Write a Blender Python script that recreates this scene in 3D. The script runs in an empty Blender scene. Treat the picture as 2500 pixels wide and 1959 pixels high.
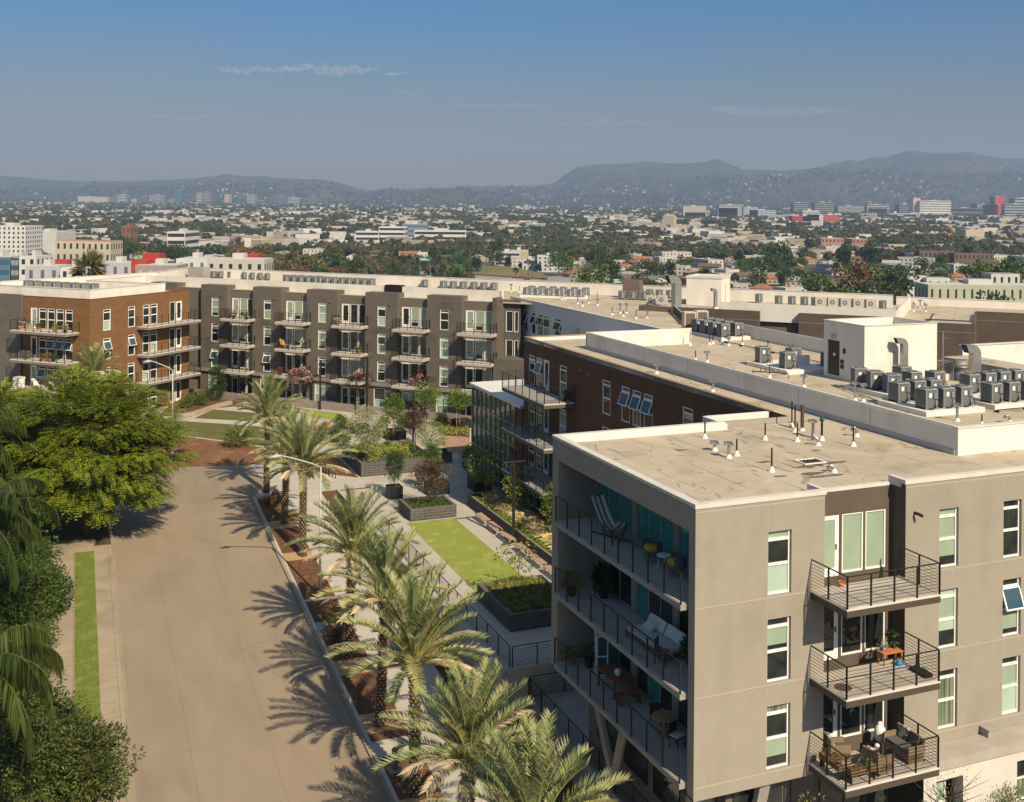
import bpy, math, random
from mathutils import Vector, Matrix
R = math.radians
random.seed(7)
sc = bpy.context.scene
COL = sc.collection
# ------------------------------------------------------------------ camera
F, CX, HY, ROLL, H = 2627., 1250., 500., .008, 23.5
cam = bpy.data.cameras.new('camera'); co = bpy.data.objects.new('camera', cam); COL.objects.link(co)
cam.sensor_width = 36.0; cam.lens = 36*F/2500
cam.clip_start = 0.5; cam.clip_end = 40000
cam.shift_y = -(979.5-HY)/2500
cam.shift_x = 0.0
co.location = (0, 0, H)
co.rotation_euler = (Matrix.Rotation(R(90), 3, 'X') @ Matrix.Rotation(ROLL, 3, 'Z')).to_euler()
# the image turns about the centre of view, so bring the horizon row back under the lens shift
cam.shift_x = -ROLL*(979.5-HY)/2500*0
sc.camera = co
# ------------------------------------------------------------------ light
SUN_EL, SX, SY = R(39.6), .522, -.853
sd = Vector((SX, SY, 0)).normalized()*math.cos(SUN_EL); sd.z = math.sin(SUN_EL)
sun = bpy.data.lights.new('sun', 'SUN'); so = bpy.data.objects.new('sun', sun); COL.objects.link(so)
sun.energy = 5.0; sun.angle = R(.5); sun.color = (1, .84, .60)
so.rotation_euler = (-sd).to_track_quat('-Z', 'Y').to_euler()
w = bpy.data.worlds.new('World'); sc.world = w; w.use_nodes = True
nt = w.node_tree; nd = nt.nodes; lk = nt.links
for n in list(nd): nd.remove(n)
out = nd.new('ShaderNodeOutputWorld'); bg = nd.new('ShaderNodeBackground')
sky = nd.new('ShaderNodeTexSky'); sky.sky_type = 'NISHITA'; sky.sun_disc = False
sky.sun_elevation = SUN_EL; sky.sun_rotation = math.atan2(SX, SY)
sky.air_density = 1.15; sky.dust_density = .6; sky.ozone_density = 1.6; sky.altitude = 100
tc = nd.new('ShaderNodeTexCoord'); sep = nd.new('ShaderNodeSeparateXYZ')
lk.new(tc.outputs['Generated'], sep.inputs[0])
# smog layer: the sky is dimmer and greyer towards the horizon
rmp = nd.new('ShaderNodeValToRGB'); rmp.color_ramp.interpolation = 'LINEAR'
e = rmp.color_ramp.elements
e[0].position = 0.0; e[0].color = (.29, .245, .25, 1)
e[1].position = 1.0; e[1].color = (1.15, 1.05, .92, 1)
for p_, c_ in ((.03, (.30, .25, .262)), (.097, (.275, .305, .37)), (.178, (.135, .355, .565)), (.4, (.70, .78, .76))):
    q_ = rmp.color_ramp.elements.new(p_); q_.color = (*c_, 1)
lk.new(sep.outputs[2], rmp.inputs[0])
mul = nd.new('ShaderNodeMixRGB'); mul.blend_type = 'MULTIPLY'; mul.inputs[0].default_value = 1
lk.new(sky.outputs[0], mul.inputs[1]); lk.new(rmp.outputs[0], mul.inputs[2])
lk.new(mul.outputs[0], bg.inputs[0]); bg.inputs[1].default_value = .105
lk.new(bg.outputs[0], out.inputs[0])
sc.view_settings.view_transform = 'Standard'; sc.view_settings.look = 'None'
sc.view_settings.exposure = 0.34; sc.view_settings.gamma = 1
sc.cycles.max_bounces = 6; sc.cycles.diffuse_bounces = 3; sc.cycles.glossy_bounces = 3
sc.cycles.transmission_bounces = 4; sc.cycles.volume_bounces = 1; sc.cycles.transparent_max_bounces = 6
sc.cycles.caustics_reflective = False; sc.cycles.caustics_refractive = False
# ------------------------------------------------------------------ pixel rays (photo pixels, 2500 wide) -> real points
def ray(px, py):
    x = px-CX; y = HY-py; c, s = math.cos(ROLL), math.sin(ROLL)
    return ((x*c-y*s)/F, 1., (x*s+y*c)/F)
def hit(px, py, z):
    a = ray(px, py); t = (z-H)/a[2]; return (a[0]*t, t, z)
def atZ(px, py, Z):
    a = ray(px, py); return (a[0]*Z, Z, H+a[2]*Z)
AN1, AN2 = R(22.1), R(-24)
N0, L0 = (6.41, 37.05), (-44.26, 113.1)
class Fr:
    def __init__(s, o, an):
        s.o, s.an = o, an; s.A = (math.cos(an), math.sin(an)); s.B = (-s.A[1], s.A[0])
    def w(s, u, v, z=0): return (s.o[0]+s.A[0]*u+s.B[0]*v, s.o[1]+s.A[1]*u+s.B[1]*v, z)
    def l(s, p):
        x, y = p[0]-s.o[0], p[1]-s.o[1]; return (x*s.A[0]+y*s.A[1], x*s.B[0]+y*s.B[1])
    def h(s, px, py, z): return s.l(hit(px, py, z))
F1, F2 = Fr(N0, AN1), Fr(L0, AN2)
def zs(v): return min(0., .0725*(v-55))                 # the street climbs towards its far end
# ------------------------------------------------------------------ mesh builder
class MB:
    def __init__(s): s.v = []; s.f = []; s.m = []; s.k = 0
    def q(s, *pts):
        b = len(s.v); s.v += [tuple(p) for p in pts]; s.f.append(tuple(range(b, b+len(pts)))); s.m.append(s.k); return s
    def box(s, x0, y0, z0, x1, y1, z1, M=None):
        c = [(x0,y0,z0),(x1,y0,z0),(x1,y1,z0),(x0,y1,z0),(x0,y0,z1),(x1,y0,z1),(x1,y1,z1),(x0,y1,z1)]
        if M is not None: c = [tuple(M @ Vector(p)) for p in c]
        b = len(s.v); s.v += c
        for f in ((0,3,2,1),(4,5,6,7),(0,1,5,4),(1,2,6,5),(2,3,7,6),(3,0,4,7)):
            s.f.append(tuple(b+i for i in f)); s.m.append(s.k)
        return s
    def prism(s, pts, z0, z1, top=True, bot=True):
        n = len(pts); b = len(s.v)
        g0 = z0 if callable(z0) else (lambda x, y: z0); g1 = z1 if callable(z1) else (lambda x, y: z1)
        s.v += [(x, y, g0(x, y)) for x, y in pts]+[(x, y, g1(x, y)) for x, y in pts]
        a = sum(pts[i][0]*pts[(i+1) % n][1]-pts[(i+1) % n][0]*pts[i][1] for i in range(n))
        o = range(n) if a > 0 else range(n-1, -1, -1); o = list(o)
        if top: s.f.append(tuple(b+n+i for i in o)); s.m.append(s.k)
        if bot: s.f.append(tuple(b+i for i in reversed(o))); s.m.append(s.k)
        for j in range(n):
            i, k = o[j], o[(j+1) % n]; s.f.append((b+i, b+k, b+n+k, b+n+i)); s.m.append(s.k)
        return s
    def tube(s, pts, r, n=8, cap=True, r2=None):
        pts = [Vector(p) for p in pts]; N = len(pts); b0 = len(s.v)
        rr = r if isinstance(r, (list, tuple)) else [r+((r2-r)*i/(N-1) if r2 is not None else 0) for i in range(N)]
        up = None
        for i, p in enumerate(pts):
            d = (pts[min(i+1, N-1)]-pts[max(i-1, 0)]).normalized()
            if up is None: up = Vector((0, 0, 1)) if abs(d.z) < .9 else Vector((1, 0, 0))
            x = up.cross(d).normalized(); y = d.cross(x); up = y
            for k in range(n):
                a = 2*math.pi*k/n; s.v.append(tuple(p+(x*math.cos(a)+y*math.sin(a))*rr[i]))
        for i in range(N-1):
            for k in range(n):
                a = b0+i*n+k; c = b0+i*n+(k+1) % n; s.f.append((a, c, c+n, a+n)); s.m.append(s.k)
        if cap:
            s.f.append(tuple(b0+k for k in reversed(range(n)))); s.m.append(s.k)
            s.f.append(tuple(b0+(N-1)*n+k for k in range(n))); s.m.append(s.k)
        return s
    def cyl(s, x, y, z0, z1, r, n=16, r2=None): return s.tube([(x, y, z0), (x, y, z1)], [r, r if r2 is None else r2], n)
    def lathe(s, prof, x=0, y=0, n=16):
        b = len(s.v)
        for r, z in prof:
            for k in range(n):
                a = 2*math.pi*k/n; s.v.append((x+r*math.cos(a), y+r*math.sin(a), z))
        for i in range(len(prof)-1):
            for k in range(n):
                a = b+i*n+k; c = b+i*n+(k+1) % n; s.f.append((a, c, c+n, a+n)); s.m.append(s.k)
        s.f.append(tuple(b+(len(prof)-1)*n+k for k in range(n))); s.m.append(s.k)
        return s
    def mesh(s, name, mats):
        me = bpy.data.meshes.new(name); me.from_pydata(s.v, [], s.f)
        if not isinstance(mats, (list, tuple)): mats = [mats]
        for m in mats: me.materials.append(m)
        if len(mats) > 1: me.polygons.foreach_set('material_index', s.m)
        me.update(); return me
    def build(s, name, mats, parent=None, smooth=False, loc=None, rz=None, **kw):
        return obj(name, s.mesh(name, mats), parent, smooth, loc, rz, **kw)
def obj(name, me, parent=None, smooth=False, loc=None, rz=None, **kw):
    if smooth: me.polygons.foreach_set('use_smooth', [True]*len(me.polygons))
    o = bpy.data.objects.new(name, me); COL.objects.link(o)
    if parent: o.parent = parent
    if loc: o.location = loc
    if rz is not None: o.rotation_euler = (0, 0, rz)
    for k, v in kw.items(): o[k] = v
    return o
def thing(name, label, cat, loc=(0, 0, 0), rz=0, group=None):
    o = bpy.data.objects.new(name, None); COL.objects.link(o); o.location = loc; o.rotation_euler = (0, 0, rz)
    o.empty_display_size = .2; o['label'] = label; o['category'] = cat
    if group: o['group'] = group
    return o
def tag(o, label, cat, group=None):
    o['label'] = label; o['category'] = cat
    if group: o['group'] = group
    return o
KIDS = {}
def dup(o, loc=None, rz=None, label=None, group=None, scale=None, parent=None):
    c = o.copy(); COL.objects.link(c)
    if parent is not None: c.parent = parent
    if loc is not None: c.location = loc
    if rz is not None: c.rotation_euler = (0, 0, rz)
    if scale is not None: c.scale = scale if isinstance(scale, (tuple, list)) else (scale,)*3
    if label: c['label'] = label
    if group: c['group'] = group
    for k in KIDS.get(o.name) or [x for x in o.children]: dup(k, parent=c)
    return c
def freeze(o):                                            # remember a prototype's parts so copies are quick
    KIDS[o.name] = list(o.children)
    for k in o.children: freeze(k)
def ordw(i):
    return ['first', 'second', 'third', 'fourth', 'fifth', 'sixth', 'seventh', 'eighth', 'ninth', 'tenth', 'eleventh', 'twelfth'][i] if i < 12 else \
        f"{i+1}{'th' if 10 <= (i+1) % 100 <= 20 else {1:'st',2:'nd',3:'rd'}.get((i+1) % 10,'th')}"
# ------------------------------------------------------------------ materials
MATS = {}
def mat(name, c, rough=.85, c2=None, sc1=3., detail=5, bump=0, bscale=30., metal=0, spec=.3, c3=None, sc3=.4, dist=.0, lo=.35, hi=.65, coat=0, stretch=None):
    if name in MATS: return MATS[name]
    m = bpy.data.materials.new(name); m.use_nodes = True; t = m.node_tree; N = t.nodes; L = t.links
    b = N['Principled BSDF']; b.inputs['Roughness'].default_value = rough; b.inputs['Metallic'].default_value = metal
    b.inputs['Specular IOR Level'].default_value = spec; b.inputs['Base Color'].default_value = (*c, 1)
    if coat: b.inputs['Coat Weight'].default_value = coat; b.inputs['Coat Roughness'].default_value = .03
    g = N.new('ShaderNodeNewGeometry') if False else N.new('ShaderNodeTexCoord')
    vec = g.outputs['Object']
    if stretch:
        mp = N.new('ShaderNodeMapping'); mp.inputs['Scale'].default_value = stretch; L.new(vec, mp.inputs[0]); vec = mp.outputs[0]
    src = None
    def noise(s, d):
        n = N.new('ShaderNodeTexNoise'); n.inputs['Scale'].default_value = s; n.inputs['Detail'].default_value = d
        n.inputs['Distortion'].default_value = dist; L.new(vec, n.inputs['Vector']); return n.outputs['Fac']
    def ramp(f, a, z):
        r = N.new('ShaderNodeMapRange'); r.inputs[1].default_value = a; r.inputs[2].default_value = z; L.new(f, r.inputs[0]); return r.outputs[0]
    col = None
    if c2:
        mx = N.new('ShaderNodeMixRGB'); mx.inputs[1].default_value = (*c, 1); mx.inputs[2].default_value = (*c2, 1)
        L.new(ramp(noise(sc1, detail), lo, hi), mx.inputs[0]); col = mx.outputs[0]
    if c3:
        mx2 = N.new('ShaderNodeMixRGB'); mx2.inputs[2].default_value = (*c3, 1)
        if col: L.new(col, mx2.inputs[1])
        else: mx2.inputs[1].default_value = (*c, 1)
        L.new(ramp(noise(sc3, 6), .52, .72), mx2.inputs[0]); col = mx2.outputs[0]
    if col: L.new(col, b.inputs['Base Color'])
    if bump:
        bp = N.new('ShaderNodeBump'); bp.inputs['Strength'].default_value = bump; bp.inputs['Distance'].default_value = .02
        L.new(noise(bscale, 4), bp.inputs['Height']); L.new(bp.outputs[0], b.inputs['Normal'])
    MATS[name] = m; return m
def brickmat(name, c1, c2, mortar, bw, bh, ms, rough=.85, axis='wall', bump=.4, noise_amt=.10):
    m = bpy.data.materials.new(name); m.use_nodes = True; t = m.node_tree; N = t.nodes; L = t.links
    b = N['Principled BSDF']; b.inputs['Roughness'].default_value = rough; b.inputs['Specular IOR Level'].default_value = .2
    g = N.new('ShaderNodeTexCoord'); s = N.new('ShaderNodeSeparateXYZ'); L.new(g.outputs['Object'], s.inputs[0])
    cb = N.new('ShaderNodeCombineXYZ')
    if axis == 'wall':
        ad = N.new('ShaderNodeMath'); L.new(s.outputs[0], ad.inputs[0]); L.new(s.outputs[1], ad.inputs[1]); L.new(ad.outputs[0], cb.inputs[0]); L.new(s.outputs[2], cb.inputs[1])
    elif axis == 'x': L.new(s.outputs[0], cb.inputs[0]); L.new(s.outputs[1], cb.inputs[1])
    else: L.new(s.outputs[1], cb.inputs[0]); L.new(s.outputs[0], cb.inputs[1])
    br = N.new('ShaderNodeTexBrick'); L.new(cb.outputs[0], br.inputs['Vector'])
    br.inputs['Color1'].default_value = (*c1, 1); br.inputs['Color2'].default_value = (*c2, 1); br.inputs['Mortar'].default_value = (*mortar, 1)
    br.inputs['Scale'].default_value = 1; br.inputs['Brick Width'].default_value = bw; br.inputs['Row Height'].default_value = bh; br.inputs['Mortar Size'].default_value = ms
    n = N.new('ShaderNodeTexNoise'); n.inputs['Scale'].default_value = 1.1; n.inputs['Detail'].default_value = 6; L.new(g.outputs['Object'], n.inputs['Vector'])
    mr = N.new('ShaderNodeMapRange'); mr.inputs[1].default_value = .3; mr.inputs[2].default_value = .7; mr.inputs[3].default_value = 1-noise_amt; mr.inputs[4].default_value = 1+noise_amt; L.new(n.outputs['Fac'], mr.inputs[0])
    hs = N.new('ShaderNodeMixRGB'); hs.blend_type = 'MULTIPLY'; hs.inputs[0].default_value = 1; L.new(br.outputs[0], hs.inputs[1]); L.new(mr.outputs[0], hs.inputs[2])
    L.new(hs.outputs[0], b.inputs['Base Color'])
    bp = N.new('ShaderNodeBump'); bp.inputs['Strength'].default_value = bump; bp.inputs['Distance'].default_value = .01; bp.invert = True
    L.new(br.outputs['Fac'], bp.inputs['Height']); L.new(bp.outputs[0], b.inputs['Normal'])
    MATS[name] = m; return m
stucco_tan = mat('beige stucco', (.315, .285, .238), .9, (.297, .267, .222), 2.2, 9, .5, 45, c3=(.268, .24, .198), sc3=.5, stretch=(1, 1, .6))
stucco_dark = mat('dark stucco', (.118, .103, .086), .9, (.132, .115, .096), 1.0, 6, .25, 60, c3=(.085, .073, .062), sc3=.4)
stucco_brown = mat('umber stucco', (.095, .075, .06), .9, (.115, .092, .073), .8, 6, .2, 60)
stucco_blue = mat('shaded stucco', (.16, .15, .14), .9, (.14, .13, .125), 1.0, 5, .2, 60)
white_par = mat('white painted parapet', (.74, .70, .64), .8, (.68, .64, .58), .7, 6, .15, 25, c3=(.58, .54, .48), sc3=.5, stretch=(1, 1, .35))
white_wall = mat('white painted wall', (.60, .565, .51), .85, (.55, .52, .47), .9, 5, .1, 40)
concrete = mat('pale concrete', (.50, .47, .43), .9, (.44, .41, .37), .7, 7, .2, 40, c3=(.36, .33, .29), sc3=.25)
conc_grey = mat('grey concrete', (.33, .31, .28), .9, (.27, .255, .235), 1.2, 6, .3, 40)
deck = mat('balcony planks', (.50, .455, .395), .85, (.32, .285, .245), 2.5, 4, .2, 30, stretch=(.35, 9, 1))
coping = mat('pale coping', (.62, .59, .55), .6, (.55, .52, .48), 1.5, 5)
coping_dark = mat('dark metal coping', (.12, .115, .11), .5)
metal_dark = mat('dark metal', (.028, .026, .024), .45, metal=.3)
bronze = mat('bronze metal', (.05, .04, .032), .5, metal=.2)
white_frame = mat('white window frame', (.80, .79, .76), .45)
galv = mat('galvanised steel', (.42, .43, .43), .38, (.34, .35, .35), 4, 4, metal=.75)
ac_metal = mat('grey painted steel', (.19, .205, .21), .5, (.16, .172, .178), 3, 3)
ac_light = mat('light grey steel', (.27, .27, .26), .5, (.23, .23, .22), 3, 3)
ac_fin = mat('condenser fins', (.075, .088, .094), .5)
ac_lid = mat('condenser lid', (.30, .315, .315), .45)
label_w = mat('pale sticker', (.72, .72, .70), .5)
black = mat('black', (.012, .012, .012), .6)
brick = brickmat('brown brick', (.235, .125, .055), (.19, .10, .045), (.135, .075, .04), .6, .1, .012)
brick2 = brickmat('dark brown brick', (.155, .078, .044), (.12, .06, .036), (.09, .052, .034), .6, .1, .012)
block = brickmat('grey concrete block', (.085, .08, .078), (.07, .066, .065), (.20, .19, .18), .8, .2, .014)
block_lt = brickmat('taupe concrete block', (.27, .23, .20), (.235, .20, .175), (.20, .175, .155), .8, .2, .012, bump=.3)
def pane_mat(name, c, rough=.04, c2=None, spec=.6, stretch=None, sc1=1.5):
    return mat(name, c, rough, c2, sc1, 3, .35, 1.3, spec=spec, coat=0, stretch=stretch)
g_dark = pane_mat('dark glass', (.012, .017, .018), .03, (.03, .036, .034), .7)
g_teal = pane_mat('teal glass', (.02, .19, .165), .03, (.035, .27, .235), .8)
g_green = pane_mat('pale green blind behind glass', (.26, .34, .25), .12, (.30, .38, .285), .5, (1, 1, .3))
g_mint = pane_mat('mint blind behind glass', (.36, .47, .39), .12, (.40, .50, .42), .5, (1, 1, .3))
g_curt = pane_mat('curtain behind glass', (.05, .075, .05), .1, (.26, .30, .22), .5, (14, 14, .2), 1.0)
g_sky = pane_mat('blue glass', (.03, .06, .08), .03, (.05, .09, .11), .8)
PANES = [g_dark]*5+[g_green, g_green, g_mint, g_curt]
# ------------------------------------------------------------------ walls with openings
def panel(mb, o, d, n, s0, s1, z0, z1, holes=(), depth=.14):
    """wall sheet in the plane through o along d (2D), outward normal n, with holes (s0,s1,z0,z1) that have reveals"""
    def P(s, z, k=0.): return (o[0]+d[0]*s-n[0]*k, o[1]+d[1]*s-n[1]*k, z)
    ss = sorted({s0, s1, *[a for h in holes for a in h[:2] if s0 < a < s1]}); zz = sorted({z0, z1, *[a for h in holes for a in h[2:4] if z0 < a < z1]})
    flip = (d[0]*n[1]-d[1]*n[0]) > 0                     # keep faces outward
    def Q(*p): mb.q(*(reversed(p) if flip else p))
    for i in range(len(ss)-1):
        for j in range(len(zz)-1):
            cs, cz = (ss[i]+ss[i+1])/2, (zz[j]+zz[j+1])/2
            if any(h[0] < cs < h[1] and h[2] < cz < h[3] for h in holes): continue
            Q(P(ss[i], zz[j]), P(ss[i+1], zz[j]), P(ss[i+1], zz[j+1]), P(ss[i], zz[j+1]))
    for a, b, c, e in [h[:4] for h in holes]:
        Q(P(a, c), P(a, e), P(a, e, depth), P(a, c, depth)); Q(P(b, e), P(b, c), P(b, c, depth), P(b, e, depth))
        Q(P(b, c), P(a, c), P(a, c, depth), P(b, c, depth)); Q(P(a, e), P(b, e), P(b, e, depth), P(a, e, depth))
def frame_rect(mb, x0, x1, z0, z1, t, y0, y1):
    mb.box(x0, y0, z0, x0+t, y1, z1); mb.box(x1-t, y0, z0, x1, y1, z1)
    mb.box(x0+t, y0, z0, x1-t, y1, z0+t); mb.box(x0+t, y0, z1-t, x1-t, y1, z1)
WCACHE = {}
def win_meshes(kind, w, h, pk):
    """window modelled in x (0..w), z (0..h), outside is -y; returns list of (name, mesh, smooth)"""
    key = (kind, round(w, 2), round(h, 2), pk)
    if key in WCACHE: return WCACHE[key]
    t = .065
    fr = MB(); panes = []
    pm = {'d': g_dark, 'g': g_green, 'm': g_mint, 'c': g_curt, 't': g_teal, 's': g_sky}
    def pane(x0, x1, z0, z1, k, y=.03, M=None):
        b = MB()
        if k in 'hij' and M is None:                       # blind drawn part of the way down
            zm = z0+(z1-z0)*{'h': .35, 'i': .6, 'j': .2}[k]; b.box(x0, y, zm, x1, y+.02, z1); b.k = 1; b.box(x0, y+.001, z0, x1, y+.02, zm); panes.append(('pane', b.mesh('pane', [g_green if k != 'i' else g_mint, g_dark]))); return
        b.box(x0, y, z0, x1, y+.02, z1, M); panes.append(('pane', b.mesh('pane', pm[k])))
    frame_rect(fr, 0, w, 0, h, t, -.02, .07)
    if kind in ('triple', 'awning'):
        za, zb = h*.47, h*.86
        fr.box(t, -.02, za-.05, w-t, .07, za+.05); fr.box(t, -.02, zb-.06, w-t, .07, zb+.045)
        pane(t, w-t, t, za-.05, pk[0]); pane(t, w-t, zb+.045, h-t, pk[2])
        if kind == 'triple': pane(t, w-t, za+.05, zb-.06, pk[1])
        else:
            pane(t, w-t, za+.05, zb-.06, 'd', .05)
            M = Matrix.Translation((0, -.03, zb-.04)) @ Matrix.Rotation(R(-20), 4, 'X')
            hh = zb-za-.02; sa = MB()
            for bx in ((0, -.03, -hh, .06, .03, 0), (w-.06, -.03, -hh, w, .03, 0), (.06, -.03, -hh, w-.06, .03, -hh+.06), (.06, -.03, -.06, w-.06, .03, 0)): sa.box(*bx, M)
            pn = MB(); pn.box(.06, -.008, -hh+.06, w-.06, .012, -.06, M)
            panes.append(('sash', sa.mesh('sash', white_frame))); panes.append(('pane', pn.mesh('pane', g_dark if pk[1] != 'd' or pk[0] == 'c' else g_sky)))
    elif kind == 'door':
        d = .12; frame_rect(fr, t, w-t, 0, h-t, d, -.01, .05); fr.box(t+d, -.01, d, w-t-d, .05, .30)
        pane(t+d, w-t-d, .30, h-t-d, pk[0], .02)
        hd = MB(); hd.box(w-t-.09, -.06, 1.0, w-t-.06, -.01, 1.2); panes.append(('door_handle', hd.mesh('door_handle', metal_dark)))
    elif kind == 'fixed': pane(t, w-t, t, h-t, pk[0])
    elif kind == 'blind':                                   # blind drawn part way
        zb = h*.22; pane(t, w-t, zb, h-t, pk[0]); pane(t, w-t, t, zb, 'd', .031)
    elif kind == 'small':
        fr.box(t, -.02, h*.5-.03, w-t, .07, h*.5+.03); pane(t, w-t, t, h*.5-.03, pk[0]); pane(t, w-t, h*.5+.03, h-t, pk[1])
    WCACHE[key] = (fr.mesh('window_frame', white_frame), panes); return WCACHE[key]
def add_window(parent, o, d, n, s, z, w, h, kind='triple', pk=None, depth=.12, name=None):
    pk = pk or random.choice(['ddd', 'dhd', 'gdg', 'mgm', 'hdg', 'did', 'cdd', 'jgg', 'cjd', 'djd'])
    fr, panes = win_meshes(kind, w, h, pk)
    nm = name or ('balcony_door' if kind == 'door' else 'window')
    # x axis of the window model along d' such that outside (-y) = n
    dx = (-n[1], n[0])                                     # rotate n by +90
    ang = math.atan2(dx[1], dx[0]);
    dd = dx[0]*d[0]+dx[1]*d[1]
    s_start = s if dd > 0 else s+w
    x = o[0]+d[0]*s_start-n[0]*(depth-.07); y = o[1]+d[1]*s_start-n[1]*(depth-.07)
    wo = obj(nm, fr, parent, loc=(x, y, z), rz=ang)
    for pn, me in panes: obj(pn, me, wo)
    return wo
def railing(mb, pts, z, h=1.07, post=.05, step=1.25, rails=9, r=.012, inner=None):
    """posts, cap and thin horizontal cables along a polyline"""
    for (a, b) in zip(pts[:-1], pts[1:]):
        a, b = Vector((*a, z)), Vector((*b, z)); L = (b-a).length; n = max(1, round(L/step)); u = (b-a)/L
        M = Matrix.Translation(a) @ Matrix.Rotation(math.atan2(u.y, u.x), 4, 'Z')
        for i in range(n+1):
            x = L*i/n; mb.box(x-post/2, -post/2, -.28, x+post/2, post/2, h, M)
        mb.box(0, -.022, h, L, .022, h+.035, M)
        for k in range(rails):
            zz = .09+(h-.12)*k/rails; mb.box(0, -r/2, zz, L, r/2, zz+r, M)
def balcony(parent, u0, u1, v0, v1, z, sides, th=.3, edge=None, mat_top=None, step=1.25, rails=9, r=.012, fascia=None, post=.05):
    """slab with boards on top, bronze edge, cable railing on the listed open sides ('L','R','F','B' in local u/v)"""
    s = MB(); s.box(u0, v0, z-th, u1, v1, z-.06); s.k = 1; s.box(u0-.012, v0-.012, z-.058, u1+.012, v1+.0, z)
    s.k = 2; s.box(u0+.05, v0+.05, z+.002, u1-.05, v1-.002, z+.03)
    b = s.build('balcony', [fascia or bronze, edge or coping, mat_top or deck], parent)
    rl = MB(); e = .03
    P = {'F': ((u0+e, v0+e), (u1-e, v0+e)), 'B': ((u0+e, v1-e), (u1-e, v1-e)), 'L': ((u0+e, v0+e), (u0+e, v1)), 'R': ((u1-e, v0+e), (u1-e, v1))}
    for k in sides: railing(rl, P[k], z+.03, step=step, rails=rails, r=r, post=post)
    rl.build('railing', metal_dark, b)
    return b
roofm = mat('roof membrane', (.48, .41, .315), .9, (.41, .345, .255), .35, 9, .25, 25, c3=(.345, .285, .205), sc3=.28, dist=1.2)
def roof_material():
    m = roofm; t = m.node_tree; N = t.nodes; L = t.links; b = N['Principled BSDF']
    src = b.inputs['Base Color'].links[0].from_socket
    g = N.new('ShaderNodeTexCoord')
    br = N.new('ShaderNodeTexBrick'); br.inputs['Scale'].default_value = 1; br.inputs['Brick Width'].default_value = 9.; br.inputs['Row Height'].default_value = 1.85
    br.inputs['Mortar Size'].default_value = .028; br.inputs['Mortar Smooth'].default_value = .5
    rot = N.new('ShaderNodeMapping'); rot.inputs['Rotation'].default_value = (0, 0, R(90)); L.new(g.outputs['Object'], rot.inputs[0])
    ds = N.new('ShaderNodeTexNoise'); ds.inputs['Scale'].default_value = .8; L.new(rot.outputs[0], ds.inputs['Vector'])
    vm = N.new('ShaderNodeVectorMath'); vm.operation = 'MULTIPLY_ADD'; vm.inputs[1].default_value = (.12, .12, 0); L.new(ds.outputs['Color'], vm.inputs[0]); L.new(rot.outputs[0], vm.inputs[2])
    L.new(vm.outputs[0], br.inputs['Vector'])
    mx = N.new('ShaderNodeMixRGB'); mx.inputs[2].default_value = (.17, .135, .095, 1); L.new(src, mx.inputs[1])
    n2 = N.new('ShaderNodeTexNoise'); n2.inputs['Scale'].default_value = .5; L.new(g.outputs['Object'], n2.inputs['Vector'])
    mr = N.new('ShaderNodeMapRange'); mr.inputs[1].default_value = .4; mr.inputs[2].default_value = .6; mr.inputs[4].default_value = .95; L.new(n2.outputs['Fac'], mr.inputs[0])
    mm = N.new('ShaderNodeMath'); mm.operation = 'MULTIPLY'; L.new(br.outputs['Fac'], mm.inputs[0]); L.new(mr.outputs[0], mm.inputs[1])
    L.new(mm.outputs[0], mx.inputs[0])
    # ponding marks and footprints: sparse dark blotches
    sp = N.new('ShaderNodeTexNoise'); sp.inputs['Scale'].default_value = .9; sp.inputs['Detail'].default_value = 8; sp.inputs['Distortion'].default_value = 2.5
    st = N.new('ShaderNodeMapping'); st.inputs['Scale'].default_value = (1, .45, 1); L.new(g.outputs['Object'], st.inputs[0]); L.new(st.outputs[0], sp.inputs['Vector'])
    mr2 = N.new('ShaderNodeMapRange'); mr2.inputs[1].default_value = .62; mr2.inputs[2].default_value = .65; mr2.inputs[4].default_value = .6; L.new(sp.outputs['Fac'], mr2.inputs[0])
    mx2 = N.new('ShaderNodeMixRGB'); mx2.inputs[2].default_value = (.185, .15, .115, 1); L.new(mx.outputs[0], mx2.inputs[1]); L.new(mr2.outputs[0], mx2.inputs[0])
    L.new(mx2.outputs[0], b.inputs['Base Color'])
roof_material()
RZ, PT, KT = 12.9, 14.05, 13.2                            # roof deck, parapet top, kerb top
def wallrun(mb, pts, z0, z1, t=.2, closed=False):
    """thin upright wall along a polyline, mitred by overlap-free butts"""
    n = len(pts); segs = n if closed else n-1
    for i in range(segs):
        a = Vector(pts[i]); b = Vector(pts[(i+1) % n]); d = (b-a).normalized(); nn = Vector((-d.y, d.x))*t
        e = d*(t if (i < segs-1 or closed) else 0)
        a2 = a
        mb.prism([tuple(a2), tuple(b+Vector((0, 0))), tuple(b+nn), tuple(a2+nn)], z0, z1)
def parapet(parent, pts, z0, z1, m, t=.22, cop=coping, closed=False, cw=.04, ch=.07):
    w_ = MB(); wallrun(w_, pts, z0, z1, t, closed); p = w_.build('parapet', m, parent)
    c = MB(); n = len(pts); segs = n if closed else n-1
    for i in range(segs):
        a = Vector(pts[i]); b = Vector(pts[(i+1) % n]); d = (b-a).normalized(); nn = Vector((-d.y, d.x))
        c.prism([tuple(a-nn*cw-d*cw), tuple(b-nn*cw+d*cw), tuple(b+nn*(t+cw)+d*cw), tuple(a+nn*(t+cw)-d*cw)], z1+.002+i*.0015, z1+ch+i*.0015)
    c.build('coping', cop, p); return p
FZ = [9.64, 6.53, 3.43]
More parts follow.
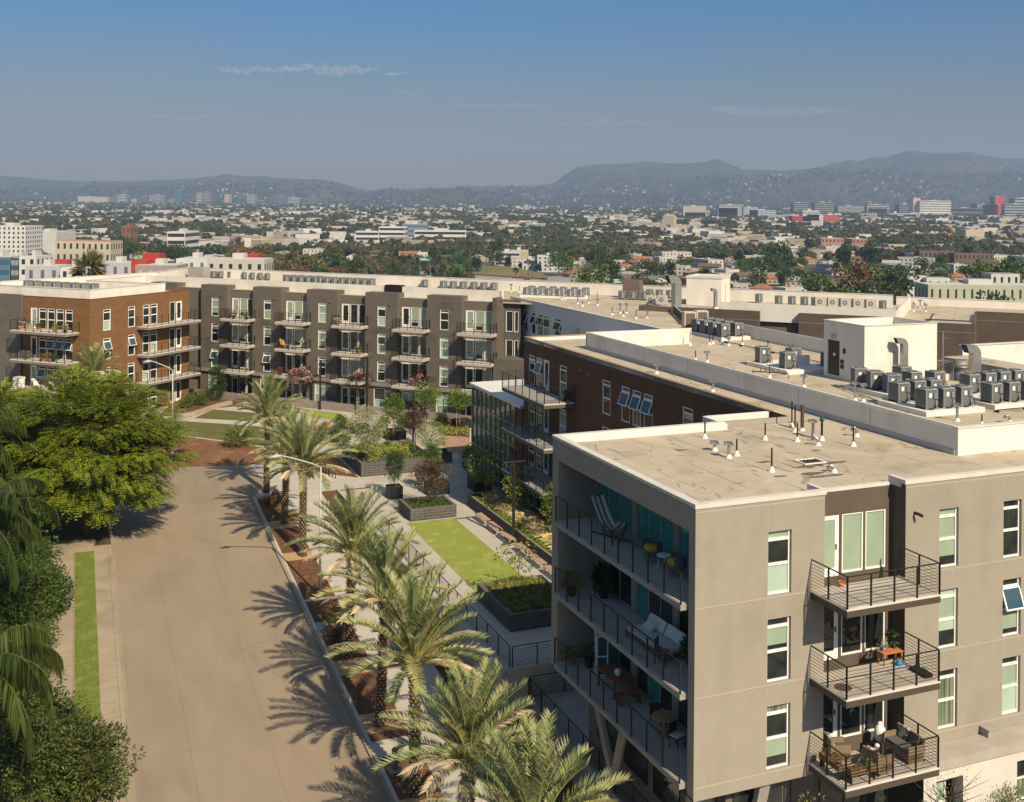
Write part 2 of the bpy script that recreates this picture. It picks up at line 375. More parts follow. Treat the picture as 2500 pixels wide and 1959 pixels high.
def onU(Fm, px, py, u0):                                  # pixel ray on the plane u = u0 of a frame -> (v, z)
    a = ray(px, py); ox, oy = Fm.w(u0, 0)[:2]; d = Fm.B; det = -a[0]*d[1]+d[0]; t = (-ox*d[1]+d[0]*oy)/det
    return ((a[0]*t-ox)*d[0]+(t-oy)*d[1], H+a[2]*t)
def onV(Fm, px, py, v0):
    a = ray(px, py); ox, oy = Fm.w(0, v0)[:2]; d = Fm.A; det = -a[0]*d[1]+d[0]; t = (-ox*d[1]+d[0]*oy)/det
    return ((a[0]*t-ox)*d[0]+(t-oy)*d[1], H+a[2]*t)
def flat(name, pts, z, m, parent=None, **kw):
    b = MB(); g = z if callable(z) else (lambda x, y: z)
    a = sum(pts[i][0]*pts[(i+1) % len(pts)][1]-pts[(i+1) % len(pts)][0]*pts[i][1] for i in range(len(pts)))
    if a < 0: pts = pts[::-1]
    b.q(*[(x, y, g(x, y)) for x, y in pts]); return b.build(name, m, parent, **kw)
def rollo(f): return random.choice(f)
# ================================================================== corner building (beige, nearest)
T = thing('apartment_building', 'nearest beige stucco apartment block with recessed corner balconies and a stained flat roof', 'building', (*N0, 0), AN1)
fw = MB(); WH = 2.27
h1_ = [(3.0, 4.0, z+.04, z+.04+WH) for z in FZ]
panel(fw, (0, 0), (1, 0), (0, -1), 0, 5.45, 2.97, KT, h1_, .2)
panel(fw, (5.45, 0), (0, 1), (1, 0), 0, .85, 2.97, KT)
h2_ = [(10.9, 11.85, z+.04, z+.04+WH) for z in FZ]+[(14.15, 15.1, z+.04, z+.04+WH) for z in FZ]+[(18.4, 19.35, z+.04, z+.04+WH) for z in FZ]
panel(fw, (0, .08), (1, 0), (0, -1), 9.25, 24, 2.97, KT, h2_, .2)
panel(fw, (0, 11.96), (1, 0), (0, 1), 0, 12.7, 2.97, KT); panel(fw, (0, 11.96), (1, 0), (0, 1), 1.9, 12.7, -.5, 2.97)
# side face: frame round the balcony opening
panel(fw, (0, 0), (0, 1), (-1, 0), 0, 11.96, 3.03, KT, [(.42, 11.35, 3.04, 12.2)], .42)
fw.q((.42, .42, 2.97), (.42, 11.35, 2.97), (.42, 11.35, 3.05), (.42, .42, 3.05))
fw.build('wall', stucco_tan, T)
iw = MB()                                                 # inside of the balcony recess
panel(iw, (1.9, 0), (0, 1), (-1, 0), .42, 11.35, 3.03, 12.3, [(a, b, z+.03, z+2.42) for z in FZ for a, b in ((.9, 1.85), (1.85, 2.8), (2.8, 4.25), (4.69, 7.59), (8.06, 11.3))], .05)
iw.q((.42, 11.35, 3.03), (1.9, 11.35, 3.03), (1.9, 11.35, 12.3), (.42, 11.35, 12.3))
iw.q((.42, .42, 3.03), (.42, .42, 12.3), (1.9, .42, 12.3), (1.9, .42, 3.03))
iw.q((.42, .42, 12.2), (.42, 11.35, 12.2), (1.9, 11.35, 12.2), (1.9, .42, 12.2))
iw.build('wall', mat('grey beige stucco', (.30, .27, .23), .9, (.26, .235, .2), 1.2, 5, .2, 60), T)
dw = MB()                                                 # dark wall of the recess on the sunny front
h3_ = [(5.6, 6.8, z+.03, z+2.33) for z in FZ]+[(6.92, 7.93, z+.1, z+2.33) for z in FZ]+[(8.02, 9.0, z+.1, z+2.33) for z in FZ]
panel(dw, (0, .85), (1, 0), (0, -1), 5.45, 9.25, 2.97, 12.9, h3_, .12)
panel(dw, (9.25, 0), (0, 1), (-1, 0), .08, .85, 2.97, KT)  # shaded side of the right block, its shade put into the umber colour
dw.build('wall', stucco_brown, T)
jt = MB()                                                 # control joints of the stucco
for z in (9.6, 6.5, 3.4, 12.92):
    jt.box(0, -.006, z, 5.45, 0, z+.03); jt.box(9.25, .074, z, 24, .08, z+.03)
for x in (2.96,): jt.box(x, -.006, 2.97, x+.02, 0, 12.9)
for x in (11.88, 14.1): jt.box(x, .074, 2.97, x+.02, .08, 12.9)
jt.build('joint_line', mat('joint', (.42, .37, .30), .9), T)
pk1 = [['mgm', 'ddd', 'cgg'], ['hgg', 'igm', 'ccd'], ['ddd', 'jdd', 'mgd'], ['ddd', 'dhd', 'ddd']]
for ci, s in enumerate((3.0,)):
    for k, z in enumerate(FZ): add_window(T, (0, 0), (1, 0), (0, -1), s, z+.04, 1.0, WH, 'triple', ['mdg', 'djd', 'hdc'][k], .2)
for ci, s in enumerate((10.9, 14.15, 18.4)):
    for k, z in enumerate(FZ): add_window(T, (0, .08), (1, 0), (0, -1), s, z+.04, .95, WH, 'awning' if (ci == 1 and k == 1) else 'triple', pk1[1+ci][k], .2)
for k, z in enumerate(FZ):
    add_window(T, (0, .85), (1, 0), (0, -1), 5.6, z+.03, 1.2, 2.3, 'door', 'gdd'[k], .12)
    add_window(T, (0, .85), (1, 0), (0, -1), 6.92, z+.1, 1.01, 2.23, 'fixed', 'gdd'[k], .12); add_window(T, (0, .85), (1, 0), (0, -1), 8.02, z+.1, .98, 2.23, 'fixed', 'gdd'[k], .12)
    for a, b in ((.9, 2.8), (2.8, 4.25), (4.69, 7.59), (8.06, 11.3)):
        n = max(1, round((b-a)/.97)); wv = (b-a)/n
        for i in range(n):
            nm = 'window'; x = a+i*wv
            fr = MB(); frame_rect(fr, 0, wv, 0, 2.39, .035, 0, .05)
            wo = fr.build(nm, galv if False else conc_grey, T, loc=(1.93, x+wv, z+.03), rz=R(-90))
            p = MB(); p.box(.035, .025, .035, wv-.035, .04, 2.355); p.build('pane', g_teal if k == 0 or (i+k) % 3 == 0 else g_dark, wo)
    balcony(T, -.3, 1.86, .45, 10.98, z, 'L', .2, edge=conc_grey, step=1.15, rails=9, r=.012, fascia=conc_grey, mat_top=mat('shade tinted deck boards', (.44, .45, .44), .8, (.34, .35, .34), 2.5, 4, .2, 30, stretch=(.35, 9, 1)))  # cool shade of the side balconies is put into the board colour
    balcony(T, 4.85, 9.0, -1.98, .06, z, 'FLR', .29, step=1.05, rails=8, r=.012, fascia=mat('umber fascia', (.075, .058, .046), .6))
rf = MB()
rf.q((0.1, .1, RZ), (5.4, .1, RZ), (5.4, .95, RZ), (9.35, .95, RZ), (9.35, .2, RZ), (36, .2, RZ), (36, 11.9, RZ), (.1, 11.9, RZ)); rf.build('roof', roofm, T)
cp = MB()
for b in ((-.03, -.03, 5.5, .22), (9.2, .05, 24, .3)): cp.box(b[0], b[1], KT-.14, b[2], b[3], KT+.02)
cp.box(5.4, .22, RZ, 5.6, .98, KT+.018); cp.box(9.2, .3, RZ, 9.42, .98, KT+.018); cp.box(5.6, .84, 12.86, 9.2, 1.02, 12.98)
cp.box(-.03, .22, KT-.1, .3, 11.7, KT+.02); cp.box(-.03, 11.7, KT-.1, 8.9, 12.0, KT+.024)
cp.build('coping', coping, T)
ip = MB(); ip.box(.3, 11.55, RZ, 8.9, 11.7, KT-.03); ip.box(8.75, 11.9, RZ, 8.9, 13.5, KT-.02); ip.box(8.9, 13.3, RZ, 12.5, 13.5, KT-.01); ip.build('parapet', white_par, T)
# ground floor, set back under the overhang
gf = MB(); gf.box(1.9, .9, -3.2, 9.2, 11.9, 2.95); gf.q((0, 0, 2.97), (0, 11.96, 2.97), (9.3, 11.96, 2.97), (9.3, 0, 2.97)); gf.build('ground_floor_wall', mat('shade darkened stucco', (.12, .11, .10), .9), T)  # deep shade under the overhang is put into this dark grey
gg = MB()
for a, b in ((2.2, 3.2), (3.3, 4.3), (4.7, 5.7), (6.0, 7.0), (7.1, 8.1), (8.2, 9.1)): gg.box(a, .84, -.1, b, .88, 2.6)
for a in (1.5, 4, 6.5, 9): gg.box(1.84, a, -.1, 1.88, a+2, 2.6)
gg.build('ground_floor_glazing', g_dark, T)
vc = MB()
vc.tube([(.7, 9.0, 2.96), (.7, 7.2, .0)], .2, 6); vc.tube([(.7, 6.2, 2.95), (.7, 7.2, 0.01)], .19, 6); vc.build('column', conc_grey, T)
MB().tube([(.7, .8, 2.96), (.9, 1.5, -2)], .25, 6).build('column', conc_grey, T); MB().tube([(3.2, .4, 2.96), (2.2, .7, -2)], .25, 6).build('column', conc_grey, T)
lg = MB(); lg.box(9.3, -1.0, 2.62, 24, .05, 3.0); lg.build('ledge', mat('ledge concrete', (.40, .36, .31), .9, (.35, .31, .27), 1, 5), T)
lw = MB(); panel(lw, (0, -.9), (1, 0), (0, -1), 9.3, 24, -3, 2.62, [(9.9, 11.2, -.1, 2.2), (13.9, 15.2, .3, 2.2)], .5); lw.build('wall', white_wall, T)
add_window(T, (0, -.9), (1, 0), (0, -1), 9.95, 0.1, .8, 2.0, 'small', 'cm', .5); add_window(T, (0, -.9), (1, 0), (0, -1), 14.0, .4, .9, 1.7, 'small', 'cd', .5)
vb = MB(); vb.box(13.0, -.35, 3.0, 13.5, .07, 3.28); vb.box(12.97, -.42, 3.28, 13.53, .07, 3.32); vb.build('vent_hood', conc_grey, T)
cm = MB(); cm.box(9.63, -.12, 11.9, 9.7, .07, 12.0); cm.tube([(9.66, -.1, 11.96), (9.75, -.28, 11.9)], .06, 8); cm.build('camera_bracket', metal_dark, T)
NEARB = T
# ================================================================== brick building
TB = thing('apartment_building', 'dark brown brick apartment block with stacked balconies and tall white roof parapet', 'building', (*N0, 0), AN1)
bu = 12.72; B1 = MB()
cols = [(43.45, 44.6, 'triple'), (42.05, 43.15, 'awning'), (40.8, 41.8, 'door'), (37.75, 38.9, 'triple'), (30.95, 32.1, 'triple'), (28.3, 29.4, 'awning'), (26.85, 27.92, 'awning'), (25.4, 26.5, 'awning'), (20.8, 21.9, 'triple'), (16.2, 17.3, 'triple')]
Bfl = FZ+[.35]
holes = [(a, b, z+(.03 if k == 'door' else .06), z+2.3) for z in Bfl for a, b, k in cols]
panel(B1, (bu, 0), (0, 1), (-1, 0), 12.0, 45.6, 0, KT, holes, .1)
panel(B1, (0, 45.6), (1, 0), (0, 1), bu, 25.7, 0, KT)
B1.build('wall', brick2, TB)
for j, z in enumerate(Bfl):
    for a, b, k in cols:
        kk = k if not (k == 'awning' and j > 0) else 'triple'
        if z < 1: kk = 'awning' if 40 < a < 43 else 'triple'
        add_window(TB, (bu, 0), (0, 1), (-1, 0), a, z+(.03 if k == 'door' else .06), b-a, 2.27 if k == 'door' else 2.24, kk, None if kk != 'door' else 'd', .1)
for z in FZ: balcony(TB, 10.35, 12.68, 36.3, 44.3, z, 'LFB', .3, step=1.25, rails=8, r=.014, fascia=mat('fascia grey', (.10, .095, .085), .6), mat_top=mat('grey deck boards', (.36, .35, .33), .8, (.30, .29, .27), 2.5, 4, .2, 30, stretch=(9, .35, 1)))
r2 = MB(); r2.q((bu+.1, 12.0, RZ), (31, 12.0, RZ), (31, 24, RZ), (30.4, 24, RZ), (30.4, 45.5, RZ), (bu+.1, 45.5, RZ)); r2.build('roof', roofm, TB)
kb = MB(); kb.box(bu-.03, 13.5, KT-.08, bu+.2, 45.63, KT); kb.box(bu+.2, 45.4, KT-.08, 25.7, 45.63, KT+.003); kb.build('coping', mat('tan metal coping', (.30, .20, .12), .5), TB)
kw = MB(); kw.box(bu+.0, 13.5, RZ, bu+.15, 45.4, KT-.09); kw.box(bu+.15, 45.15, RZ, 25.7, 45.4, KT-.085); kw.build('parapet', white_par, TB)
parapet(TB, [(40, 3.75), (15.2, 3.75)], RZ, PT, white_par, .22)
parapet(TB, [(15.2, 3.75), (15.2, 39.75)], RZ, PT-.002, white_par, -.22)
parapet(TB, [(15.2, 39.75), (24.1, 39.75)], RZ, PT-.004, white_par, -.22)
parapet(TB, [(30.4, 24), (30.4, 50.5)], RZ, 13.85, white_par, -.2)
fl = MB(); fl.box(15.14, 3.69, RZ, 15.19, 39.7, 13.12); fl.box(15.19, 3.69, RZ, 40, 3.74, 13.1)
fl.build('base_flashing', mat('pale grey flashing', (.42, .41, .40), .6), TB)
sm = MB()
for v in (9, 14.5, 20, 25.5, 31, 36.5): sm.box(15.19, v, 13.13, 15.197, v+.02, PT)
sm.build('joint_line', mat('joint dark', (.30, .28, .25), .8), TB)
vx = MB()
for p in ((34.0, 11.9), (30.1, 8.9), (35.2, 12.0), (23.9, 9.2)): vx.box(bu-.12, p[0], p[1], bu+.0, p[0]+.22, p[1]+.12)
vx.build('wall_vent', conc_grey, TB)
# glass pavilion
TG = thing('glass_pavilion', 'glazed lobby pavilion with a white roof standing against the brick building', 'pavilion', (*N0, 0), AN1)
gl = MB(); gl.box(12.68, 47.2, .05, 22, 57.1, 7.55); gl.build('glazing', mat('reflective green glass', (.012, .055, .048), .02, spec=1.0, c2=(.018, .08, .07), sc1=.6), TG)
mu = MB()
for i in range(10):
    v = 47.2+i*1.1; mu.box(12.58, v-.03, 0, 12.68, v+.03, 7.55)
for z in (0.02, 2.5, 4.2, 5.9): mu.box(12.595, 47.2, z, 12.68, 57.1, z+.06)
for u in (13.8, 15, 16.2, 17.4, 18.6): mu.box(u, 57.1, 0, u+.05, 57.2, 7.55)
mu.build('mullion', mat('silver aluminium', (.45, .46, .46), .35, metal=.6), TG)
sb = MB(); sb.box(12.66, 45.65, 0, 22, 47.2, 7.54); sb.build('wall', brick2, TG)
rt = MB(); rt.box(12.45, 45.66, 7.55, 25.6, 57.4, 7.8); rt.build('roof', mat('white membrane roof', (.70, .69, .66), .7, (.62, .61, .58), 1, 5), TG)
# ================================================================== white wing between the courts
TV = thing('apartment_building', 'white stucco wing in shade behind the brick block with tilted open windows', 'building', (*N0, 0), AN1)
V1 = MB(); vh = []
for (xa, ya, xb, yb) in ((1238, 1065, 1262, 1185), (1288, 1075, 1312, 1190), (1325, 1085, 1360, 1195), (1362, 1095, 1400, 1200), (1435, 1115, 1475, 1230), (1560, 1145, 1592, 1260)):
    s_, _ = onU(F1, 800+xa/2.588, 360+ya/2.588, 25.7); e_, _ = onU(F1, 800+xb/2.588, 360+yb/2.588, 25.7); vh.append((min(s_, e_), max(s_, e_)))
hv = [(a, b, z+.06, z+2.3) for z in FZ for a, b in vh]
panel(V1, (25.7, 0), (0, 1), (-1, 0), 45.6, 80.6, 0, KT, hv, .1)
V1.build('wall', mat('lavender white stucco', (.60, .59, .60), .85, (.57, .56, .57), .7, 5, .1, 40), TV)
for j, z in enumerate(FZ):
    for a, b in vh: add_window(TV, (25.7, 0), (0, 1), (-1, 0), a, z+.06, b-a, 2.24, random.choice(['awning', 'awning', 'triple']), None, .1)
r3 = MB(); r3.q(*[(x, y, RZ-.004) for x, y in ((25.8, 45.5), (30.4, 45.5), (30.4, 52), (35.5, 62), (46, 74), (40, 92), (27.5, 82), (25.8, 79.9))]); r3.build('roof', roofm, TV)
k3 = MB(); k3.box(25.67, 45.6, KT-.06, 25.95, 80.0, KT); k3.build('coping', coping, TV)
parapet(TV, [(30.42, 50.7), (35.2, 61)], RZ, 13.6, stucco_brown, -.15)
# ================================================================== long dark building behind the court
TR = thing('apartment_building', 'long dark grey stucco apartment block with stepped bays and balconies behind the court', 'building', (*L0, 0), AN2)
bays = [(-9.6, -5.4), (-1.7, 2.3), (6.05, 10.2), (13.75, 17.95), (21.7, 25.9), (29.65, 33.9), (37.6, 38.12)]
for i, (a, b) in enumerate(bays):
    W = MB()
    hs = [(a+1.62, a+2.68, z+.06, z+2.3) for z in FZ] if i not in (0, 6) else []
    gh = [(a+1.2, a+2.7, .1, 2.7)] if i not in (0, 6) else []
    panel(W, (0, 19.4), (1, 0), (0, -1), a, b, 0, 13.45, hs+gh, .12)
    panel(W, (b, 0), (0, 1), (1, 0), 19.4, 20.05, 0, 13.45); panel(W, (a, 0), (0, 1), (-1, 0), 19.4, 20.05, 0, 13.45)
    W.q((a, 19.4, 13.45), (b, 19.4, 13.45), (b, 20.9, 13.45), (a, 20.9, 13.45)); W.q((b, 20.05, 12.9), (b, 20.9, 12.9), (b, 20.9, 13.45), (b, 20.05, 13.45)); W.q((a, 20.9, 12.9), (a, 20.05, 12.9), (a, 20.05, 13.45), (a, 20.9, 13.45))
    W.build('wall', stucco_dark, TR)
for i in range(len(bays)-1):
    W = MB()
    b, a = bays[i][1], bays[i+1][0]
    fl_ = FZ+[.1]
    hs = [] if i == 0 else [(b+.2, b+1.25, z+.05, z+2.3) for z in fl_]+[(b+1.35, b+2.35, z+.1, z+2.3) for z in fl_]+[(b+2.45, b+3.4, z+.1, z+2.3) for z in fl_]
    panel(W, (0, 20.05), (1, 0), (0, -1), b, a, 0, 12.95, hs, .1)
    W.build('wall', mat('grey brown stucco', (.155, .135, .11), .9, (.135, .118, .098), 1, 5, .2, 50), TR)
W = MB(); ch = [(38.35, 39.2, z+.06, z+2.3) for z in FZ]+[(39.35, 39.85, z+.06, z+2.3) for z in FZ]
panel(W, (0, 21.3), (1, 0), (0, -1), 38.12, 40.1, 0, KT, ch, .1); W.box(38.12, 18.6, 0, 41.7, 21.25, 7.1); W.box(38.0, 20.06, 0, 38.12, 21.3, KT)
W.build('wall', stucco_dark, TR)
for z in FZ[:2]:
    add_window(TR, (0, 21.3), (1, 0), (0, -1), 38.35, z+.06, .85, 2.24, 'fixed', 'd', .1); add_window(TR, (0, 21.3), (1, 0), (0, -1), 39.35, z+.06, .5, 2.24, 'fixed', 'd', .1)
cands = ['djd', 'mdm', 'hgg', 'ddd', 'gdg', 'did', 'mgm']
for i, (a, b) in enumerate(bays):
    if i in (0, 6): continue
    for j, z in enumerate(FZ):
        add_window(TR, (0, 19.4), (1, 0), (0, -1), a+1.62, z+.06, 1.06, 2.24, 'awning' if (i, j) in ((1, 2), (2, 2)) else 'triple', cands[(i*2+j*3) % 7], .12)
    add_window(TR, (0, 19.4), (1, 0), (0, -1), a+1.2, .1, 1.5, 2.6, 'small', 'gm' if i % 2 else 'md', .12)
for i in range(1, len(bays)-1):
    b = bays[i][1]
    for j, z in enumerate(FZ+[.1]):
        c = random.choice('dgdgd')
        add_window(TR, (0, 20.05), (1, 0), (0, -1), b+.2, z+.05, 1.05, 2.25, 'door', c if c != 'g' else random.choice('dg'), .1)
        add_window(TR, (0, 20.05), (1, 0), (0, -1), b+1.35, z+.1, 1.0, 2.2, 'blind' if c == 'g' else 'fixed', c, .1)
        add_window(TR, (0, 20.05), (1, 0), (0, -1), b+2.45, z+.1, .95, 2.2, 'fixed', random.choice(['g', c, 'd']), .1)
    for z in FZ: balcony(TR, b+.25, b+4.15 if i < 5 else b+4.3, 17.75, 19.38, z, 'LFR', .28, step=1.0, rails=5, r=.02, fascia=mat('pale fascia', (.40, .36, .31), .8), mat_top=mat('pale deck', (.52, .48, .42), .85, (.46, .42, .37), 2, 4), post=.05)
jl = MB()
for i, (a, b) in enumerate(bays):
    for z in (9.55, 6.45, 12.9): jl.box(a, 19.392, z, b, 19.4, z+.045)
jl.build('joint_line', mat('joint pale', (.19, .165, .14), .9), TR)
lf = MB()
for i, (a, b) in enumerate(bays[1:]): lf.box(a-.02 if i else -4, 19.15, 2.95, min(b+.0, 38.12), 19.395, 3.3)
lf.build('ledge', mat('taupe ledge', (.22, .195, .165), .9), TR)
wl = MB()
for a, b in bays[1:6]: wl.box(b-1.0, 19.28, 12.05, b-.85, 19.4, 12.3)
for a, b in bays[1:6]: wl.box(b+.08, 20.0, 11.2, b+.15, 20.05, 11.5)
wl.build('wall_light', galv, TR)
wf = MB(); wf.prism([(-17, 20.9), (46.5, 20.9), (46.5, 35.4), (-17, 35.4)], 12.8, RZ); wf.box(-17, 20.05, 12.8, 38.1, 20.9, 12.96)
wf.prism([(46.5, 20.2), (85.0, 20.2), (85.0, 31.0), (112, 31.0), (112, 39.8), (77, 39.8), (77, 35.4), (46.5, 35.4)], 12.79, RZ-.002); wf.build('roof', roofm, TR)
parapet(TR, [(37.9, 21.6), (37.9, 20.95), (-12, 20.95)], RZ, PT, white_par, -.2)
parapet(TR, [(-17, 35.4), (77, 35.4)], RZ, PT+.15, white_par, .2, ch=.05)
parapet(TR, [(77, 39.8), (110, 39.8)], RZ, 13.7, white_par, .2)
bk = MB(); bk.box(-17, 35.65, -20, 110, 40.1, 12.75); bk.build('wall', white_wall, TR)
pb = [(62.2, 78.6)]
parapet(TR, [(62.2, 19.9), (78.5, 19.9), (78.6, 35.3)], RZ-.5, PT, white_par, -.2)
for a, b in ((54, 66.1), (69.8, 78.4)): MB().box(a, 19.2, 0, b, 19.65, 13.4).build('wall', stucco_brown, TR)
MB().box(53.9, 20.05, 0, 78.4, 20.2, 12.6).build('wall', MATS['grey brown stucco'], TR)
W = MB(); W.box(78.4, 18.6, 0, 85.2, 18.8, 13.2); W.box(85.0, 18.8, 0, 85.2, 31.0, 13.25); W.box(85.2, 30.8, 0, 112, 31.0, 13.3)
W.build('wall', stucco_brown, TR)
jl = MB()
for z in (12.5,): jl.box(54, 19.19, z, 66.1, 19.2, z+.05); jl.box(69.8, 19.19, z, 78.4, 19.2, z+.05); jl.box(78.4, 18.59, z-.1, 85.2, 18.6, z-.05); jl.box(85.2, 30.79, z-.1, 112, 30.8, z-.05)
jl.build('joint_line', mat('joint taupe', (.25, .21, .18), .9), TR)
parapet(TR, [(81.4, 24.6), (81.4, 19.0), (84.9, 19.0), (84.9, 24.6)], RZ, 13.4, white_wall, .15, cop=coping_dark)
wf2 = MB(); wf2.box(78.6, 18.8, 12.8, 85.0, 20.2, RZ-.004); wf2.build('roof', roofm, TR)
# ================================================================== left brick building
TL = thing('apartment_building', 'warm brown brick corner block with white roof parapet on the left of the court', 'building', (*L0, 0), AN2)
W = MB()
lc = [(-8.5, -7.55, 'door'), (-7.3, -6.25, 'triple'), (-6.05, -5.0, 'triple'), (-4.78, -3.73, 'triple'), (-3.5, -2.45, 'triple')]
FL4 = FZ+[.3]
panel(W, (0, 0), (1, 0), (0, -1), -9.65, 0, -2, KT, [(a, b, z+.04, z+2.3) for z in FL4 for a, b, k in lc], .1)
rc = [(1.85, 2.9, 'triple'), (5.5, 6.5, 'triple'), (7.74, 8.76, 'triple'), (8.95, 10.0, 'triple'), (12.04, 12.95, 'fixed'), (13.1, 14.06, 'door')]
panel(W, (0, 0), (0, 1), (1, 0), 0, 15.4, -2, KT, [(a, b, z+.04, z+2.3) for z in FL4 for a, b, k in rc], .1)
panel(W, (0, 15.4), (1, 0), (0, 1), -12, 0, -2, KT); W.build('wall', brick, TL)
W = MB(); W.box(-30, -.28, -2, -9.66, .0, KT+.1); W.build('wall', mat('charcoal stucco', (.125, .115, .105), .9, (.105, .097, .09), .9, 5, .2, 50), TL)
aw = {(1, 2), (1, 3), (1, 4), (2, 1)}
for j, z in enumerate(FL4):
    for i, (a, b, k) in enumerate(lc): add_window(TL, (0, 0), (1, 0), (0, -1), a, z+.04, b-a, 2.26, 'awning' if (j, i) in aw else k, 'g' if k == 'door' and j != 1 else 'd' if k == 'door' else 'ddd', .1)
    for i, (a, b, k) in enumerate(rc): add_window(TL, (0, 0), (0, 1), (1, 0), a, z+.04, b-a, 2.26, 'awning' if (j, i) in ((1, 0), (1, 1)) else k, {'door': 'd', 'fixed': 'd'}.get(k, 'ddd' if (i+j) % 4 else 'mdd'), .1)
pf = mat('pale fascia', (.4, .36, .31), .8); pd = MATS['pale deck']; gfas = mat('warm grey fascia', (.20, .185, .165), .7)
for z in FZ:
    balcony(TL, -9.4, -1.45, -1.95, -.02, z, 'LFR', .3, step=1.15, rails=4, r=.02, fascia=gfas, mat_top=pd)
    balcony(TL, .02, 1.65, 6.75, 15.5, z, 'FRB', .3, step=1.1, rails=4, r=.02, fascia=gfas, mat_top=pd)
r4 = MB(); r4.q((-30, .05, RZ), (-.05, .05, RZ), (-.05, 15.35, RZ), (-12, 15.35, RZ), (-12, 21, RZ), (-30, 21, RZ)); r4.build('roof', roofm, TL)
parapet(TL, [(-22, .12), (-.12, .12)], KT-.2, PT+.1, white_par, .2); parapet(TL, [(-.12, .32), (-.12, 11.4)], KT-.2, PT+.098, white_par, .2)
parapet(TL, [(-.32, 11.4), (-12, 11.4), (-12, 20.7)], RZ, PT, white_par, .2)
parapet(TL, [(-16.6, 3), (-13.2, 24.4), (-17, 35.2)], RZ, PT+.2, white_par, .2)
kc = MB(); kc.box(-9.66, -.03, KT-.05, 0.03, .1, KT); kc.box(-.1, .1, KT-.05, .03, 15.43, KT+.001); kc.build('coping', mat('brown coping', (.13, .07, .04), .6), TL)
cl = MB()
for v, z in ((4.9, 12.3), (6.3, 12.35), (5.0, 9.0), (5.0, 5.9), (3.1, 12.8)): cl.box(0, v, z, .1, v+.12, z+.1)
cl.build('wall_light', mat('copper light', (.45, .22, .1), .4, metal=.6), TL)
# ================================================================== stair boxes on the roofs
TS = thing('stair_penthouse', 'white stucco stair box with a dark door standing on the near roof', 'stair house', (*N0, 0), AN1)
SW = MB(); panel(SW, (23.8, 0), (0, 1), (-1, 0), 19.6, 23.35, RZ, 16.4, [(21.85, 23.0, 13.1, 15.25)], .12)
panel(SW, (0, 19.6), (1, 0), (0, -1), 23.8, 29.35, RZ, 16.4); panel(SW, (29.35, 0), (0, 1), (1, 0), 19.6, 23.35, RZ, 16.4); panel(SW, (0, 23.35), (1, 0), (0, 1), 23.8, 29.35, RZ, 16.4)
for p in (((23.98, 19.78), (29.17, 19.78)), ((29.17, 19.78), (29.17, 23.17)), ((29.17, 23.17), (23.98, 23.17)), ((23.98, 23.17), (23.98, 19.78))): SW.q((*p[0], 15.4), (*p[1], 15.4), (*p[1], 16.4), (*p[0], 16.4))
SW.build('wall', white_par, TS)
SR = MB(); SR.box(23.98, 19.78, 15.3, 29.17, 23.17, 15.5); SR.build('roof', white_wall, TS)
SC = MB()
for b in ((23.76, 19.56, 29.39, 19.8), (23.76, 23.15, 29.39, 23.39), (23.76, 19.8, 24.0, 23.15), (29.15, 19.8, 29.39, 23.15)): SC.box(b[0], b[1], 16.402, b[2], b[3], 16.45)
SC.build('coping', coping, TS)
D = MB(); D.box(23.86, 21.88, 13.12, 23.92, 22.97, 15.22); dd = D.build('door', mat('dark brown door', (.035, .025, .02), .4), TS)
D = MB(); D.box(23.83, 22.3, 14.3, 23.86, 22.5, 14.45); D.build('door_sign', label_w, dd)
D = MB(); D.box(23.7, 22.2, 15.38, 23.8, 22.6, 15.6); D.build('exit_light', mat('yellowed lens', (.45, .43, .28), .4), TS)
D = MB(); D.box(23.75, 21.3, 14.55, 23.8, 21.5, 14.85); D.box(23.77, 21.45, 13.6, 23.8, 21.75, 13.85); D.box(23.77, 21.45, 13.9, 23.8, 21.75, 14.15); D.build('wall_box', metal_dark, TS)
TT = thing('stair_penthouse', 'tall white stair tower on the long dark block, at the far side of the roofs', 'stair house', (*L0, 0), AN2)
SW = MB(); SW.box(56.55, 28.1, RZ, 60.35, 32.3, 15.75); SW.build('wall', white_par, TT)
SC = MB()
for b in ((56.5, 28.05, 60.4, 28.3), (56.5, 32.1, 60.4, 32.35), (56.5, 28.3, 56.75, 32.1), (60.15, 28.3, 60.4, 32.1)): SC.box(b[0], b[1], 15.76, b[2], b[3], 16.0)
SC.build('coping', coping, TT)
SC = MB(); SC.box(60.35, 30.0, 13.0, 60.37, 30.2, 15.2); SC.build('downpipe', galv, TT)
# raised roof strip and white parapet on the right
TQ = thing('roof_wall', 'long low raised wall with a brown top on the right of the near roof', 'roof wall', (*N0, 0), AN1)
q_ = MB(); q_.box(31.6, -3, RZ, 33.8, 21.4, 13.95); q_.build('wall', mat('grey parapet', (.42, .39, .35), .85, (.38, .35, .31), .8, 5), TQ)
q_ = MB(); q_.box(31.57, -3, 13.952, 33.83, 21.43, 14.0); q_.build('roof', roofm, TQ)
TQ = thing('roof_wall', 'sunlit white parapet wall at the far right edge of the near roofs', 'roof wall', (*N0, 0), AN1)
q_ = MB(); q_.box(36.2, 24.4, 8, 56, 24.7, 14.1); q_.build('wall', white_par, TQ); q_ = MB(); q_.box(36.15, 24.35, 14.1, 56, 24.75, 14.17); q_.build('coping', coping, TQ)
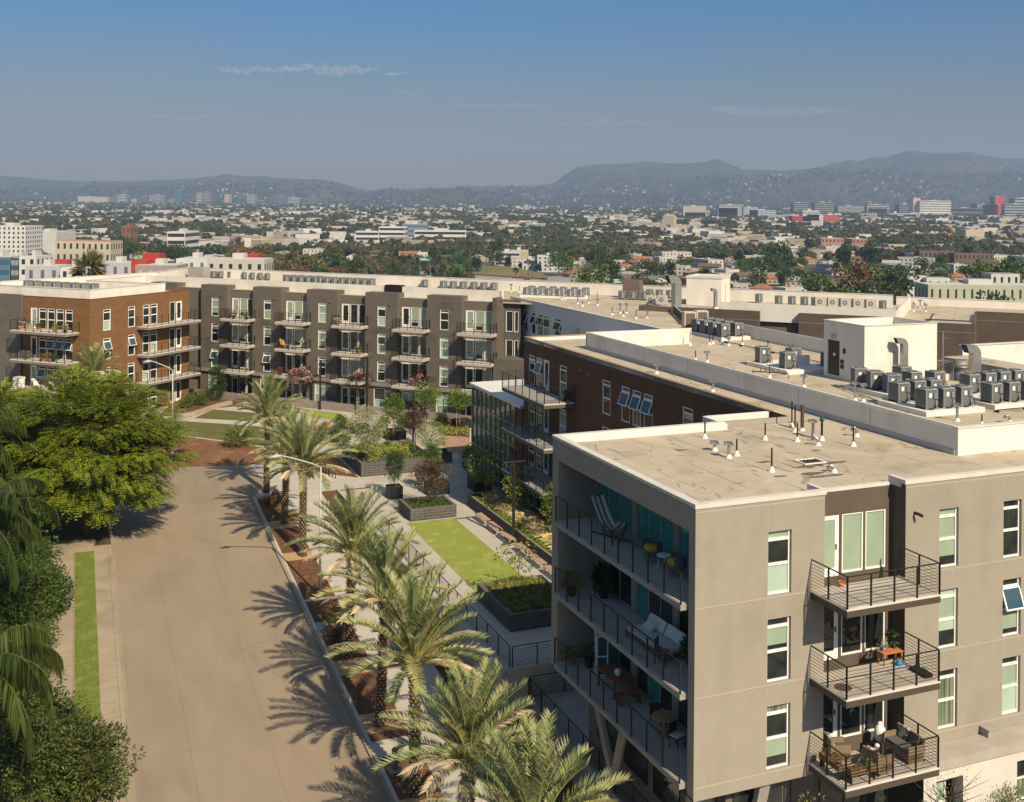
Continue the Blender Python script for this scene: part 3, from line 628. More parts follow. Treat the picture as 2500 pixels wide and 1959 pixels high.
# ================================================================== ground
def sm_(a, b, x): t = max(0., min(1., (x-a)/(b-a))); return t*t*(3-2*t)
def plain(y): return -26.5+.007*max(0, y-800)
def G(x, y):
    u, v = F1.l((x, y)); near = max(zs(v), -9.)-.4
    k = max(sm_(168, 420, y), sm_(60, 230, -x-.15*y), sm_(70, 260, x-.35*y))
    return near*(1-k)+plain(y)*k
soil = mat('dry soil', (.12, .09, .055), .95, (.085, .07, .04), .15, 8, .3, 8, c3=(.07, .085, .035), sc3=.05)
city_g = mat('city ground', (.06, .066, .038), .95, (.13, .115, .095), .012, 9, 0, c3=(.045, .06, .028), sc3=.03, lo=.45, hi=.6)
g_ = MB(); ys = [-40+6*i for i in range(55)]; 
while ys[-1] < 16000: ys.append(ys[-1]*1.06+4)
NX = 60
for j, y in enumerate(ys):
    wd = 90+max(0, y)*.75
    for i in range(NX+1): x = -wd+2*wd*i/NX; g_.v.append((x, y, G(x, y)))
for j in range(len(ys)-1):
    for i in range(NX):
        a = j*(NX+1)+i; g_.f.append((a, a+1, a+NX+2, a+NX+1)); g_.m.append(0 if ys[j] < 330 else 1)
g_.build('ground', [soil, city_g], None, True, kind='structure')
FK = dict(loc=(*N0, 0), rz=AN1)
road = mat('tan concrete road', (.285, .226, .162), .9, (.255, .202, .145), .6, 10, .25, 30, c3=(.225, .18, .132), sc3=.3, dist=.6, stretch=(1, .28, 1))
def road_cracks():
    t = road.node_tree; N = t.nodes; L = t.links; b = N['Principled BSDF']; src = b.inputs['Base Color'].links[0].from_socket
    g = N.new('ShaderNodeTexCoord')
    def lay(vec, fac_node_out, a, z, amt, col, prev):
        mr = N.new('ShaderNodeMapRange'); mr.inputs[1].default_value = a; mr.inputs[2].default_value = z; mr.inputs[3].default_value = amt; mr.inputs[4].default_value = 0
        L.new(fac_node_out, mr.inputs[0]); mx = N.new('ShaderNodeMixRGB'); L.new(prev, mx.inputs[1]); mx.inputs[2].default_value = (*col, 1); L.new(mr.outputs[0], mx.inputs[0]); return mx.outputs[0]
    n = N.new('ShaderNodeTexNoise'); n.inputs['Scale'].default_value = .9; n.inputs['Detail'].default_value = 6; L.new(g.outputs['Object'], n.inputs['Vector'])
    vm = N.new('ShaderNodeVectorMath'); vm.operation = 'MULTIPLY_ADD'; vm.inputs[1].default_value = (.5, .5, 0); L.new(n.outputs['Color'], vm.inputs[0]); L.new(g.outputs['Object'], vm.inputs[2])
    vo = N.new('ShaderNodeTexVoronoi'); vo.feature = 'DISTANCE_TO_EDGE'; vo.inputs['Scale'].default_value = .16; L.new(vm.outputs[0], vo.inputs['Vector'])
    c = lay(None, vo.outputs['Distance'], .0004, .0018, .6, (.14, .11, .08), src)
    br = N.new('ShaderNodeTexBrick'); br.inputs['Brick Width'].default_value = 3.65; br.inputs['Row Height'].default_value = 7.; br.offset = 0; br.inputs['Scale'].default_value = 1
    br.inputs['Mortar Size'].default_value = .022; br.inputs['Mortar Smooth'].default_value = .3
    vm2 = N.new('ShaderNodeVectorMath'); vm2.operation = 'MULTIPLY_ADD'; vm2.inputs[1].default_value = (.06, .06, 0); L.new(n.outputs['Color'], vm2.inputs[0]); L.new(g.outputs['Object'], vm2.inputs[2]); L.new(vm2.outputs[0], br.inputs['Vector'])
    iv = N.new('ShaderNodeMath'); iv.operation = 'SUBTRACT'; iv.inputs[0].default_value = 1; L.new(br.outputs['Fac'], iv.inputs[1])
    c = lay(None, iv.outputs[0], 0, 1, .5, (.18, .14, .10), c)
    L.new(c, b.inputs['Base Color'])
road_cracks()
walk = mat('pale sidewalk', (.47, .43, .37), .9, (.42, .385, .33), .6, 7, .15, 40, c3=(.36, .33, .285), sc3=.2)
walk_old = mat('old sidewalk', (.36, .29, .205), .9, (.30, .245, .175), .7, 7, .2, 40, c3=(.22, .19, .14), sc3=.3)
def joints(m, bw, rh, ms=.012, col=(.2, .17, .13), amt=.55):
    t = m.node_tree; N = t.nodes; L = t.links; b = N['Principled BSDF']; src = b.inputs['Base Color'].links[0].from_socket
    g = N.new('ShaderNodeTexCoord'); br = N.new('ShaderNodeTexBrick'); br.offset = 0; br.inputs['Scale'].default_value = 1
    br.inputs['Brick Width'].default_value = bw; br.inputs['Row Height'].default_value = rh; br.inputs['Mortar Size'].default_value = ms; br.inputs['Mortar Smooth'].default_value = .2
    L.new(g.outputs['Object'], br.inputs['Vector']); mu_ = N.new('ShaderNodeMath'); mu_.operation = 'MULTIPLY'; mu_.inputs[1].default_value = amt; L.new(br.outputs['Fac'], mu_.inputs[0])
    mx = N.new('ShaderNodeMixRGB'); L.new(src, mx.inputs[1]); mx.inputs[2].default_value = (*col, 1); L.new(mu_.outputs[0], mx.inputs[0]); L.new(mx.outputs[0], b.inputs['Base Color'])
joints(walk, 3.0, 1.7); joints(walk_old, 2.2, 1.55, .018, (.12, .09, .06))
mulch = mat('brown bark mulch', (.155, .075, .036), .95, (.085, .042, .022), 9, 3, .8, 45, c3=(.20, .105, .055), sc3=2.5)
mulch_red = mat('reddish mulch slope', (.20, .095, .048), .95, (.15, .07, .036), 1.2, 7, .4, 25, c3=(.25, .14, .075), sc3=.5)
sand = mat('tan decomposed granite', (.42, .29, .15), .95, (.37, .25, .13), 2.5, 6, .2, 60)
turf = mat('bright lawn', (.285, .325, .058), .95, (.215, .26, .042), 5, 9, .9, 90, c3=(.34, .37, .10), sc3=.8)
turf2 = mat('verge grass', (.16, .20, .032), .95, (.11, .145, .022), 6, 9, .9, 90, c3=(.22, .24, .06), sc3=1.2)
grass_olive = mat('olive grass', (.12, .12, .038), .95, (.095, .10, .03), 1.2, 7, .4, 50, c3=(.15, .135, .055), sc3=.6)
def strip(mb, u0, u1, v0, v1, dz, th=.25):
    for a, b in ((v0, min(v1, 55)), (max(v0, 55), v1)):
        if b > a: mb.prism([(u0, a), (u1, a), (u1, b), (u0, b)], lambda x, y: zs(y)+dz-th, lambda x, y: zs(y)+dz)
    return mb
def rect(u0, u1, v0, v1): return [(u0, v0), (u1, v0), (u1, v1), (u0, v1)]
m_ = MB(); m_.q(*[(x, y, zs(y)) for x, y in ((-17.2, -34), (-6.6, -34), (-6.6, 55), (-17.2, 55))])
bulb = [(-17.2, 55), (-6.6, 55), (-4.9, 59.5), (-5.2, 66.1), (-11.2, 67.2), (-19, 66.5), (-27, 64), (-27, 55)]
m_.q(*[(x, y, .006 if y > 55 else 0.0) for x, y in bulb]); m_.build('road', road, None, kind='structure', **FK)
m_ = strip(MB(), -6.78, -6.6, -34, 55, .12); m_ = strip(m_, -17.4, -17.2, -34, 55, .10); m_.build('kerb', mat('kerb concrete', (.31, .255, .19), .85, (.26, .215, .16), .8, 6), None, kind='structure', **FK)
m_ = strip(MB(), -6.6, -1.25, -34, 55, .125); m_.build('sidewalk', walk, None, kind='structure', **FK)
m_ = strip(MB(), -18.5, -17.4, -34, 48, .105); strip(m_, -21.2, -19.72, -34, 49, .10); strip(m_, -19.72, -18.5, 47.1, 49, .10); strip(m_, -19.72, -18.5, -34, 24.9, .10)
m_.build('sidewalk', walk_old, None, kind='structure', **FK)
m_ = strip(MB(), -19.72, -18.5, 24.9, 47.1, .13, .2); o_ = m_.build('verge_grass', turf2, None, kind='structure', **FK)
m_ = MB()
for u0, v0 in ((-19.9, 47.9), (-19.3, 48.9)):
    m_.box(u0, v0, zs(v0)+.1, u0+.9, v0+.5, zs(v0)+.13)
tag(m_.build('utility_cover', mat('old cover concrete', (.30, .25, .18), .9), None, **FK), 'pair of rectangular utility covers in the left sidewalk above the verge grass', 'utility cover')
# planting beds under the palms
m_ = MB()
def bed(mb, v0, v1, dz=.129): mb.q(*[(x, y, zs(y)+dz) for x, y in rect(-6.42, -4.45, v0, v1)])
for a, b in ((42.9, 47.6), (49.2, 54.3), (35.2, 41.5), (31.9, 34.9), (26.9, 30.2), (21.2, 25.3), (18.7, 19.4), (13.9, 17.3), (8.2, 11.9), (1.5, 5.3), (-5, -1)): bed(m_, a, b)
m_.build('planting_bed', mulch, None, kind='structure', **FK)
m_ = MB()
for a, b in ((41.5, 42.9), (47.6, 49.2), (54.3, 54.9), (25.3, 26.9), (19.4, 21.2), (12.5, 13.9), (6.7, 8.2), (0, 1.5)): bed(m_, a, b)
m_.build('granite_bed', sand, None, kind='structure', **FK)
m_ = strip(MB(), -1.25, 3.0, -34, 55, .02, .3); m_.build('planting_bed', mulch, None, kind='structure', **FK)
m_ = strip(MB(), -60, -21.2, -34, 55, .07, .5); strip(m_, -21.2, -17.4, 49, 55, .07, .5); m_.build('planting_bed', soil, None, kind='structure', **FK)
# podium of the court
m_ = MB(); m_.prism([(.3, 18.5), (14, 18.5), (14, 55), (.3, 55)], -4, 0); m_.build('podium', walk, None, kind='structure', **FK)
m_ = MB(); m_.prism([(1.5, -10), (12, -10), (12, 18.5), (1.5, 18.5)], -6, -1.5); m_.build('lower_walkway', conc_grey, None, kind='structure', **FK)
m_ = MB(); m_.prism([(-1.25, 55), (60, 55), (60, 112), (-60, 112), (-60, 55), (-27, 55)], -.6, -.002); m_.build('plaza', walk, None, kind='structure', **FK)
m_ = MB(); m_.prism([(-6.6, 55), (-1.25, 55), (-1.25, 58), (-4.7, 59.5)], -.6, -.0021); m_.build('plaza', walk, None, kind='structure', **FK)
def sheet(name, pts, z, m, fr=None, **kw):
    if fr is None: return flat(name, pts, z, m, None, **kw)
    return flat(name, pts, z, m, None, loc=(*fr.o, 0), rz=fr.an, **kw)
sheet('lawn', [(2.75, 26), (6.55, 26), (6.6, 44.3), (2.95, 44.3)], .016, turf, F1, kind='structure')
sheet('lawn', [F1.l((-22, 118)), F1.l((-17.3, 115.5)), F1.l((-19.0, 120.5)), F1.l((-24, 123))], .01, turf, F1, kind='structure')
sheet('mulch_slope', [(-52, 90), (-33, 95), (-29.2, 95.2), (-23.1, 96.5), (-18.6, 97), (-17.5, 101), (-23.6, 103.2), (-27, 105), (-33, 108), (-52, 114)], .02, mulch_red, kind='structure')
sheet('grass_band', [(-52, 114.3), (-33, 108.5), (-27, 105.5), (-23.6, 103.7), (-21, 108), (-24.5, 112.3), (-29.3, 113.8), (-36, 115.5), (-52, 120)], .022, grass_olive, kind='structure')
sheet('grass_band', [(-34.4, 117), (-29, 115.9), (-24, 114), (-25, 119), (-31, 121), (-33.6, 121.9)], .024, grass_olive, kind='structure')
sheet('planting_bed', [(-38.6, 118), (-34.9, 117.6), (-33.8, 122.5), (-31, 124.5), (-32, 131), (-40, 131)], .026, mulch, kind='structure')
sheet('terracotta_paving', [F1.h(600+x/2.595, 860+y/2.595, 0) for x, y in ((1190, 560), (1260, 535), (1418, 540), (1418, 690), (1260, 600))], .01, brickmat('terracotta pavers', (.40, .25, .17), (.34, .21, .145), (.25, .17, .12), .4, .2, .008, axis='x', bump=.2), F1, kind='structure')
sheet('planting_bed', [F1.h(600+x/2.595, 860+y/2.595, 0) for x, y in ((1240, 440), (1418, 470), (1418, 540), (1250, 530))], .012, mulch, F1, kind='structure')
sheet('planting_bed', [(-1.2, 62.3), (2.8, 58.4), (2.8, 66), (.6, 70)], .012, mulch, F1, kind='structure')
# seat wall curve and low walls
sw = MB(); pts = [(-36.2, 116.6), (-35.4, 117.1), (-34.6, 118.3), (-34.1, 119.9), (-33.7, 121.6), (-33.2, 123.2), (-32.3, 125)]
for a, b in zip(pts[:-1], pts[1:]):
    d = (Vector(b)-Vector(a)).normalized(); n = Vector((-d.y, d.x))*.45; sw.prism([a, b, tuple(Vector(b)+n), tuple(Vector(a)+n)], 0, .45)
tag(sw.build('seat_wall', mat('wood topped wall', (.38, .31, .24), .85, (.32, .26, .2), 2, 4)), 'curved low seat wall snaking past the planting in front of the left brick block', 'seat wall')
rw = MB(); rw.box(1.9, 17.9, 0, 36.5, 18.2, .85)
for a in (6.2, 14.0, 22.0, 29.8): rw.box(a, 18.2, 0, a+.3, 19.35, .84)
rw.box(-6, 16.8, 0, 1.9, 17.1, 1.1); rw.box(-6, 14.6, 0, -5.7, 16.8, 1.05)
tag(rw.build('retaining_wall', block_lt, None, loc=(*L0, 0), rz=AN2), 'long low taupe block wall fencing the patios of the long dark building', 'wall')
pw = MB(); pw.box(.08, 18.3, -4, .29, 55, .12); pw.build('w', walk).name = 'podium_wall'
o = bpy.data.objects['podium_wall']; o.location = (*N0, 0); o.rotation_euler = (0, 0, AN1); tag(o, 'low concrete wall along the edge of the raised court behind the palms', 'wall')
# railings of the podium
def rail_thing(pts, z, label, rails=7):
    r_ = MB(); railing(r_, pts, z, 1.05, .05, 1.6, rails, .014)
    return tag(r_.build('railing', metal_dark, None, loc=(*N0, 0), rz=AN1), label, 'railing', 'court railings')
rail_thing([(.75, 18.7), (.75, 43)], 0, 'dark cable railing running along the court edge beside the lawn path')
rail_thing([(.85, 18.6), (3.6, 18.6)], 0, 'short dark cable railing crossing in front of the shaded grass planter')
rail_thing([(1.6, 18.2), (1.6, 4)], -1.5, 'dark cable railing on the lower shaded walkway under the corner balconies')
rail_thing([(1.7, 18.2), (5.5, 18.2)], -1.5, 'dark railing at the far end of the lower shaded walkway')
# ------------------------------------------------------------------ planters
soil_d = mat('dark planting soil', (.04, .03, .02), .95, (.06, .045, .03), 6, 4, .5, 40)
def planter(name, label, u0, u1, v0, v1, h, m=block, t=.2, cap=None, cat='planter', grp=None, z=0):
    T_ = thing(name, label, cat, (*F1.w((u0+u1)/2, (v0+v1)/2), ) if False else (*F1.w((u0+u1)/2, (v0+v1)/2)[:2], z), AN1, grp)
    a, b = (u1-u0)/2, (v1-v0)/2; w_ = MB()
    w_.box(-a, -b, 0, a, -b+t, h); w_.box(-a, b-t, 0, a, b, h); w_.box(-a, -b+t, 0, -a+t, b-t, h); w_.box(a-t, -b+t, 0, a, b-t, h); w_.build('wall', m, T_)
    if cap:
        c = MB(); e = .02; c.box(-a-e, -b-e, h+.001, a+e, -b+t+e, h+.06); c.box(-a-e, b-t-e, h+.001, a+e, b+e, h+.06); c.box(-a-e, -b+t+e, h+.001, -a+t+e, b-t-e, h+.06); c.box(a-t-e, -b+t+e, h+.001, a+e, b-t-e, h+.06); c.build('cap', cap, T_)
    s = MB(); s.box(-a+t, -b+t, 0, a-t, b-t, h-.12); s.build('soil', soil_d, T_); return T_
cap_g = mat('grey cap block', (.12, .115, .112), .85)
planter('block_planter', 'large grey block planter full of lime green shrubs beside the tall palms', 3.05, 9.6, 58.45, 65.8, 1.1, cap=cap_g)
planter('block_planter', 'grey block planter with the purple leaved tree at the head of the lawn', 3.25, 6.85, 44.5, 47.6, .85, cap=cap_g)
planter('block_planter', 'long dark block planter with golden grasses behind the row of benches', 8.75, 11.6, 13.5, 47.4, .8, cap=mat('wood cap', (.23, .19, .15), .8))
planter('block_planter', 'dark block planter of tall grass at the near end of the lawn, mostly in shade', 2.45, 6.6, 22.8, 28.1, .9, cap=cap_g)
pb_ = mat('black powder coat', (.015, .015, .015), .5)
PG = 'black box planters in the court'
planter('box_planter', 'black box planter with a yellow green tree near the glass pavilion corner', 10.5, 12.0, 50.5, 52.3, 1.05, pb_, .06, grp=PG)
planter('box_planter', 'black box planter holding a narrow dark green shrub, left of the purple leaved tree', 3.4, 4.5, 50.7, 51.9, .95, pb_, .06, grp=PG)
planter('box_planter', 'wide black box planter just behind the purple leaved tree', 6.6, 8.4, 50.7, 51.9, .95, pb_, .06, grp=PG)
planter('box_planter', 'black box planter with a staked round tree beyond the large block planter', 9.0, 10.9, 71.4, 73.2, .85, pb_, .06, grp=PG)
planter('box_planter', 'black box planter with a staked tree by the far left edge of the glass pavilion', 17.2, 18.9, 74.4, 76, .8, pb_, .06, grp=PG)
planter('box_planter', 'black box planter half hidden behind the silvery tree', 6.5, 8.2, 75.4, 77, .8, pb_, .06, grp=PG)
# benches
wood = mat('pinkish timber slats', (.50, .33, .24), .75, (.43, .28, .20), 3, 4, stretch=(1, 8, 1)); steel_l = mat('pale steel leg', (.45, .46, .47), .4, metal=.4)
T_ = thing('bench', 'x', 'bench', (0, 0, 0), AN1, 'backless timber benches in a row')
s = MB()
for i in range(5): s.box(-.24+i*.1, -1.02, .43, -.16+i*.1, 1.02, .47)
s.build('seat', wood, T_)
for y in (-.95, .9):
    l = MB(); l.box(-.22, y, 0, -.15, y+.05, .43); l.box(.15, y, 0, .22, y+.05, .43); l.box(-.15, y, .38, .15, y+.05, .43); l.box(-.15, y, 0, .15, y+.05, .04); l.build('leg', steel_l, T_)
for i, v in enumerate((42.5, 40.05, 37.6, 34.7, 32.3, 29.9)):
    o = T_ if i == 0 else dup(T_); o.location = F1.w(8.2, v, 0.003)
    o['label'] = ['backless timber bench farthest along the planter, nearest the glass pavilion', 'second backless bench counting from the glass pavilion end', 'third backless bench, just left of the black lamp post', 'fourth backless bench, just right of the black lamp post', 'fifth backless bench behind the sparse young tree', 'last backless bench, mostly hidden by the corner building'][i]
# black T lamps
def tlamp(x, y, h, label, rz):
    T_ = thing('street_lamp', label, 'lamp post', (x, y, 0), rz, 'black T headed court lamps')
    b = MB(); b.box(-.085, -.085, 0, .085, .085, h); b.box(-.16, -.16, 0, .16, .16, .05); b.build('pole', metal_dark, T_)
    b = MB(); b.box(-.85, -.09, h, .85, .09, h+.05); b.build('lamp_head', bronze, T_)
    b = MB(); b.box(-.7, -.06, h-.015, -.12, .06, h-.001); b.box(.12, -.06, h-.015, .7, .06, h-.001); b.build('lens', mat('lamp lens', (.5, .5, .48), .3), T_)
x, y, _ = F1.w(8.55, 37.35); tlamp(x, y, 5.6, 'tall black T headed lamp post rising between the benches', AN1)
x, y, _ = hit(1008.5, 1092, 0); tlamp(x, y, 5.4, 'black T headed lamp post in the middle of the court beside the dark reddish tree', R(-4))
x, y, _ = atZ(896, 1000, 118); tlamp(x, y, 6.6, 'black T headed lamp post right of the middle pink flowering tree', R(35))
x, y, _ = atZ(781.3, 1000, 122.5); tlamp(x, y, 5.6, 'black T headed lamp post behind the crowns of the tallest far palms', R(-3))
x, y, _ = atZ(583, 1000, 130); tlamp(x, y, 4.9, 'small black T headed lamp post farthest left by the clipped conical tree', R(-3))
# white street lights
def wlamp(x, y, z, h, arm, label):
    T_ = thing('street_lamp', label, 'street light', (x, y, z), AN1, 'white curved arm street lights')
    wm = mat('pale painted steel', (.42, .42, .41), .5)
    MB().tube([(0, 0, 0), (0, 0, h)], .085, 10, r2=.05).build('pole', wm, T_, True)
    MB().lathe([(.2, 0), (.2, .12), (.12, .3), (.1, .32)], n=12).build('base', conc_grey, T_)
    pts = [(0, 0, h-.05)]+[(-arm*math.sin(a)*1.0, 0, h+.75*math.sin(a*.98)*1.0 if False else h+.9*(1-(1-t)**2)) for t, a in [(i/8, i/8*math.pi/2) for i in range(1, 9)]]
    MB().tube(pts, .045, 8).build('arm', wm, T_, True)
    b = MB(); b.tube([(-arm+.05, 0, h+.9), (-arm-.3, 0, h+.88), (-arm-.75, 0, h+.84)], [.06, .13, .05], 8); b.build('lamp_head', wm, T_, True)
    MB().cyl(-arm-.3, 0, h+.98, h+1.08, .05, 8).build('sensor', wm, T_)
x, y, _ = F1.w(-5.4, 35.4); wlamp(x, y, zs(35.4)+.1, 8.2, 2.5, 'white street light with a curved arm rising between the palms over the road')
wlamp(-31.4, 100, 0, 7.9, 1.9, 'white street light with a curved arm standing behind the big yellow green tree')
# bike hoops
T_ = thing('bike_rack', 'x', 'bike rack', (0, 0, 0), AN1, 'row of bike hoops')
b = MB(); b.tube([(0, -.3, 0), (0, -.3, .65)]+[(0, -.3*math.cos(a), .65+.3*math.sin(a)) for a in [math.pi*i/8 for i in range(1, 8)]]+[(0, .3, .65), (0, .3, 0)], .03, 8); b.build('hoop', metal_dark, T_, True)
b = MB(); b.cyl(0, -.3, 0, .02, .07, 10); b.cyl(0, .3, 0, .02, .07, 10); b.build('base_plate', metal_dark, T_)
for i in range(5):
    o = T_ if i == 0 else dup(T_); o.location = F1.w(.1+.13*i, 61.4-.62*i, .0); o.rotation_euler = (0, 0, AN1+R(75))
    o['label'] = ['farthest left dark bike hoop on the plaza by the third palm', 'second dark bike hoop from the left', 'middle dark bike hoop of the row of five', 'fourth dark bike hoop from the left', 'nearest dark bike hoop, closest to the planter corner'][i]
# barbecue counter
T_ = thing('barbecue', 'dark barbecue counter with a black hooded grill beside the glass pavilion', 'barbecue', F1.w(11.2, 61.2, 0), AN1)
MB().box(-.8, -.4, 0, .9, .4, .85).build('counter', block, T_); MB().box(-.85, -.45, .85, .95, .45, .91).build('worktop', mat('dark worktop', (.05, .05, .05), .4), T_)
b = MB(); b.tube([(-.35, .0, .98), (.5, .0, .98)], .26, 12); b.build('grill_hood', pb_, T_); MB().tube([(-.3, -.3, 1.0), (.45, -.3, 1.0)], .02, 6).build('handle', galv, T_)
# bollard light at the lower bed
T_ = thing('bollard', 'ribbed concrete bollard light in the lowest planting bed beside the palm', 'bollard', F1.w(-6.0, 16.1, zs(16.1)+.13), AN1)
MB().box(-.3, -.3, 0, .3, .3, .1).build('base', conc_grey, T_); b = MB(); b.lathe([(.15, .1), (.15, .75), (.155, .76), (.155, .8), (.14, .81), (.155, .85), (.155, .88), (.14, .9), (.155, .94), (.155, .98), (.1, 1.05), (0, 1.06)], n=14); b.build('post', mat('brown ribbed post', (.15, .12, .09), .7), T_)

def boulder(px, py, v, r, label, seed):
    random.seed(seed); from mathutils import noise
    b = MB(); n1, n2 = 8, 12
    for a in range(n1+1):
        th = math.pi*a/n1
        for q in range(n2):
            ph = 2*math.pi*q/n2; d = Vector((math.sin(th)*math.cos(ph), math.sin(th)*math.sin(ph), math.cos(th))); s_ = r*(1+.35*noise.noise(d*1.6+Vector((seed, 0, 0)))); b.v.append((d.x*s_, d.y*s_, max(-.1, d.z*s_*.6)))
    for a in range(n1):
        for q in range(n2): b.f.append((a*n2+q, (a+1)*n2+q, (a+1)*n2+(q+1) % n2, a*n2+(q+1) % n2)); b.m.append(0)
    x, y, _ = hit(px, py, zs(v)+.1); tag(b.build('boulder', mat('tan boulder', (.27, .17, .075), .9, (.17, .10, .05), 3, 5, .6, 8), None, False, loc=(x, y, zs(F1.l((x, y))[1])+.15)), label, 'boulder', 'boulders in the palm beds')
boulder(716, 1268, 48, .6, 'rounded tan boulder right of the second far palm trunk', 1); boulder(812, 1545, 30, .65, 'tan boulder left of the palm below the street light', 2); boulder(805, 1490, 33, .45, 'low tan boulder between the street light base and the palm', 3)
# ================================================================== plants
def rdir():
    z = random.uniform(-1, 1); a = random.uniform(0, 2*math.pi); r = math.sqrt(1-z*z); return Vector((r*math.cos(a), r*math.sin(a), z))
def leaf(mb, p, d, l, w, n=None):
    """rhomb leaf from p along d"""
    s = d.cross(n if n is not None else rdir()); 
    if s.length < 1e-4: s = Vector((1, 0, 0))
    s = s.normalized()*w*.5; m = p+d*l*.45
    mb.q(p, m+s, p+d*l, m-s)
LEAF = {}
def lm(name, c, c2=None, rough=.55):
    if name in LEAF: return LEAF[name]
    m = mat(name, c, rough, c2 or tuple(x*.7 for x in c), 1.5, 2, spec=.25); 
    b = m.node_tree.nodes['Principled BSDF']
    LEAF[name] = m; return m
def crown(rad, ncl, nl, l, w, cr=.35, cz=0., shell=.55, droop=0., flat_=1., mats=2, cut=None):
    mb = MB()
    for i in range(ncl):
        d = rdir(); k = random.uniform(shell, 1.); c = Vector((d.x*rad[0]*k, d.y*rad[1]*k, cz+d.z*rad[2]*k))
        if cut is not None and d.z < cut: continue
        r = cr*random.uniform(.6, 1.3); kk = random.choice(range(mats))
        for j in range(nl):
            e = rdir(); q = c+Vector((e.x*r, e.y*r, e.z*r*.75*flat_)); o = (e+d*.8+Vector((0, 0, -droop))).normalized()
            mb.k = kk if random.random() < .8 else random.randrange(mats)
            leaf(mb, q, o, l*random.uniform(.7, 1.3), w*random.uniform(.8, 1.2))
    return mb
def trunk_mesh(h, r0, r1, branches, reach, bend=.15, top=None):
    mb = MB(); b1 = random.uniform(-bend, bend); b2 = random.uniform(-bend, bend)
    mb.tube([(0, 0, -.05), (b1*.3, b2*.3, h*.35), (b1, b2, h*.7), (b1*1.1, b2*1.1, h)], [r0, r0*.85, r0*.7, r1], 8)
    for i in range(branches):
        a = 2*math.pi*(i+random.random()*.5)/branches; z = h*random.uniform(.55, .95); L = reach*random.uniform(.6, 1)
        p = Vector((b1*z/h, b2*z/h, z)); q = p+Vector((math.cos(a)*L*.5, math.sin(a)*L*.5, L*.35)); e = p+Vector((math.cos(a)*L, math.sin(a)*L, L*.75))
        mb.tube([p, q, e], [r1*.9, r1*.6, r1*.25], 5)
    return mb
bark = mat('grey brown bark', (.13, .10, .075), .9, (.09, .07, .05), 8, 4, .5, 30, stretch=(1, 1, .3)); bark_r = mat('reddish bark', (.22, .11, .06), .9)
TC = {}
def tree(label, loc, h, rad, cols, ncl, nl, l, w, cr=.35, trunk=.07, name='tree', group=None, cat='tree', rz=None, br=6, key=None, stake=False, barkm=None, **kw):
    x, y, z = loc; T_ = thing(name, label, cat, (x, y, z), rz if rz is not None else random.uniform(0, 6.28), group)
    if key and key in TC: tm, cm_ = TC[key]
    else:
        hz = h-rad[2]
        tm = trunk_mesh(hz, trunk, trunk*.55, br, max(rad[0], rad[2])*.8).mesh('trunk', barkm or bark)
        cm_ = crown(rad, ncl, nl, l, w, cr, hz, mats=len(cols), **kw).mesh('crown', [lm(*c) for c in cols])
        if key: TC[key] = (tm, cm_)
    obj('trunk', tm, T_, True); obj('crown', cm_, T_)
    if stake:
        s = MB(); 
        for dx in (-.35, .35): s.tube([(dx, .1, 0), (dx, .1, h*.55)], .03, 6)
        s.build('stake', mat('timber stake', (.38, .22, .12), .8), T_)
    return T_
# ------------------------------------------------------------------ date palms
pg1 = lm('palm grey green', (.30, .31, .155), (.215, .235, .105)); pg2 = lm('palm deep green', (.13, .17, .065), (.095, .135, .048)); pg3 = lm('palm dry tan', (.55, .44, .31), (.42, .33, .22)); pg4 = lm('palm yellow green', (.36, .36, .14), (.28, .285, .105))
rach = lm('palm rachis', (.36, .30, .10), (.30, .25, .09))
def frond(mb, base, az, el, L, droop, nleaf, ll, lw, kleaf, krach=4, vee=.75, twist=0., start=.12, hang=0.):
    ca, sa = math.cos(az), math.sin(az); p = Vector(base); N = 14; pts = [p.copy()]; dirs = []
    e = el
    for i in range(N):
        t = (i+1)/N; e2 = el-droop*t**1.5; d = Vector((math.cos(e2)*ca, math.cos(e2)*sa, math.sin(e2))); dirs.append(d); p = p+d*L/N; pts.append(p.copy())
    dirs.append(dirs[-1])
    mb.k = krach; mb.tube(pts[::2], [.035*(1-.85*i/(N/2)) for i in range(N//2+1)], 4, cap=False)
    side = Vector((-sa, ca, 0))
    for j in range(nleaf):
        t = start+(1-start)*(j+random.random()*.6)/nleaf; x = t*N; i = min(int(x), N-1); f = x-i
        q = pts[i].lerp(pts[i+1], f); d = dirs[i]; up = side.cross(d)*-1.0
        prof = math.sin(math.pi*min(1, .12+.95*(1-t)**.7*1.0))**.6 if t > .3 else (.35+t*2.0)
        l = ll*max(.25, min(1, prof))*random.uniform(.85, 1.15)
        for s_ in (-1, 1):
            v = (d*(.55+t*.5)+side*s_*.9+up*vee*random.uniform(.5, 1.2)+Vector((0, 0, -hang))).normalized()
            nrm = (up*.6+side*s_*-.4+rdir()*.35).normalized()
            mb.k = kleaf if random.random() < .85 else random.choice([0, 3, kleaf])
            sd_ = v.cross(nrm).normalized()*lw*.5; a = q; m = q+v*l*.4; tip = q+v*l+Vector((0, 0, -l*(.05+hang*.3)))
            mb.q(a-sd_*.5, a+sd_*.5, m+sd_, tip, m-sd_)
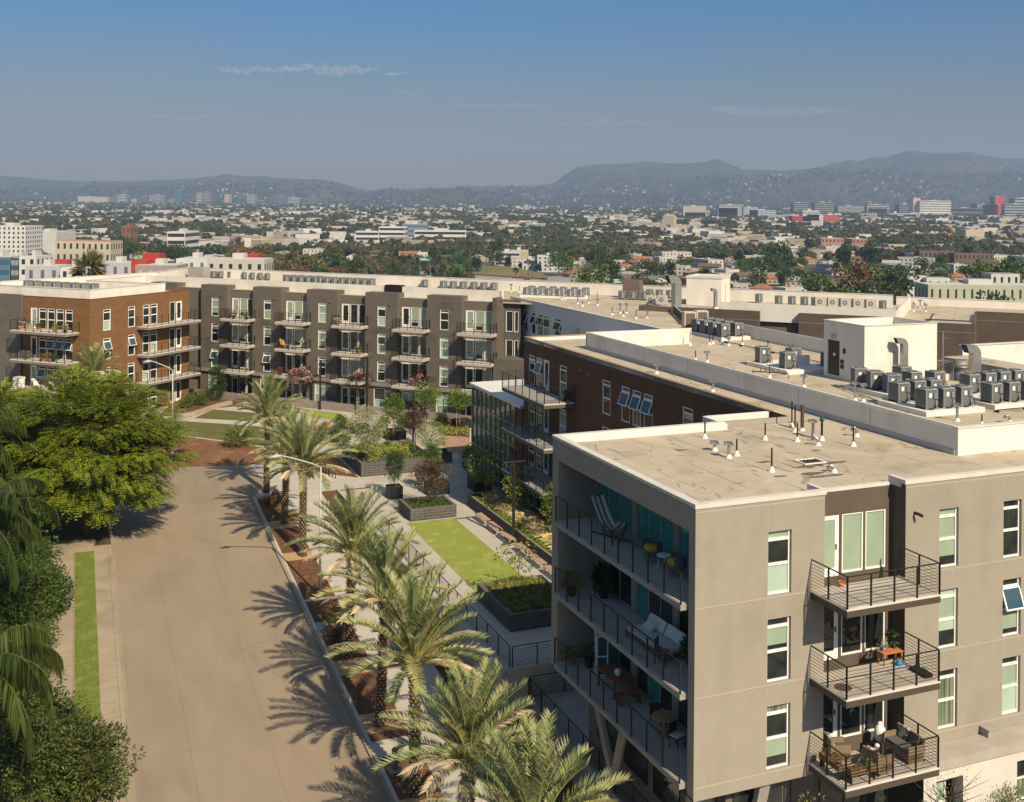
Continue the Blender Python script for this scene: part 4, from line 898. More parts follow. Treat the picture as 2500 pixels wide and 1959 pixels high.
def date_crown(seed, L=3.75):
    random.seed(seed); mb = MB()
    for i in range(52):
        t = i/51; az = i*2.39996+random.uniform(-.25, .25); el = R(89-84*t**1.15+random.uniform(-9, 9)); Lf = L*random.uniform(.8, 1.08)*(1-.3*(t > .85))
        old = t > .68 and random.random() < .5
        kl = 2 if old else random.choice([0, 0, 1, 3]) if t > .3 else random.choice([1, 0, 1])
        frond(mb, (math.cos(az)*.12, math.sin(az)*.12, .15-.35*t), az, el, Lf, R(28+34*t) if not old else R(48), 56, .50, .042, kl, vee=.75 if not old else .3, hang=.05 if not old else .35)
    return mb.mesh('crown', [pg1, pg2, pg3, pg4, rach])
boot = mat('palm boots', (.56, .42, .28), .9, (.42, .30, .19), 6, 3); boot_d = mat('palm trunk core', (.045, .028, .018), .95)
def date_trunk(h, seed):
    random.seed(seed); mb = MB(); mb.k = 0; mb.tube([(0, 0, -.3), (0, 0, .3), (0, 0, h*.5), (0, 0, h-.5), (0, 0, h)], [.33, .25, .215, .215, .28], 14); mb.k = 1
    rows = int(h/.16)
    for r in range(rows):
        z = .1+r*.16; rad = (.25 if z < .4 else .222)+(.05 if z > h-.7 else 0)
        for k in range(7):
            a = 2*math.pi*(k+.5*(r % 2))/7+r*.02; ca, sa = math.cos(a), math.sin(a); sx, sy = -sa, ca; w_ = .082*random.uniform(.9, 1.1)
            o = Vector((ca*rad, sa*rad, z)); s_ = Vector((sx, sy, 0))*w_; up = Vector((0, 0, .085)); ou = Vector((ca, sa, .3))*.085
            mb.q(o-s_, o-up*.9, o+s_, o+ou+s_*.45+up*.2, o+ou-s_*.45+up*.2); mb.q(o+ou-s_*.45+up*.2, o+ou+s_*.45+up*.2, o+up*.75)
    if h > 1:
        for k in range(46):
            a = random.random()*6.28; z = h-random.random()*.75; ca, sa = math.cos(a), math.sin(a); o = Vector((ca*.24, sa*.24, z)); e = o+Vector((ca*.2, sa*.2, .32)); s_ = Vector((-sa, ca, 0))*.05; mb.q(o-s_, o+s_, e+s_*.4, e-s_*.4)
    return mb.mesh('trunk', [boot_d, boot])
crowns = [date_crown(s) for s in (11, 12, 13)]; random.seed(5)
plist = [(-5.3, 56.5, 5.8, 'farthest of the date palms lining the road, at the cul de sac'), (-5.25, 48.6, 5.3, 'second farthest date palm of the roadside row'), (-5.15, 42.2, 6.0, 'date palm right behind the white street light head'),
         (-5.5, 27.3, 5.9, 'date palm just below the white street light, trunk in its own round bed'), (-5.65, 20.1, 6.3, 'date palm on the tan granite bed left of the shaded railing'), (-5.6, 14.1, 6.0, 'date palm beside the ribbed bollard'),
         (-5.55, 7.6, 5.3, 'date palm second nearest the camera'), (-5.5, 1.4, 5.6, 'nearest date palm at the bottom of the picture')]
for i, (u, v, h, lab) in enumerate(plist):
    T_ = thing('date_palm', lab, 'palm tree', F1.w(u, v, zs(v)+.12), random.uniform(0, 6), 'date palms along the kerb')
    obj('trunk', date_trunk(h, 50+i), T_, loc=None); c = obj('crown', crowns[i % 3], T_, loc=(0, 0, h), rz=random.uniform(0, 6)); k = [.92, .92, 1.0, .97, .95, 1.06, .98, 1.06][i]; c.scale = (k, k, k*random.uniform(.94, 1.05)); T_.rotation_euler = (R(random.uniform(-2.2, 2.2)), R(random.uniform(-2.2, 2.2)), T_.rotation_euler[2])
x, y, z = atZ(231, 912, 95)
T_ = thing('date_palm', 'lone date palm in front of the brick corner, rising from behind the big tree', 'palm tree', (x, y, 0), 1.2); obj('trunk', date_trunk(z, 77), T_); c = obj('crown', crowns[1], T_, loc=(0, 0, z)); c.scale = (.72,)*3
# ------------------------------------------------------------------ feathery roadside trees
def spray(mb, p, d, L, n, ll, lw):
    s = d.cross(Vector((0, 0, 1)));
    s = s.normalized() if s.length > .05 else Vector((1, 0, 0)); up = s.cross(d)
    for i in range(n):
        t = (i+.5)/n; q = p+d*L*t+Vector((0, 0, -L*.25*t*t))
        for k in (-1, 1):
            v = (d*.6+s*k+Vector((0, 0, -.25))+rdir()*.25).normalized(); w_ = (up+rdir()*.4).normalized().cross(v).normalized()*lw*.5
            l = ll*(1-.5*t); mb.q(q, q+v*l*.5+w_, q+v*l, q+v*l*.5-w_)
ft = [lm('feathery lime', (.20, .235, .017), (.155, .195, .015)), lm('feathery green', (.145, .19, .016), (.13, .17, .014)), lm('feathery deep', (.085, .125, .013), (.065, .10, .012)), lm('feathery gold', (.26, .25, .02), (.22, .21, .018))]
def feather_tree(label, loc, h, rad, seed, n=2600, key=None, ncl=260):
    random.seed(seed); T_ = thing('tree', label, 'tree', loc, 0)
    hz = h-rad[2]; trunk_mesh(hz, .28, .16, 9, rad[0]*.95, .5).build('trunk', bark, T_, True)
    mb = MB(); cl = []
    for i in range(ncl):
        d = rdir()
        if d.z < -.9: continue
        k = random.uniform(.45, 1.03); cl.append((Vector((d.x*rad[0]*k, d.y*rad[1]*k, hz+d.z*rad[2]*k)), d, random.uniform(.5, 1.25)))
    for i in range(n):
        c, d, r = random.choice(cl); e = rdir(); p = c+Vector((e.x*r, e.y*r, e.z*r*.5)); o = (d*1.0+e*.7+Vector((0, 0, .05))).normalized()
        o.z = o.z*.5-.12; o.normalize()
        top = (p.z-hz)/rad[2]; x = top+random.gauss(0, .25)
        mb.k = 3 if random.random() < .07 else (0 if random.random() < .36 else 1 if random.random() < .6 else 2)
        spray(mb, p, o, random.uniform(.5, .95), 6, .24, .075)
    mb.build('crown', ft, T_); return T_
x, y, _ = hit(225, 1345, -1.0); feather_tree('broad feathery yellow green tree overhanging the left side of the road', (x-.8, y+1, -.8), 11.7, (6.4, 5.4, 4.6), 3, 23000)
x, y, _ = hit(-30, 1350, -1.6); feather_tree('feathery yellow green tree at the left edge behind the drooping palms', (x-1, y+2, -1.5), 11.6, (5.2, 5, 4.9), 4, 11000)
# ------------------------------------------------------------------ queen palms (drooping) at the left edge
qg = [lm('queen palm green', (.036, .058, .014), (.028, .045, .011)), lm('queen palm light', (.075, .10, .022), (.058, .078, .017)), lm('queen palm tan', (.17, .15, .05), (.13, .12, .04)), lm('queen palm mid', (.075, .11, .022), (.055, .085, .018)), lm('queen rachis', (.10, .11, .035))]
def queen_crown(seed, L):
    random.seed(seed); mb = MB()
    for i in range(30):
        az = i*2.39996+random.uniform(-.2, .2); el = R(74-80*i/29+random.uniform(-8, 8)); frond(mb, (0, 0, 0), az, el, L*random.uniform(.85, 1.05), R(105), 110, .75, .04, random.choice([0, 0, 3, 1, 1]), vee=0, hang=1.5, start=.15)
    return mb.mesh('crown', qg)
for i, (px, py, Z, L, lab) in enumerate([(-45, 1270, 53, 4.0, 'drooping queen palm at the left edge above the green verge'), (-45, 1640, 39, 3.6, 'drooping queen palm low at the left edge over the dark bushes'), (-90, 1080, 60, 3.8, 'queen palm cut off by the left edge among the feathery trees')]):
    x, y, z = atZ(px, py, Z); u, v = F1.l((x, y)); zb = zs(v)
    T_ = thing('queen_palm', lab, 'palm tree', (x, y, zb), 0, 'drooping palms at the left edge'); MB().tube([(0, 0, -.2), (0, 0, z-zb)], .17, 10, r2=.13).build('trunk', mat('ringed grey trunk', (.22, .19, .15), .9, (.15, .13, .1), 12, 2, stretch=(.1, .1, 1)), T_, True)
    obj('crown', queen_crown(20+i, L), T_, loc=(0, 0, z-zb))
# ------------------------------------------------------------------ bushes at the left edge
random.seed(31)
def shrub(label, loc, rad, cols, ncl, nl, l, w, cr=.3, group=None, name='shrub', cat='shrub', key=None, **kw):
    T_ = thing(name, label, cat, loc, random.uniform(0, 6), group)
    if key and key in TC: obj('foliage', TC[key][0], T_); obj('stem', TC[key][1], T_); return T_
    f = crown(rad, ncl, nl, l, w, cr, rad[2]*.85, mats=len(cols), shell=kw.pop('shell', .35), **kw).mesh('foliage', [lm(*c) for c in cols])
    s = trunk_mesh(rad[2]*.8, .05, .03, 5, rad[0]*.6).mesh('stem', bark)
    if key: TC[key] = (f, s)
    obj('foliage', f, T_); obj('stem', s, T_); return T_
dk = [('glossy dark green', (.035, .055, .014)), ('glossy mid green', (.075, .105, .02)), ('glossy olive', (.13, .145, .035)), ('bright bush green', (.06, .12, .014)), ('hedge yellow', (.17, .15, .03))]
for px, py, Z, r, h, ci, lab in [(215, 1880, 44, 1.9, 1.9, (0, 1, 2), 'glossy dark bush nearest the kerb at the bottom left'), (70, 1900, 41, 2.2, 2.2, (0, 1, 2), 'glossy dark bush in the very bottom left corner'), (120, 1790, 49, 1.7, 1.6, (0, 1), 'dark bush under the low drooping palm'),
                                 (45, 1560, 55, 1.9, 1.5, (3, 1), 'bright green bush under the upper drooping palm'), (30, 1450, 62, 2.0, 1.7, (3, 0), 'green bush beside the old sidewalk, behind the bright bush'), (60, 1650, 50, 1.3, 1.0, (4, 2), 'yellowish strappy plant beside the old sidewalk'),
                                 (60, 1380, 68, 2.0, 1.8, (0, 3), 'dark shrub at the foot of the feathery trees'), (20, 1330, 60, 2.4, 3.4, (3, 1), 'tall mid green bush below the feathery trees'), (30, 1520, 50, 2.3, 3.0, (0, 1), 'tall dark bush between the two drooping palms'), (100, 1470, 58, 1.6, 1.7, (3, 0), 'small bright bush edging the old sidewalk'), (40, 1800, 42, 2.4, 3.2, (1, 2), 'tall olive bush in front of the low drooping palm'), (5, 1720, 46, 2.0, 2.0, (0, 3), 'dark leafy shrub at the left edge behind the low palm')]:
    x, y, z = atZ(px, py, Z); u, v = F1.l((x, y)); zb = zs(v); x, y, _ = hit(px, py, zb+h*.8)
    shrub(lab, (x, y, zs(F1.l((x, y))[1])), (r, r, h), [dk[i] for i in ci], 260, 30, .20, .075, .36, cat='bush', name='bush')
# ------------------------------------------------------------------ court trees
z6 = lambda x, y: (600+x/2.595, 860+y/2.595)
def at0(px, py, z=0): return hit(*z6(px, py), z)
G1 = [('leaf fresh green', (.13, .21, .025)), ('leaf mid green', (.07, .125, .018)), ('leaf light green', (.19, .27, .045))]
G2 = [('leaf yellow green', (.28, .28, .035)), ('leaf olive gold', (.19, .20, .03)), ('leaf mid green', (.06, .115, .016))]
G3 = [('silver green', (.33, .37, .17)), ('silver olive', (.25, .29, .11)), ('leaf dusty', (.20, .23, .09))]
G4 = [('purple leaf', (.075, .028, .030)), ('bronze leaf', (.12, .055, .045)), ('dark bronze leaf', (.045, .02, .022))]
G5 = [('pink blossom', (.50, .22, .24)), ('pale pink blossom', (.52, .34, .33)), ('dark plum leaf', (.07, .035, .03)), ('dull green leaf', (.08, .10, .03))]
G6 = [('conifer green', (.028, .055, .014)), ('conifer mid', (.045, .08, .018))]
tree('airy silvery green tree at the left end of the large block planter', at0(765, 700, 1.0), 4.7, (1.55, 1.55, 1.75), G3, 130, 42, .16, .05, .36, .07, droop=.3)
tree('round fresh green staked tree in the black planter box beyond the large planter', at0(940, 520, .7), 3.9, (.98, .98, 1.15), G1, 90, 36, .15, .07, .26, .045, stake=True)
tree('staked fresh green tree standing below the rightmost pink blossoms', at0(1145, 440, .7), 4.0, (1.35, 1.35, 1.25), G1, 100, 36, .16, .07, .3, .045, stake=True)
tree('staked fresh green tree right beside the glass pavilion corner', at0(1350, 455, .7), 3.5, (1.25, 1.25, .95), G1, 90, 34, .16, .07, .3, .045, stake=True)
tree('light green airy tree at the right end of the large block planter', at0(1175, 665, .95), 3.4, (1.3, 1.3, 1.35), [G1[2], ('leaf pale', (.20, .25, .08)), G1[0]], 90, 34, .14, .05, .3, .05)
tree('dark reddish tree behind the middle lamp post', at0(1075, 590, .2), 3.9, (1.2, 1.2, 1.4), G4, 80, 32, .15, .07, .3, .05)
tree('narrow dark green clipped tree in the black box planter left of the purple tree', F1.w(3.95, 51.3, .85), 3.2, (.62, .62, 1.45), G6+[G1[1]], 90, 44, .11, .05, .22, .045, name='columnar_tree')
tree('narrow green clipped tree in the wide black box planter', F1.w(7.2, 51.3, .85), 3.5, (.6, .6, 1.6), [G1[1], G6[1], G1[0]], 90, 44, .11, .05, .22, .045, name='columnar_tree')
tree('spreading purple leaved tree in the block planter at the head of the lawn', F1.w(5.3, 46.2, .7), 3.3, (1.85, 1.7, 1.15), G4+[('olive bronze', (.13, .10, .05))], 120, 34, .14, .06, .3, .05, shell=.2)
tree('yellow green tree in the black box planter beside the pavilion', F1.w(10.4, 51.0, .9), 2.9, (.95, .95, 1.2), G2, 60, 30, .16, .08, .25, .05, barkm=bark_r)
tree('yellow green tree with a red brown trunk at the head of the long planter', F1.w(9.9, 46.3, .7), 3.7, (1.3, 1.3, 1.3), G2, 70, 30, .16, .08, .3, .06, barkm=bark_r)
tree('yellow green tree in the long planter just right of the black lamp post', F1.w(10.4, 40.5, .7), 3.7, (1.1, 1.1, 1.5), G2, 70, 30, .16, .08, .28, .05, barkm=bark_r)
tree('slim yellow green tree in the long planter beside the corner building', F1.w(10.2, 34.2, .7), 3.9, (.8, .8, 1.6), G2, 60, 28, .16, .08, .25, .05, barkm=bark_r)
tree('sparse young tree with drooping leaves in the shaded grass planter', F1.w(4.6, 27.0, .8), 2.9, (1.45, 1.2, .95), G2, 26, 12, .2, .1, .3, .025, droop=.8)
for px, py, s, lab in ((345, 160, 1.0, 'pink flowering tree farthest left against the dark building'), (722, 185, 1.05, 'pink flowering tree between the two far lamp posts'), (1130, 190, 1.15, 'pink flowering tree above the staked green tree')):
    x, y, z = atZ(*z6(px, py), 126-px*.006)
    tree(lab, (x, y, .2), z+.9*s, (1.3*s, 1.3*s, 1.1*s), G5, 80, 30, .19, .11, .28, .06, name='flowering_tree', group='pink flowering trees', cut=-.5)
x, y, z = atZ(530, 985, 127); tree('clipped conical dark green tree by the seat wall', (x, y, 0), 4.4, (.95, .95, 2.0), G6, 110, 40, .14, .06, .25, .06, name='conical_tree')
x, y, _ = hit(585, 1092, 0); shrub('rounded olive bush on the edge of the reddish mulch slope', (x, y, 0), (1.6, 1.4, 1.1), [G2[1], G1[1], G6[1]], 120, 26, .16, .06, .3)
# staked leafy ground plants
random.seed(8)
def cover(name, pts_fn, n, l, w, cols, label_kind, kmode=None, droop=.0, up=1.0):
    mb = MB()
    for i in range(n):
        p = Vector(pts_fn()); d = (rdir()*.8+Vector((0, 0, up))).normalized(); mb.k = random.randrange(len(cols)); leaf(mb, p, d, l*random.uniform(.6, 1.3), w)
    return mb.build(name, [lm(*c) for c in cols], None, kind='stuff')
gr = [('golden grass', (.60, .46, .22)), ('pale grass', (.68, .56, .33)), ('olive grass blade', (.28, .27, .08))]
def fn(u0, u1, v0, v1, z): return lambda: F1.w(random.uniform(u0, u1), random.uniform(v0, v1), z+random.uniform(-.03, .05))
mb = MB()
for t_ in range(320):                                      # tufts of golden feather grass
    v = random.uniform(26, 45.5); u = random.uniform(9.75, 10.9); c = Vector(F1.w(u, v, .7))
    for i in range(60):
        d = (rdir()*.55+Vector((-.25, -.1, 1))).normalized(); L = random.uniform(.7, 1.15); mb.k = random.choice([0, 0, 1, 2]); b_ = c+rdir()*.1; m_ = b_+d*L*.6; e = m_+(d+Vector((-.35, -.2, -.9))).normalized()*L*.5; s_ = rdir()*.014; mb.q(b_-s_, b_+s_, m_+s_, e, m_-s_)
mb.build('golden_grass', [lm(*c) for c in gr], None, kind='stuff')
cover('ground_cover', fn(8.97, 9.75, 26, 46, .78), 8000, .22, .10, [('cover lime', (.20, .32, .02)), ('cover green', (.11, .21, .016))], '')
mb = MB()
for t_ in range(240):
    c = Vector(F1.w(random.uniform(2.75, 6.3), random.uniform(23.1, 27.9), .75))
    for i in range(42):
        d = (rdir()*.6+Vector((-.2, 0, 1))).normalized(); L = random.uniform(.3, .6); mb.k = random.choice([0, 1, 2, 3, 3]); b_ = c+rdir()*.1; m_ = b_+d*L*.6; e = m_+(d+Vector((-.3, -.2, -.8))).normalized()*L*.5; s_ = rdir()*.013; mb.q(b_-s_, b_+s_, m_+s_, e, m_-s_)
mb.build('planter_grass', [lm(*c) for c in (('sedge olive', (.15, .17, .03)), ('sedge straw', (.33, .29, .12)), ('sedge green', (.09, .14, .02)), ('sedge gold', (.22, .22, .05)))], None, kind='stuff')
cover('ground_cover', fn(3.3, 9.4, 58.7, 65.6, 1.0), 7000, .2, .05, [('cover dusty', (.14, .17, .08)), ('cover deep', (.05, .08, .02)), ('cover grey', (.22, .24, .15))], '')
cover('ground_cover', fn(3.5, 6.6, 44.8, 47.3, .75), 900, .2, .06, [('cover deep', (.05, .08, .02)), ('leaf mid green', (.06, .115, .016))], '')
i = 0
for u, v, r, lime in [(3.7, 62.8, .55, 1), (4.5, 63.6, .5, 1), (5.2, 61.6, .5, 1), (5.9, 63.0, .45, 1), (6.4, 61.0, .42, 1), (7.2, 62.6, .45, 1), (7.6, 60.8, .4, 1), (4.6, 60.2, .45, 1), (6.0, 59.6, .4, 0), (8.3, 61.8, .42, 1), (8.8, 63.4, .5, 0), (3.8, 60.9, .4, 0), (7.0, 64.4, .5, 0), (5.4, 65.0, .45, 1), (8.6, 59.6, .4, 0)]:
    shrub(('lime green' if lime else 'dark green')+' rounded shrub in the large block planter, '+ordw(i)+' of those in it', F1.w(u, v, .95), (r, r, r*.9), [('shrub lime', (.38, .40, .06)), ('shrub lime deep', (.24, .29, .045))] if lime else G1[:2], 40, 18, .11, .06, .15, group='shrubs in the large block planter', key='sl' if lime else 'sd'); i += 1
G7 = [G1[1], G6[1], G2[1]]
for i, (px, py, Z, r) in enumerate([(1130, 575, 116, .8), (475, 505, 0, 0)][:1]): pass
bl = [((452, 985), 'spiky dark green shrub beside the seat wall'), ((468, 975), 'purple flowered shrub beside the seat wall'), ((489, 978), 'bushy shrub in the bed below the small brick balcony'), ((505, 968), 'broad leaved shrub left of the conical tree'), ((560, 955), 'low shrub right of the conical tree'), ((745, 958), 'low shrub under the leftmost pink tree'), ((880, 968), 'low shrub under the middle pink tree'), ((920, 975), 'tall green shrub on the patio edge'), ((1000, 1000), 'dark shrub beyond the black planter boxes'), ((1075, 1005), 'dark green shrub behind the staked trees'), ((655, 985), 'shrub on the patio behind the palm crowns'), ((700, 1010), 'low shrub behind the far palm crowns')]
for (px, py), lab in bl: 
    x, y, _ = hit(px, py+8, .2); shrub(lab, (x, y, 0.1), (.9, .9, .8), G7, 60, 22, .15, .07, .25, key='bl'+str(len(lab) % 3))
# dark planting in the strip behind the sidewalk
for i in range(16):
    v = 5+i*2.9; u = random.uniform(-.9, -.2); shrub('dark strappy shrub in the shaded strip behind the sidewalk, '+ordw(15-i)+' from the court end', F1.w(u, v, zs(v)), (.7, .7, .6), [G6[0], G1[1]], 50, 20, .2, .05, .2, group='shrubs behind the sidewalk', key='st'+str(i % 3))
for v, lab in ((53, 'rounded tan shrub at the foot of the second far palm'), (29.3, 'dead straw coloured shrub by the palm below the street light'), (31.5, 'low dark shrub beside the street light base')):
    shrub(lab, F1.w(-5.3, v, zs(v)+.1), (.7, .7, .5), [('dry shrub', (.22, .13, .05)), ('dry shrub dark', (.10, .06, .025)), ('dry green', (.12, .13, .03))], 60, 22, .16, .05, .2)
# bottom right greenery
random.seed(41)
for px, py, Z, r, lab in ((2440, 1990, 41, 1.5, 'bright green bush in the bottom right corner'), (2330, 2010, 41, 1.3, 'bright green bush left of the corner bush at bottom right')):
    x, y, z = atZ(px, py, Z); shrub(lab, (x, y, z-1.2), (r, r*.8, 1.25), [('hedge bright', (.085, .14, .02)), ('hedge deep', (.05, .09, .015)), G2[0]], 160, 30, .2, .03, .3, name='bush', cat='bush')
x, y, z = atZ(2320, 1960, 39.6); tree('thin bare branched shrub in front of the white ground floor wall', (x, y, z-1.6), 3.4, (1.9, .8, 1.4), [G2[0], G2[1]], 40, 5, .12, .03, .25, .04, br=16, name='sparse_shrub', cat='shrub')
x, y, z = atZ(1985, 1985, 35.5); tree('thin yellowish weed shrub under the lowest balcony corner', (x, y, z-1.2), 1.9, (.9, .5, .9), [G2[0], ('weed yellow', (.35, .33, .03))], 30, 8, .12, .03, .2, .03, br=12, name='sparse_shrub', cat='shrub')
random.seed(9)

cover('ground_cover', lambda: (lambda q: (q[0], q[1], .08))(at0(random.uniform(1235, 1415), random.uniform(468, 532))), 900, .35, .06, [('tuft yellow', (.42, .40, .07)), ('leaf mid green', (.07, .125, .018))], '')
cover('ground_cover', lambda: (lambda q: (q[0], q[1], .1))(F2.w(random.uniform(2, 36), random.uniform(18.3, 18.9), 0)), 5200, .4, .12, [G1[1], G6[1], G2[1]], '')
for i, (x_, y_, r_) in enumerate([(995, 468, .75), (1030, 455, .8), (1075, 470, .7), (640, 500, .8), (600, 470, .9), (870, 470, .7), (1240, 455, .6), (560, 560, .8), (620, 590, .7), (480, 560, .9)]):
    p = at0(x_, y_, .2); shrub('leafy court shrub around the black planters, '+ordw(i)+' of the scattered ones', (p[0], p[1], 0), (r_, r_, r_), [G1[i % 3], G6[1]], 60, 24, .14, .06, .22, group='scattered court shrubs', key='cs'+str(i % 3))
# ================================================================== condensers
def condenser(kind):
    T_ = thing('condenser', 'x', 'air conditioner')
    if kind == 'big':
        b = MB(); b.prism([(-.38, -.32), (-.32, -.38), (.32, -.38), (.38, -.32), (.38, .32), (.32, .38), (-.32, .38), (-.38, .32)], .08, 1.0); b.build('cabinet', ac_fin, T_)
        b = MB()
        for k in range(13):
            t = -.33+k*.055
            for s in (-1, 1): b.box(t, .372*s-.012, .1, t+.028, .372*s+.02, .97); b.box(.372*s-.02, t, .1, .372*s+.02, t+.028, .97)
        for s in (-1, 1):
            for q in (-1, 1): b.box(s*.35-.045, q*.35-.045, .08, s*.35+.045, q*.35+.045, .99)
        b.build('louvre', ac_metal, T_)
        b = MB(); b.prism([(-.41, -.34), (-.34, -.41), (.34, -.41), (.41, -.34), (.41, .34), (.34, .41), (-.34, .41), (-.41, .34)], 1.0, 1.05); l = b.build('top_cover', ac_lid, T_)
        b = MB(); b.cyl(0, 0, 1.052, 1.062, .33, 20); b.build('fan_opening', black, l)
        b = MB()
        for r_ in (.08, .15, .22, .29): b.tube([(r_*math.cos(a), r_*math.sin(a), 1.07) for a in [i*math.pi/9 for i in range(19)]], .007, 4, cap=False)
        for i in range(6): a = i*math.pi/3; b.tube([(0, 0, 1.07), (.29*math.cos(a), .29*math.sin(a), 1.07)], .007, 4)
        b.build('fan_grille', ac_metal, l)
        b = MB(); b.box(.10, -.46, .55, .30, -.385, .85); b.box(.2, -.45, .2, .32, -.385, .5); b.build('electrical_box', galv, T_)
        b = MB(); b.box(-.2, -.403, .62, -.02, -.393, .84); b.build('sticker', label_w, T_)
        b = MB(); b.tube([(.2, -.43, .25), (.1, -.5, .1), (-.1, -.52, .05), (-.3, -.5, .08)], .035, 6); b.tube([(.27, -.43, .6), (.4, -.5, .3), (.42, -.5, .03)], .02, 6); b.build('pipe', black, T_)
        b = MB()
        for s in (-1, 1): b.box(-.42, s*.36-.03, 0, .42, s*.36+.03, .08)
        b.build('foot', ac_metal, T_)
    elif kind == 'grille':
        b = MB(); b.box(-.5, -.45, 0, .5, .45, 1.6); b.build('cabinet', mat('warm white steel', (.52, .49, .44), .5), T_)
        b = MB(); b.box(-.4, -.47, .12, .4, -.451, 1.5); b.build('side_grille', mat('brown grille', (.13, .085, .055), .7), T_); b = MB()
        for i in range(11): b.box(-.4, -.485, .2+i*.12, .4, -.471, .22+i*.12)
        b.build('louvre', mat('tan louvre', (.30, .22, .15), .6), T_)
    elif kind == 'slim':                                     # side-blowing unit
        b = MB(); b.box(-.5, -.17, .08, .5, .17, 1.0); b.build('cabinet', mat('warm white steel', (.52, .49, .44), .5), T_)
        for z in (.54,):
            b = MB(); b.tube([(-.08, -.172, z), (-.08, -.178, z)], .25, 18); f = b.build('fan_opening', mat('taupe fan mesh', (.20, .175, .15), .6), T_)
            b = MB(); b.tube([(-.08, -.178, z), (-.08, -.19, z)], .07, 12); b.build('fan_hub', label_w, f)
        b = MB(); b.box(-.45, -.2, 0, -.35, .2, .08); b.box(.35, -.2, 0, .45, .2, .08); b.build('foot', ac_metal, T_)
    else:                                                   # light small unit
        b = MB(); b.box(-.36, -.36, .06, .36, .36, .82); b.build('cabinet', ac_metal, T_)
        b = MB(); b.box(-.3, -.375, .12, .02, -.361, .74); b.build('side_grille', mat('mid grey grille', (.11, .115, .115), .6), T_)
        b = MB(); b.box(.08, -.40, .1, .2, -.361, .76); b.build('service_panel', mat('pale panel', (.42, .42, .41), .5), T_)
        b = MB(); b.box(-.39, -.39, .82, .39, .39, .87); l = b.build('top_cover', ac_light, T_)
        b = MB(); b.cyl(0, 0, .872, .88, .27, 14); b.build('fan_opening', ac_fin, l)
        b = MB(); b.box(-.38, -.34, 0, .38, -.28, .06); b.box(-.38, .28, 0, .38, .34, .06); b.build('foot', ac_metal, T_)
    return T_
ACP = {k: condenser(k) for k in ('big', 'slim', 'small', 'grille')}
for k in ACP.values(): freeze(k)
USED = set()
def place_ac(kind, p, rz, label, group):
    o = ACP[kind]
    if kind in USED: o = dup(o)
    USED.add(kind); o.location = p; o.rotation_euler = (0, 0, rz); o['label'] = label; o['group'] = group; return o
def pad(label, u0, u1, v0, v1, h=.25, fr=F1, z=RZ):
    b = MB(); x, y = (u0+u1)/2, (v0+v1)/2; b.box(u0-x, v0-y, 0, u1-x, v1-y, h)
    tag(b.build('equipment_pad', white_par, None, loc=fr.w(x, y, z), rz=fr.an), label, 'roof pad', 'white equipment pads')
pad('white pad below the left side of the near stair box', 21.8, 26.7, 15.0, 18.95); pad('white pad nearest the camera under six large condensers', 20.2, 24.1, 10.7, 14.3); pad('white pad at the right edge under a cluster of condensers', 25.0, 31.4, 10.9, 15.3)
pad('white pad with three condensers left of the near stair box', 21.8, 25.2, 24.4, 28.8); pad('white pad far along the roof under a tight block of condensers', 27.4, 30.1, 40.4, 46.5)
for u0, u1, v0, v1, lab in ((22.7, 23.9, 14.75, 14.95, 'short'), ): pass
def lowwall(label, u0, u1, v0, v1, h): b = MB(); b.box(0, 0, 0, u1-u0, v1-v0, h); tag(b.build('roof_wall', white_par, None, loc=F1.w(u0, v0, RZ+.25), rz=AN1), label, 'roof wall')
lowwall('short white wall between two rows of large condensers', 21.9, 24.0, 12.85, 13.0, .75); lowwall('low white wall behind the three condensers left of the stair box', 22.7, 25.0, 26.3, 26.5, .6)
k = 0
near = [(20.95, 11.5, 'left'), (22.1, 11.5, 'middle'), (23.3, 11.5, 'right')]
for u, v, s in near: place_ac('big', F1.w(u, v, RZ+.25), AN1, f'large condenser in the front row of the nearest pad, {s} one of three', 'large dark condensers')
for i, (u, v) in enumerate(((21.0, 13.55), (22.3, 13.75), (23.4, 13.75))): place_ac('big', F1.w(u, v, RZ+.25), AN1, f'large condenser in the back row of the nearest pad, {["left","middle","right"][i]} one', 'large dark condensers')
for i, (u, v) in enumerate(((22.4, 18.35), (22.45, 17.1), (22.6, 15.9))): place_ac('big', F1.w(u, v, RZ+.25), AN1-R(90)+R(70), f'large condenser beside the stair box corner, {ordw(i)} of three from the back', 'large dark condensers')
for i, (u, v) in enumerate(((25.3, 18.1), (24.4, 16.3), (25.7, 15.9))): place_ac('big', F1.w(u, v, RZ+.25), AN1, ['large condenser in front of the bent duct on the stair box', 'large condenser left of the pair behind the nearest pad', 'large condenser right of the pair behind the nearest pad'][i], 'large dark condensers')
for i, (u, v) in enumerate(((25.6, 11.7), (26.85, 11.7), (28.1, 11.8), (29.3, 11.8), (26.9, 14.5), (28.2, 14.6), (29.4, 14.7), (30.6, 14.8))): place_ac('big', F1.w(u, v, RZ+.25), AN1, f'large condenser on the right edge pad, {ordw(i % 4)} from the left in the {"front" if i < 4 else "back"} row', 'large dark condensers')
for i, (u, v, a) in enumerate(((22.6, 28.1, -10), (22.6, 25.4, -10), (24.9, 27.9, 0), (25.7, 25.2, 0))): place_ac('big', F1.w(u, v, RZ+.25 if i < 2 else RZ+.1), AN1+R(a), ['large condenser at the far left of the group beside the stair box', 'large condenser at the near end of the pad left of the stair box', 'large condenser behind the low white wall left of the stair box', 'large dark condenser right up against the stair box door side'][i], 'large dark condensers')
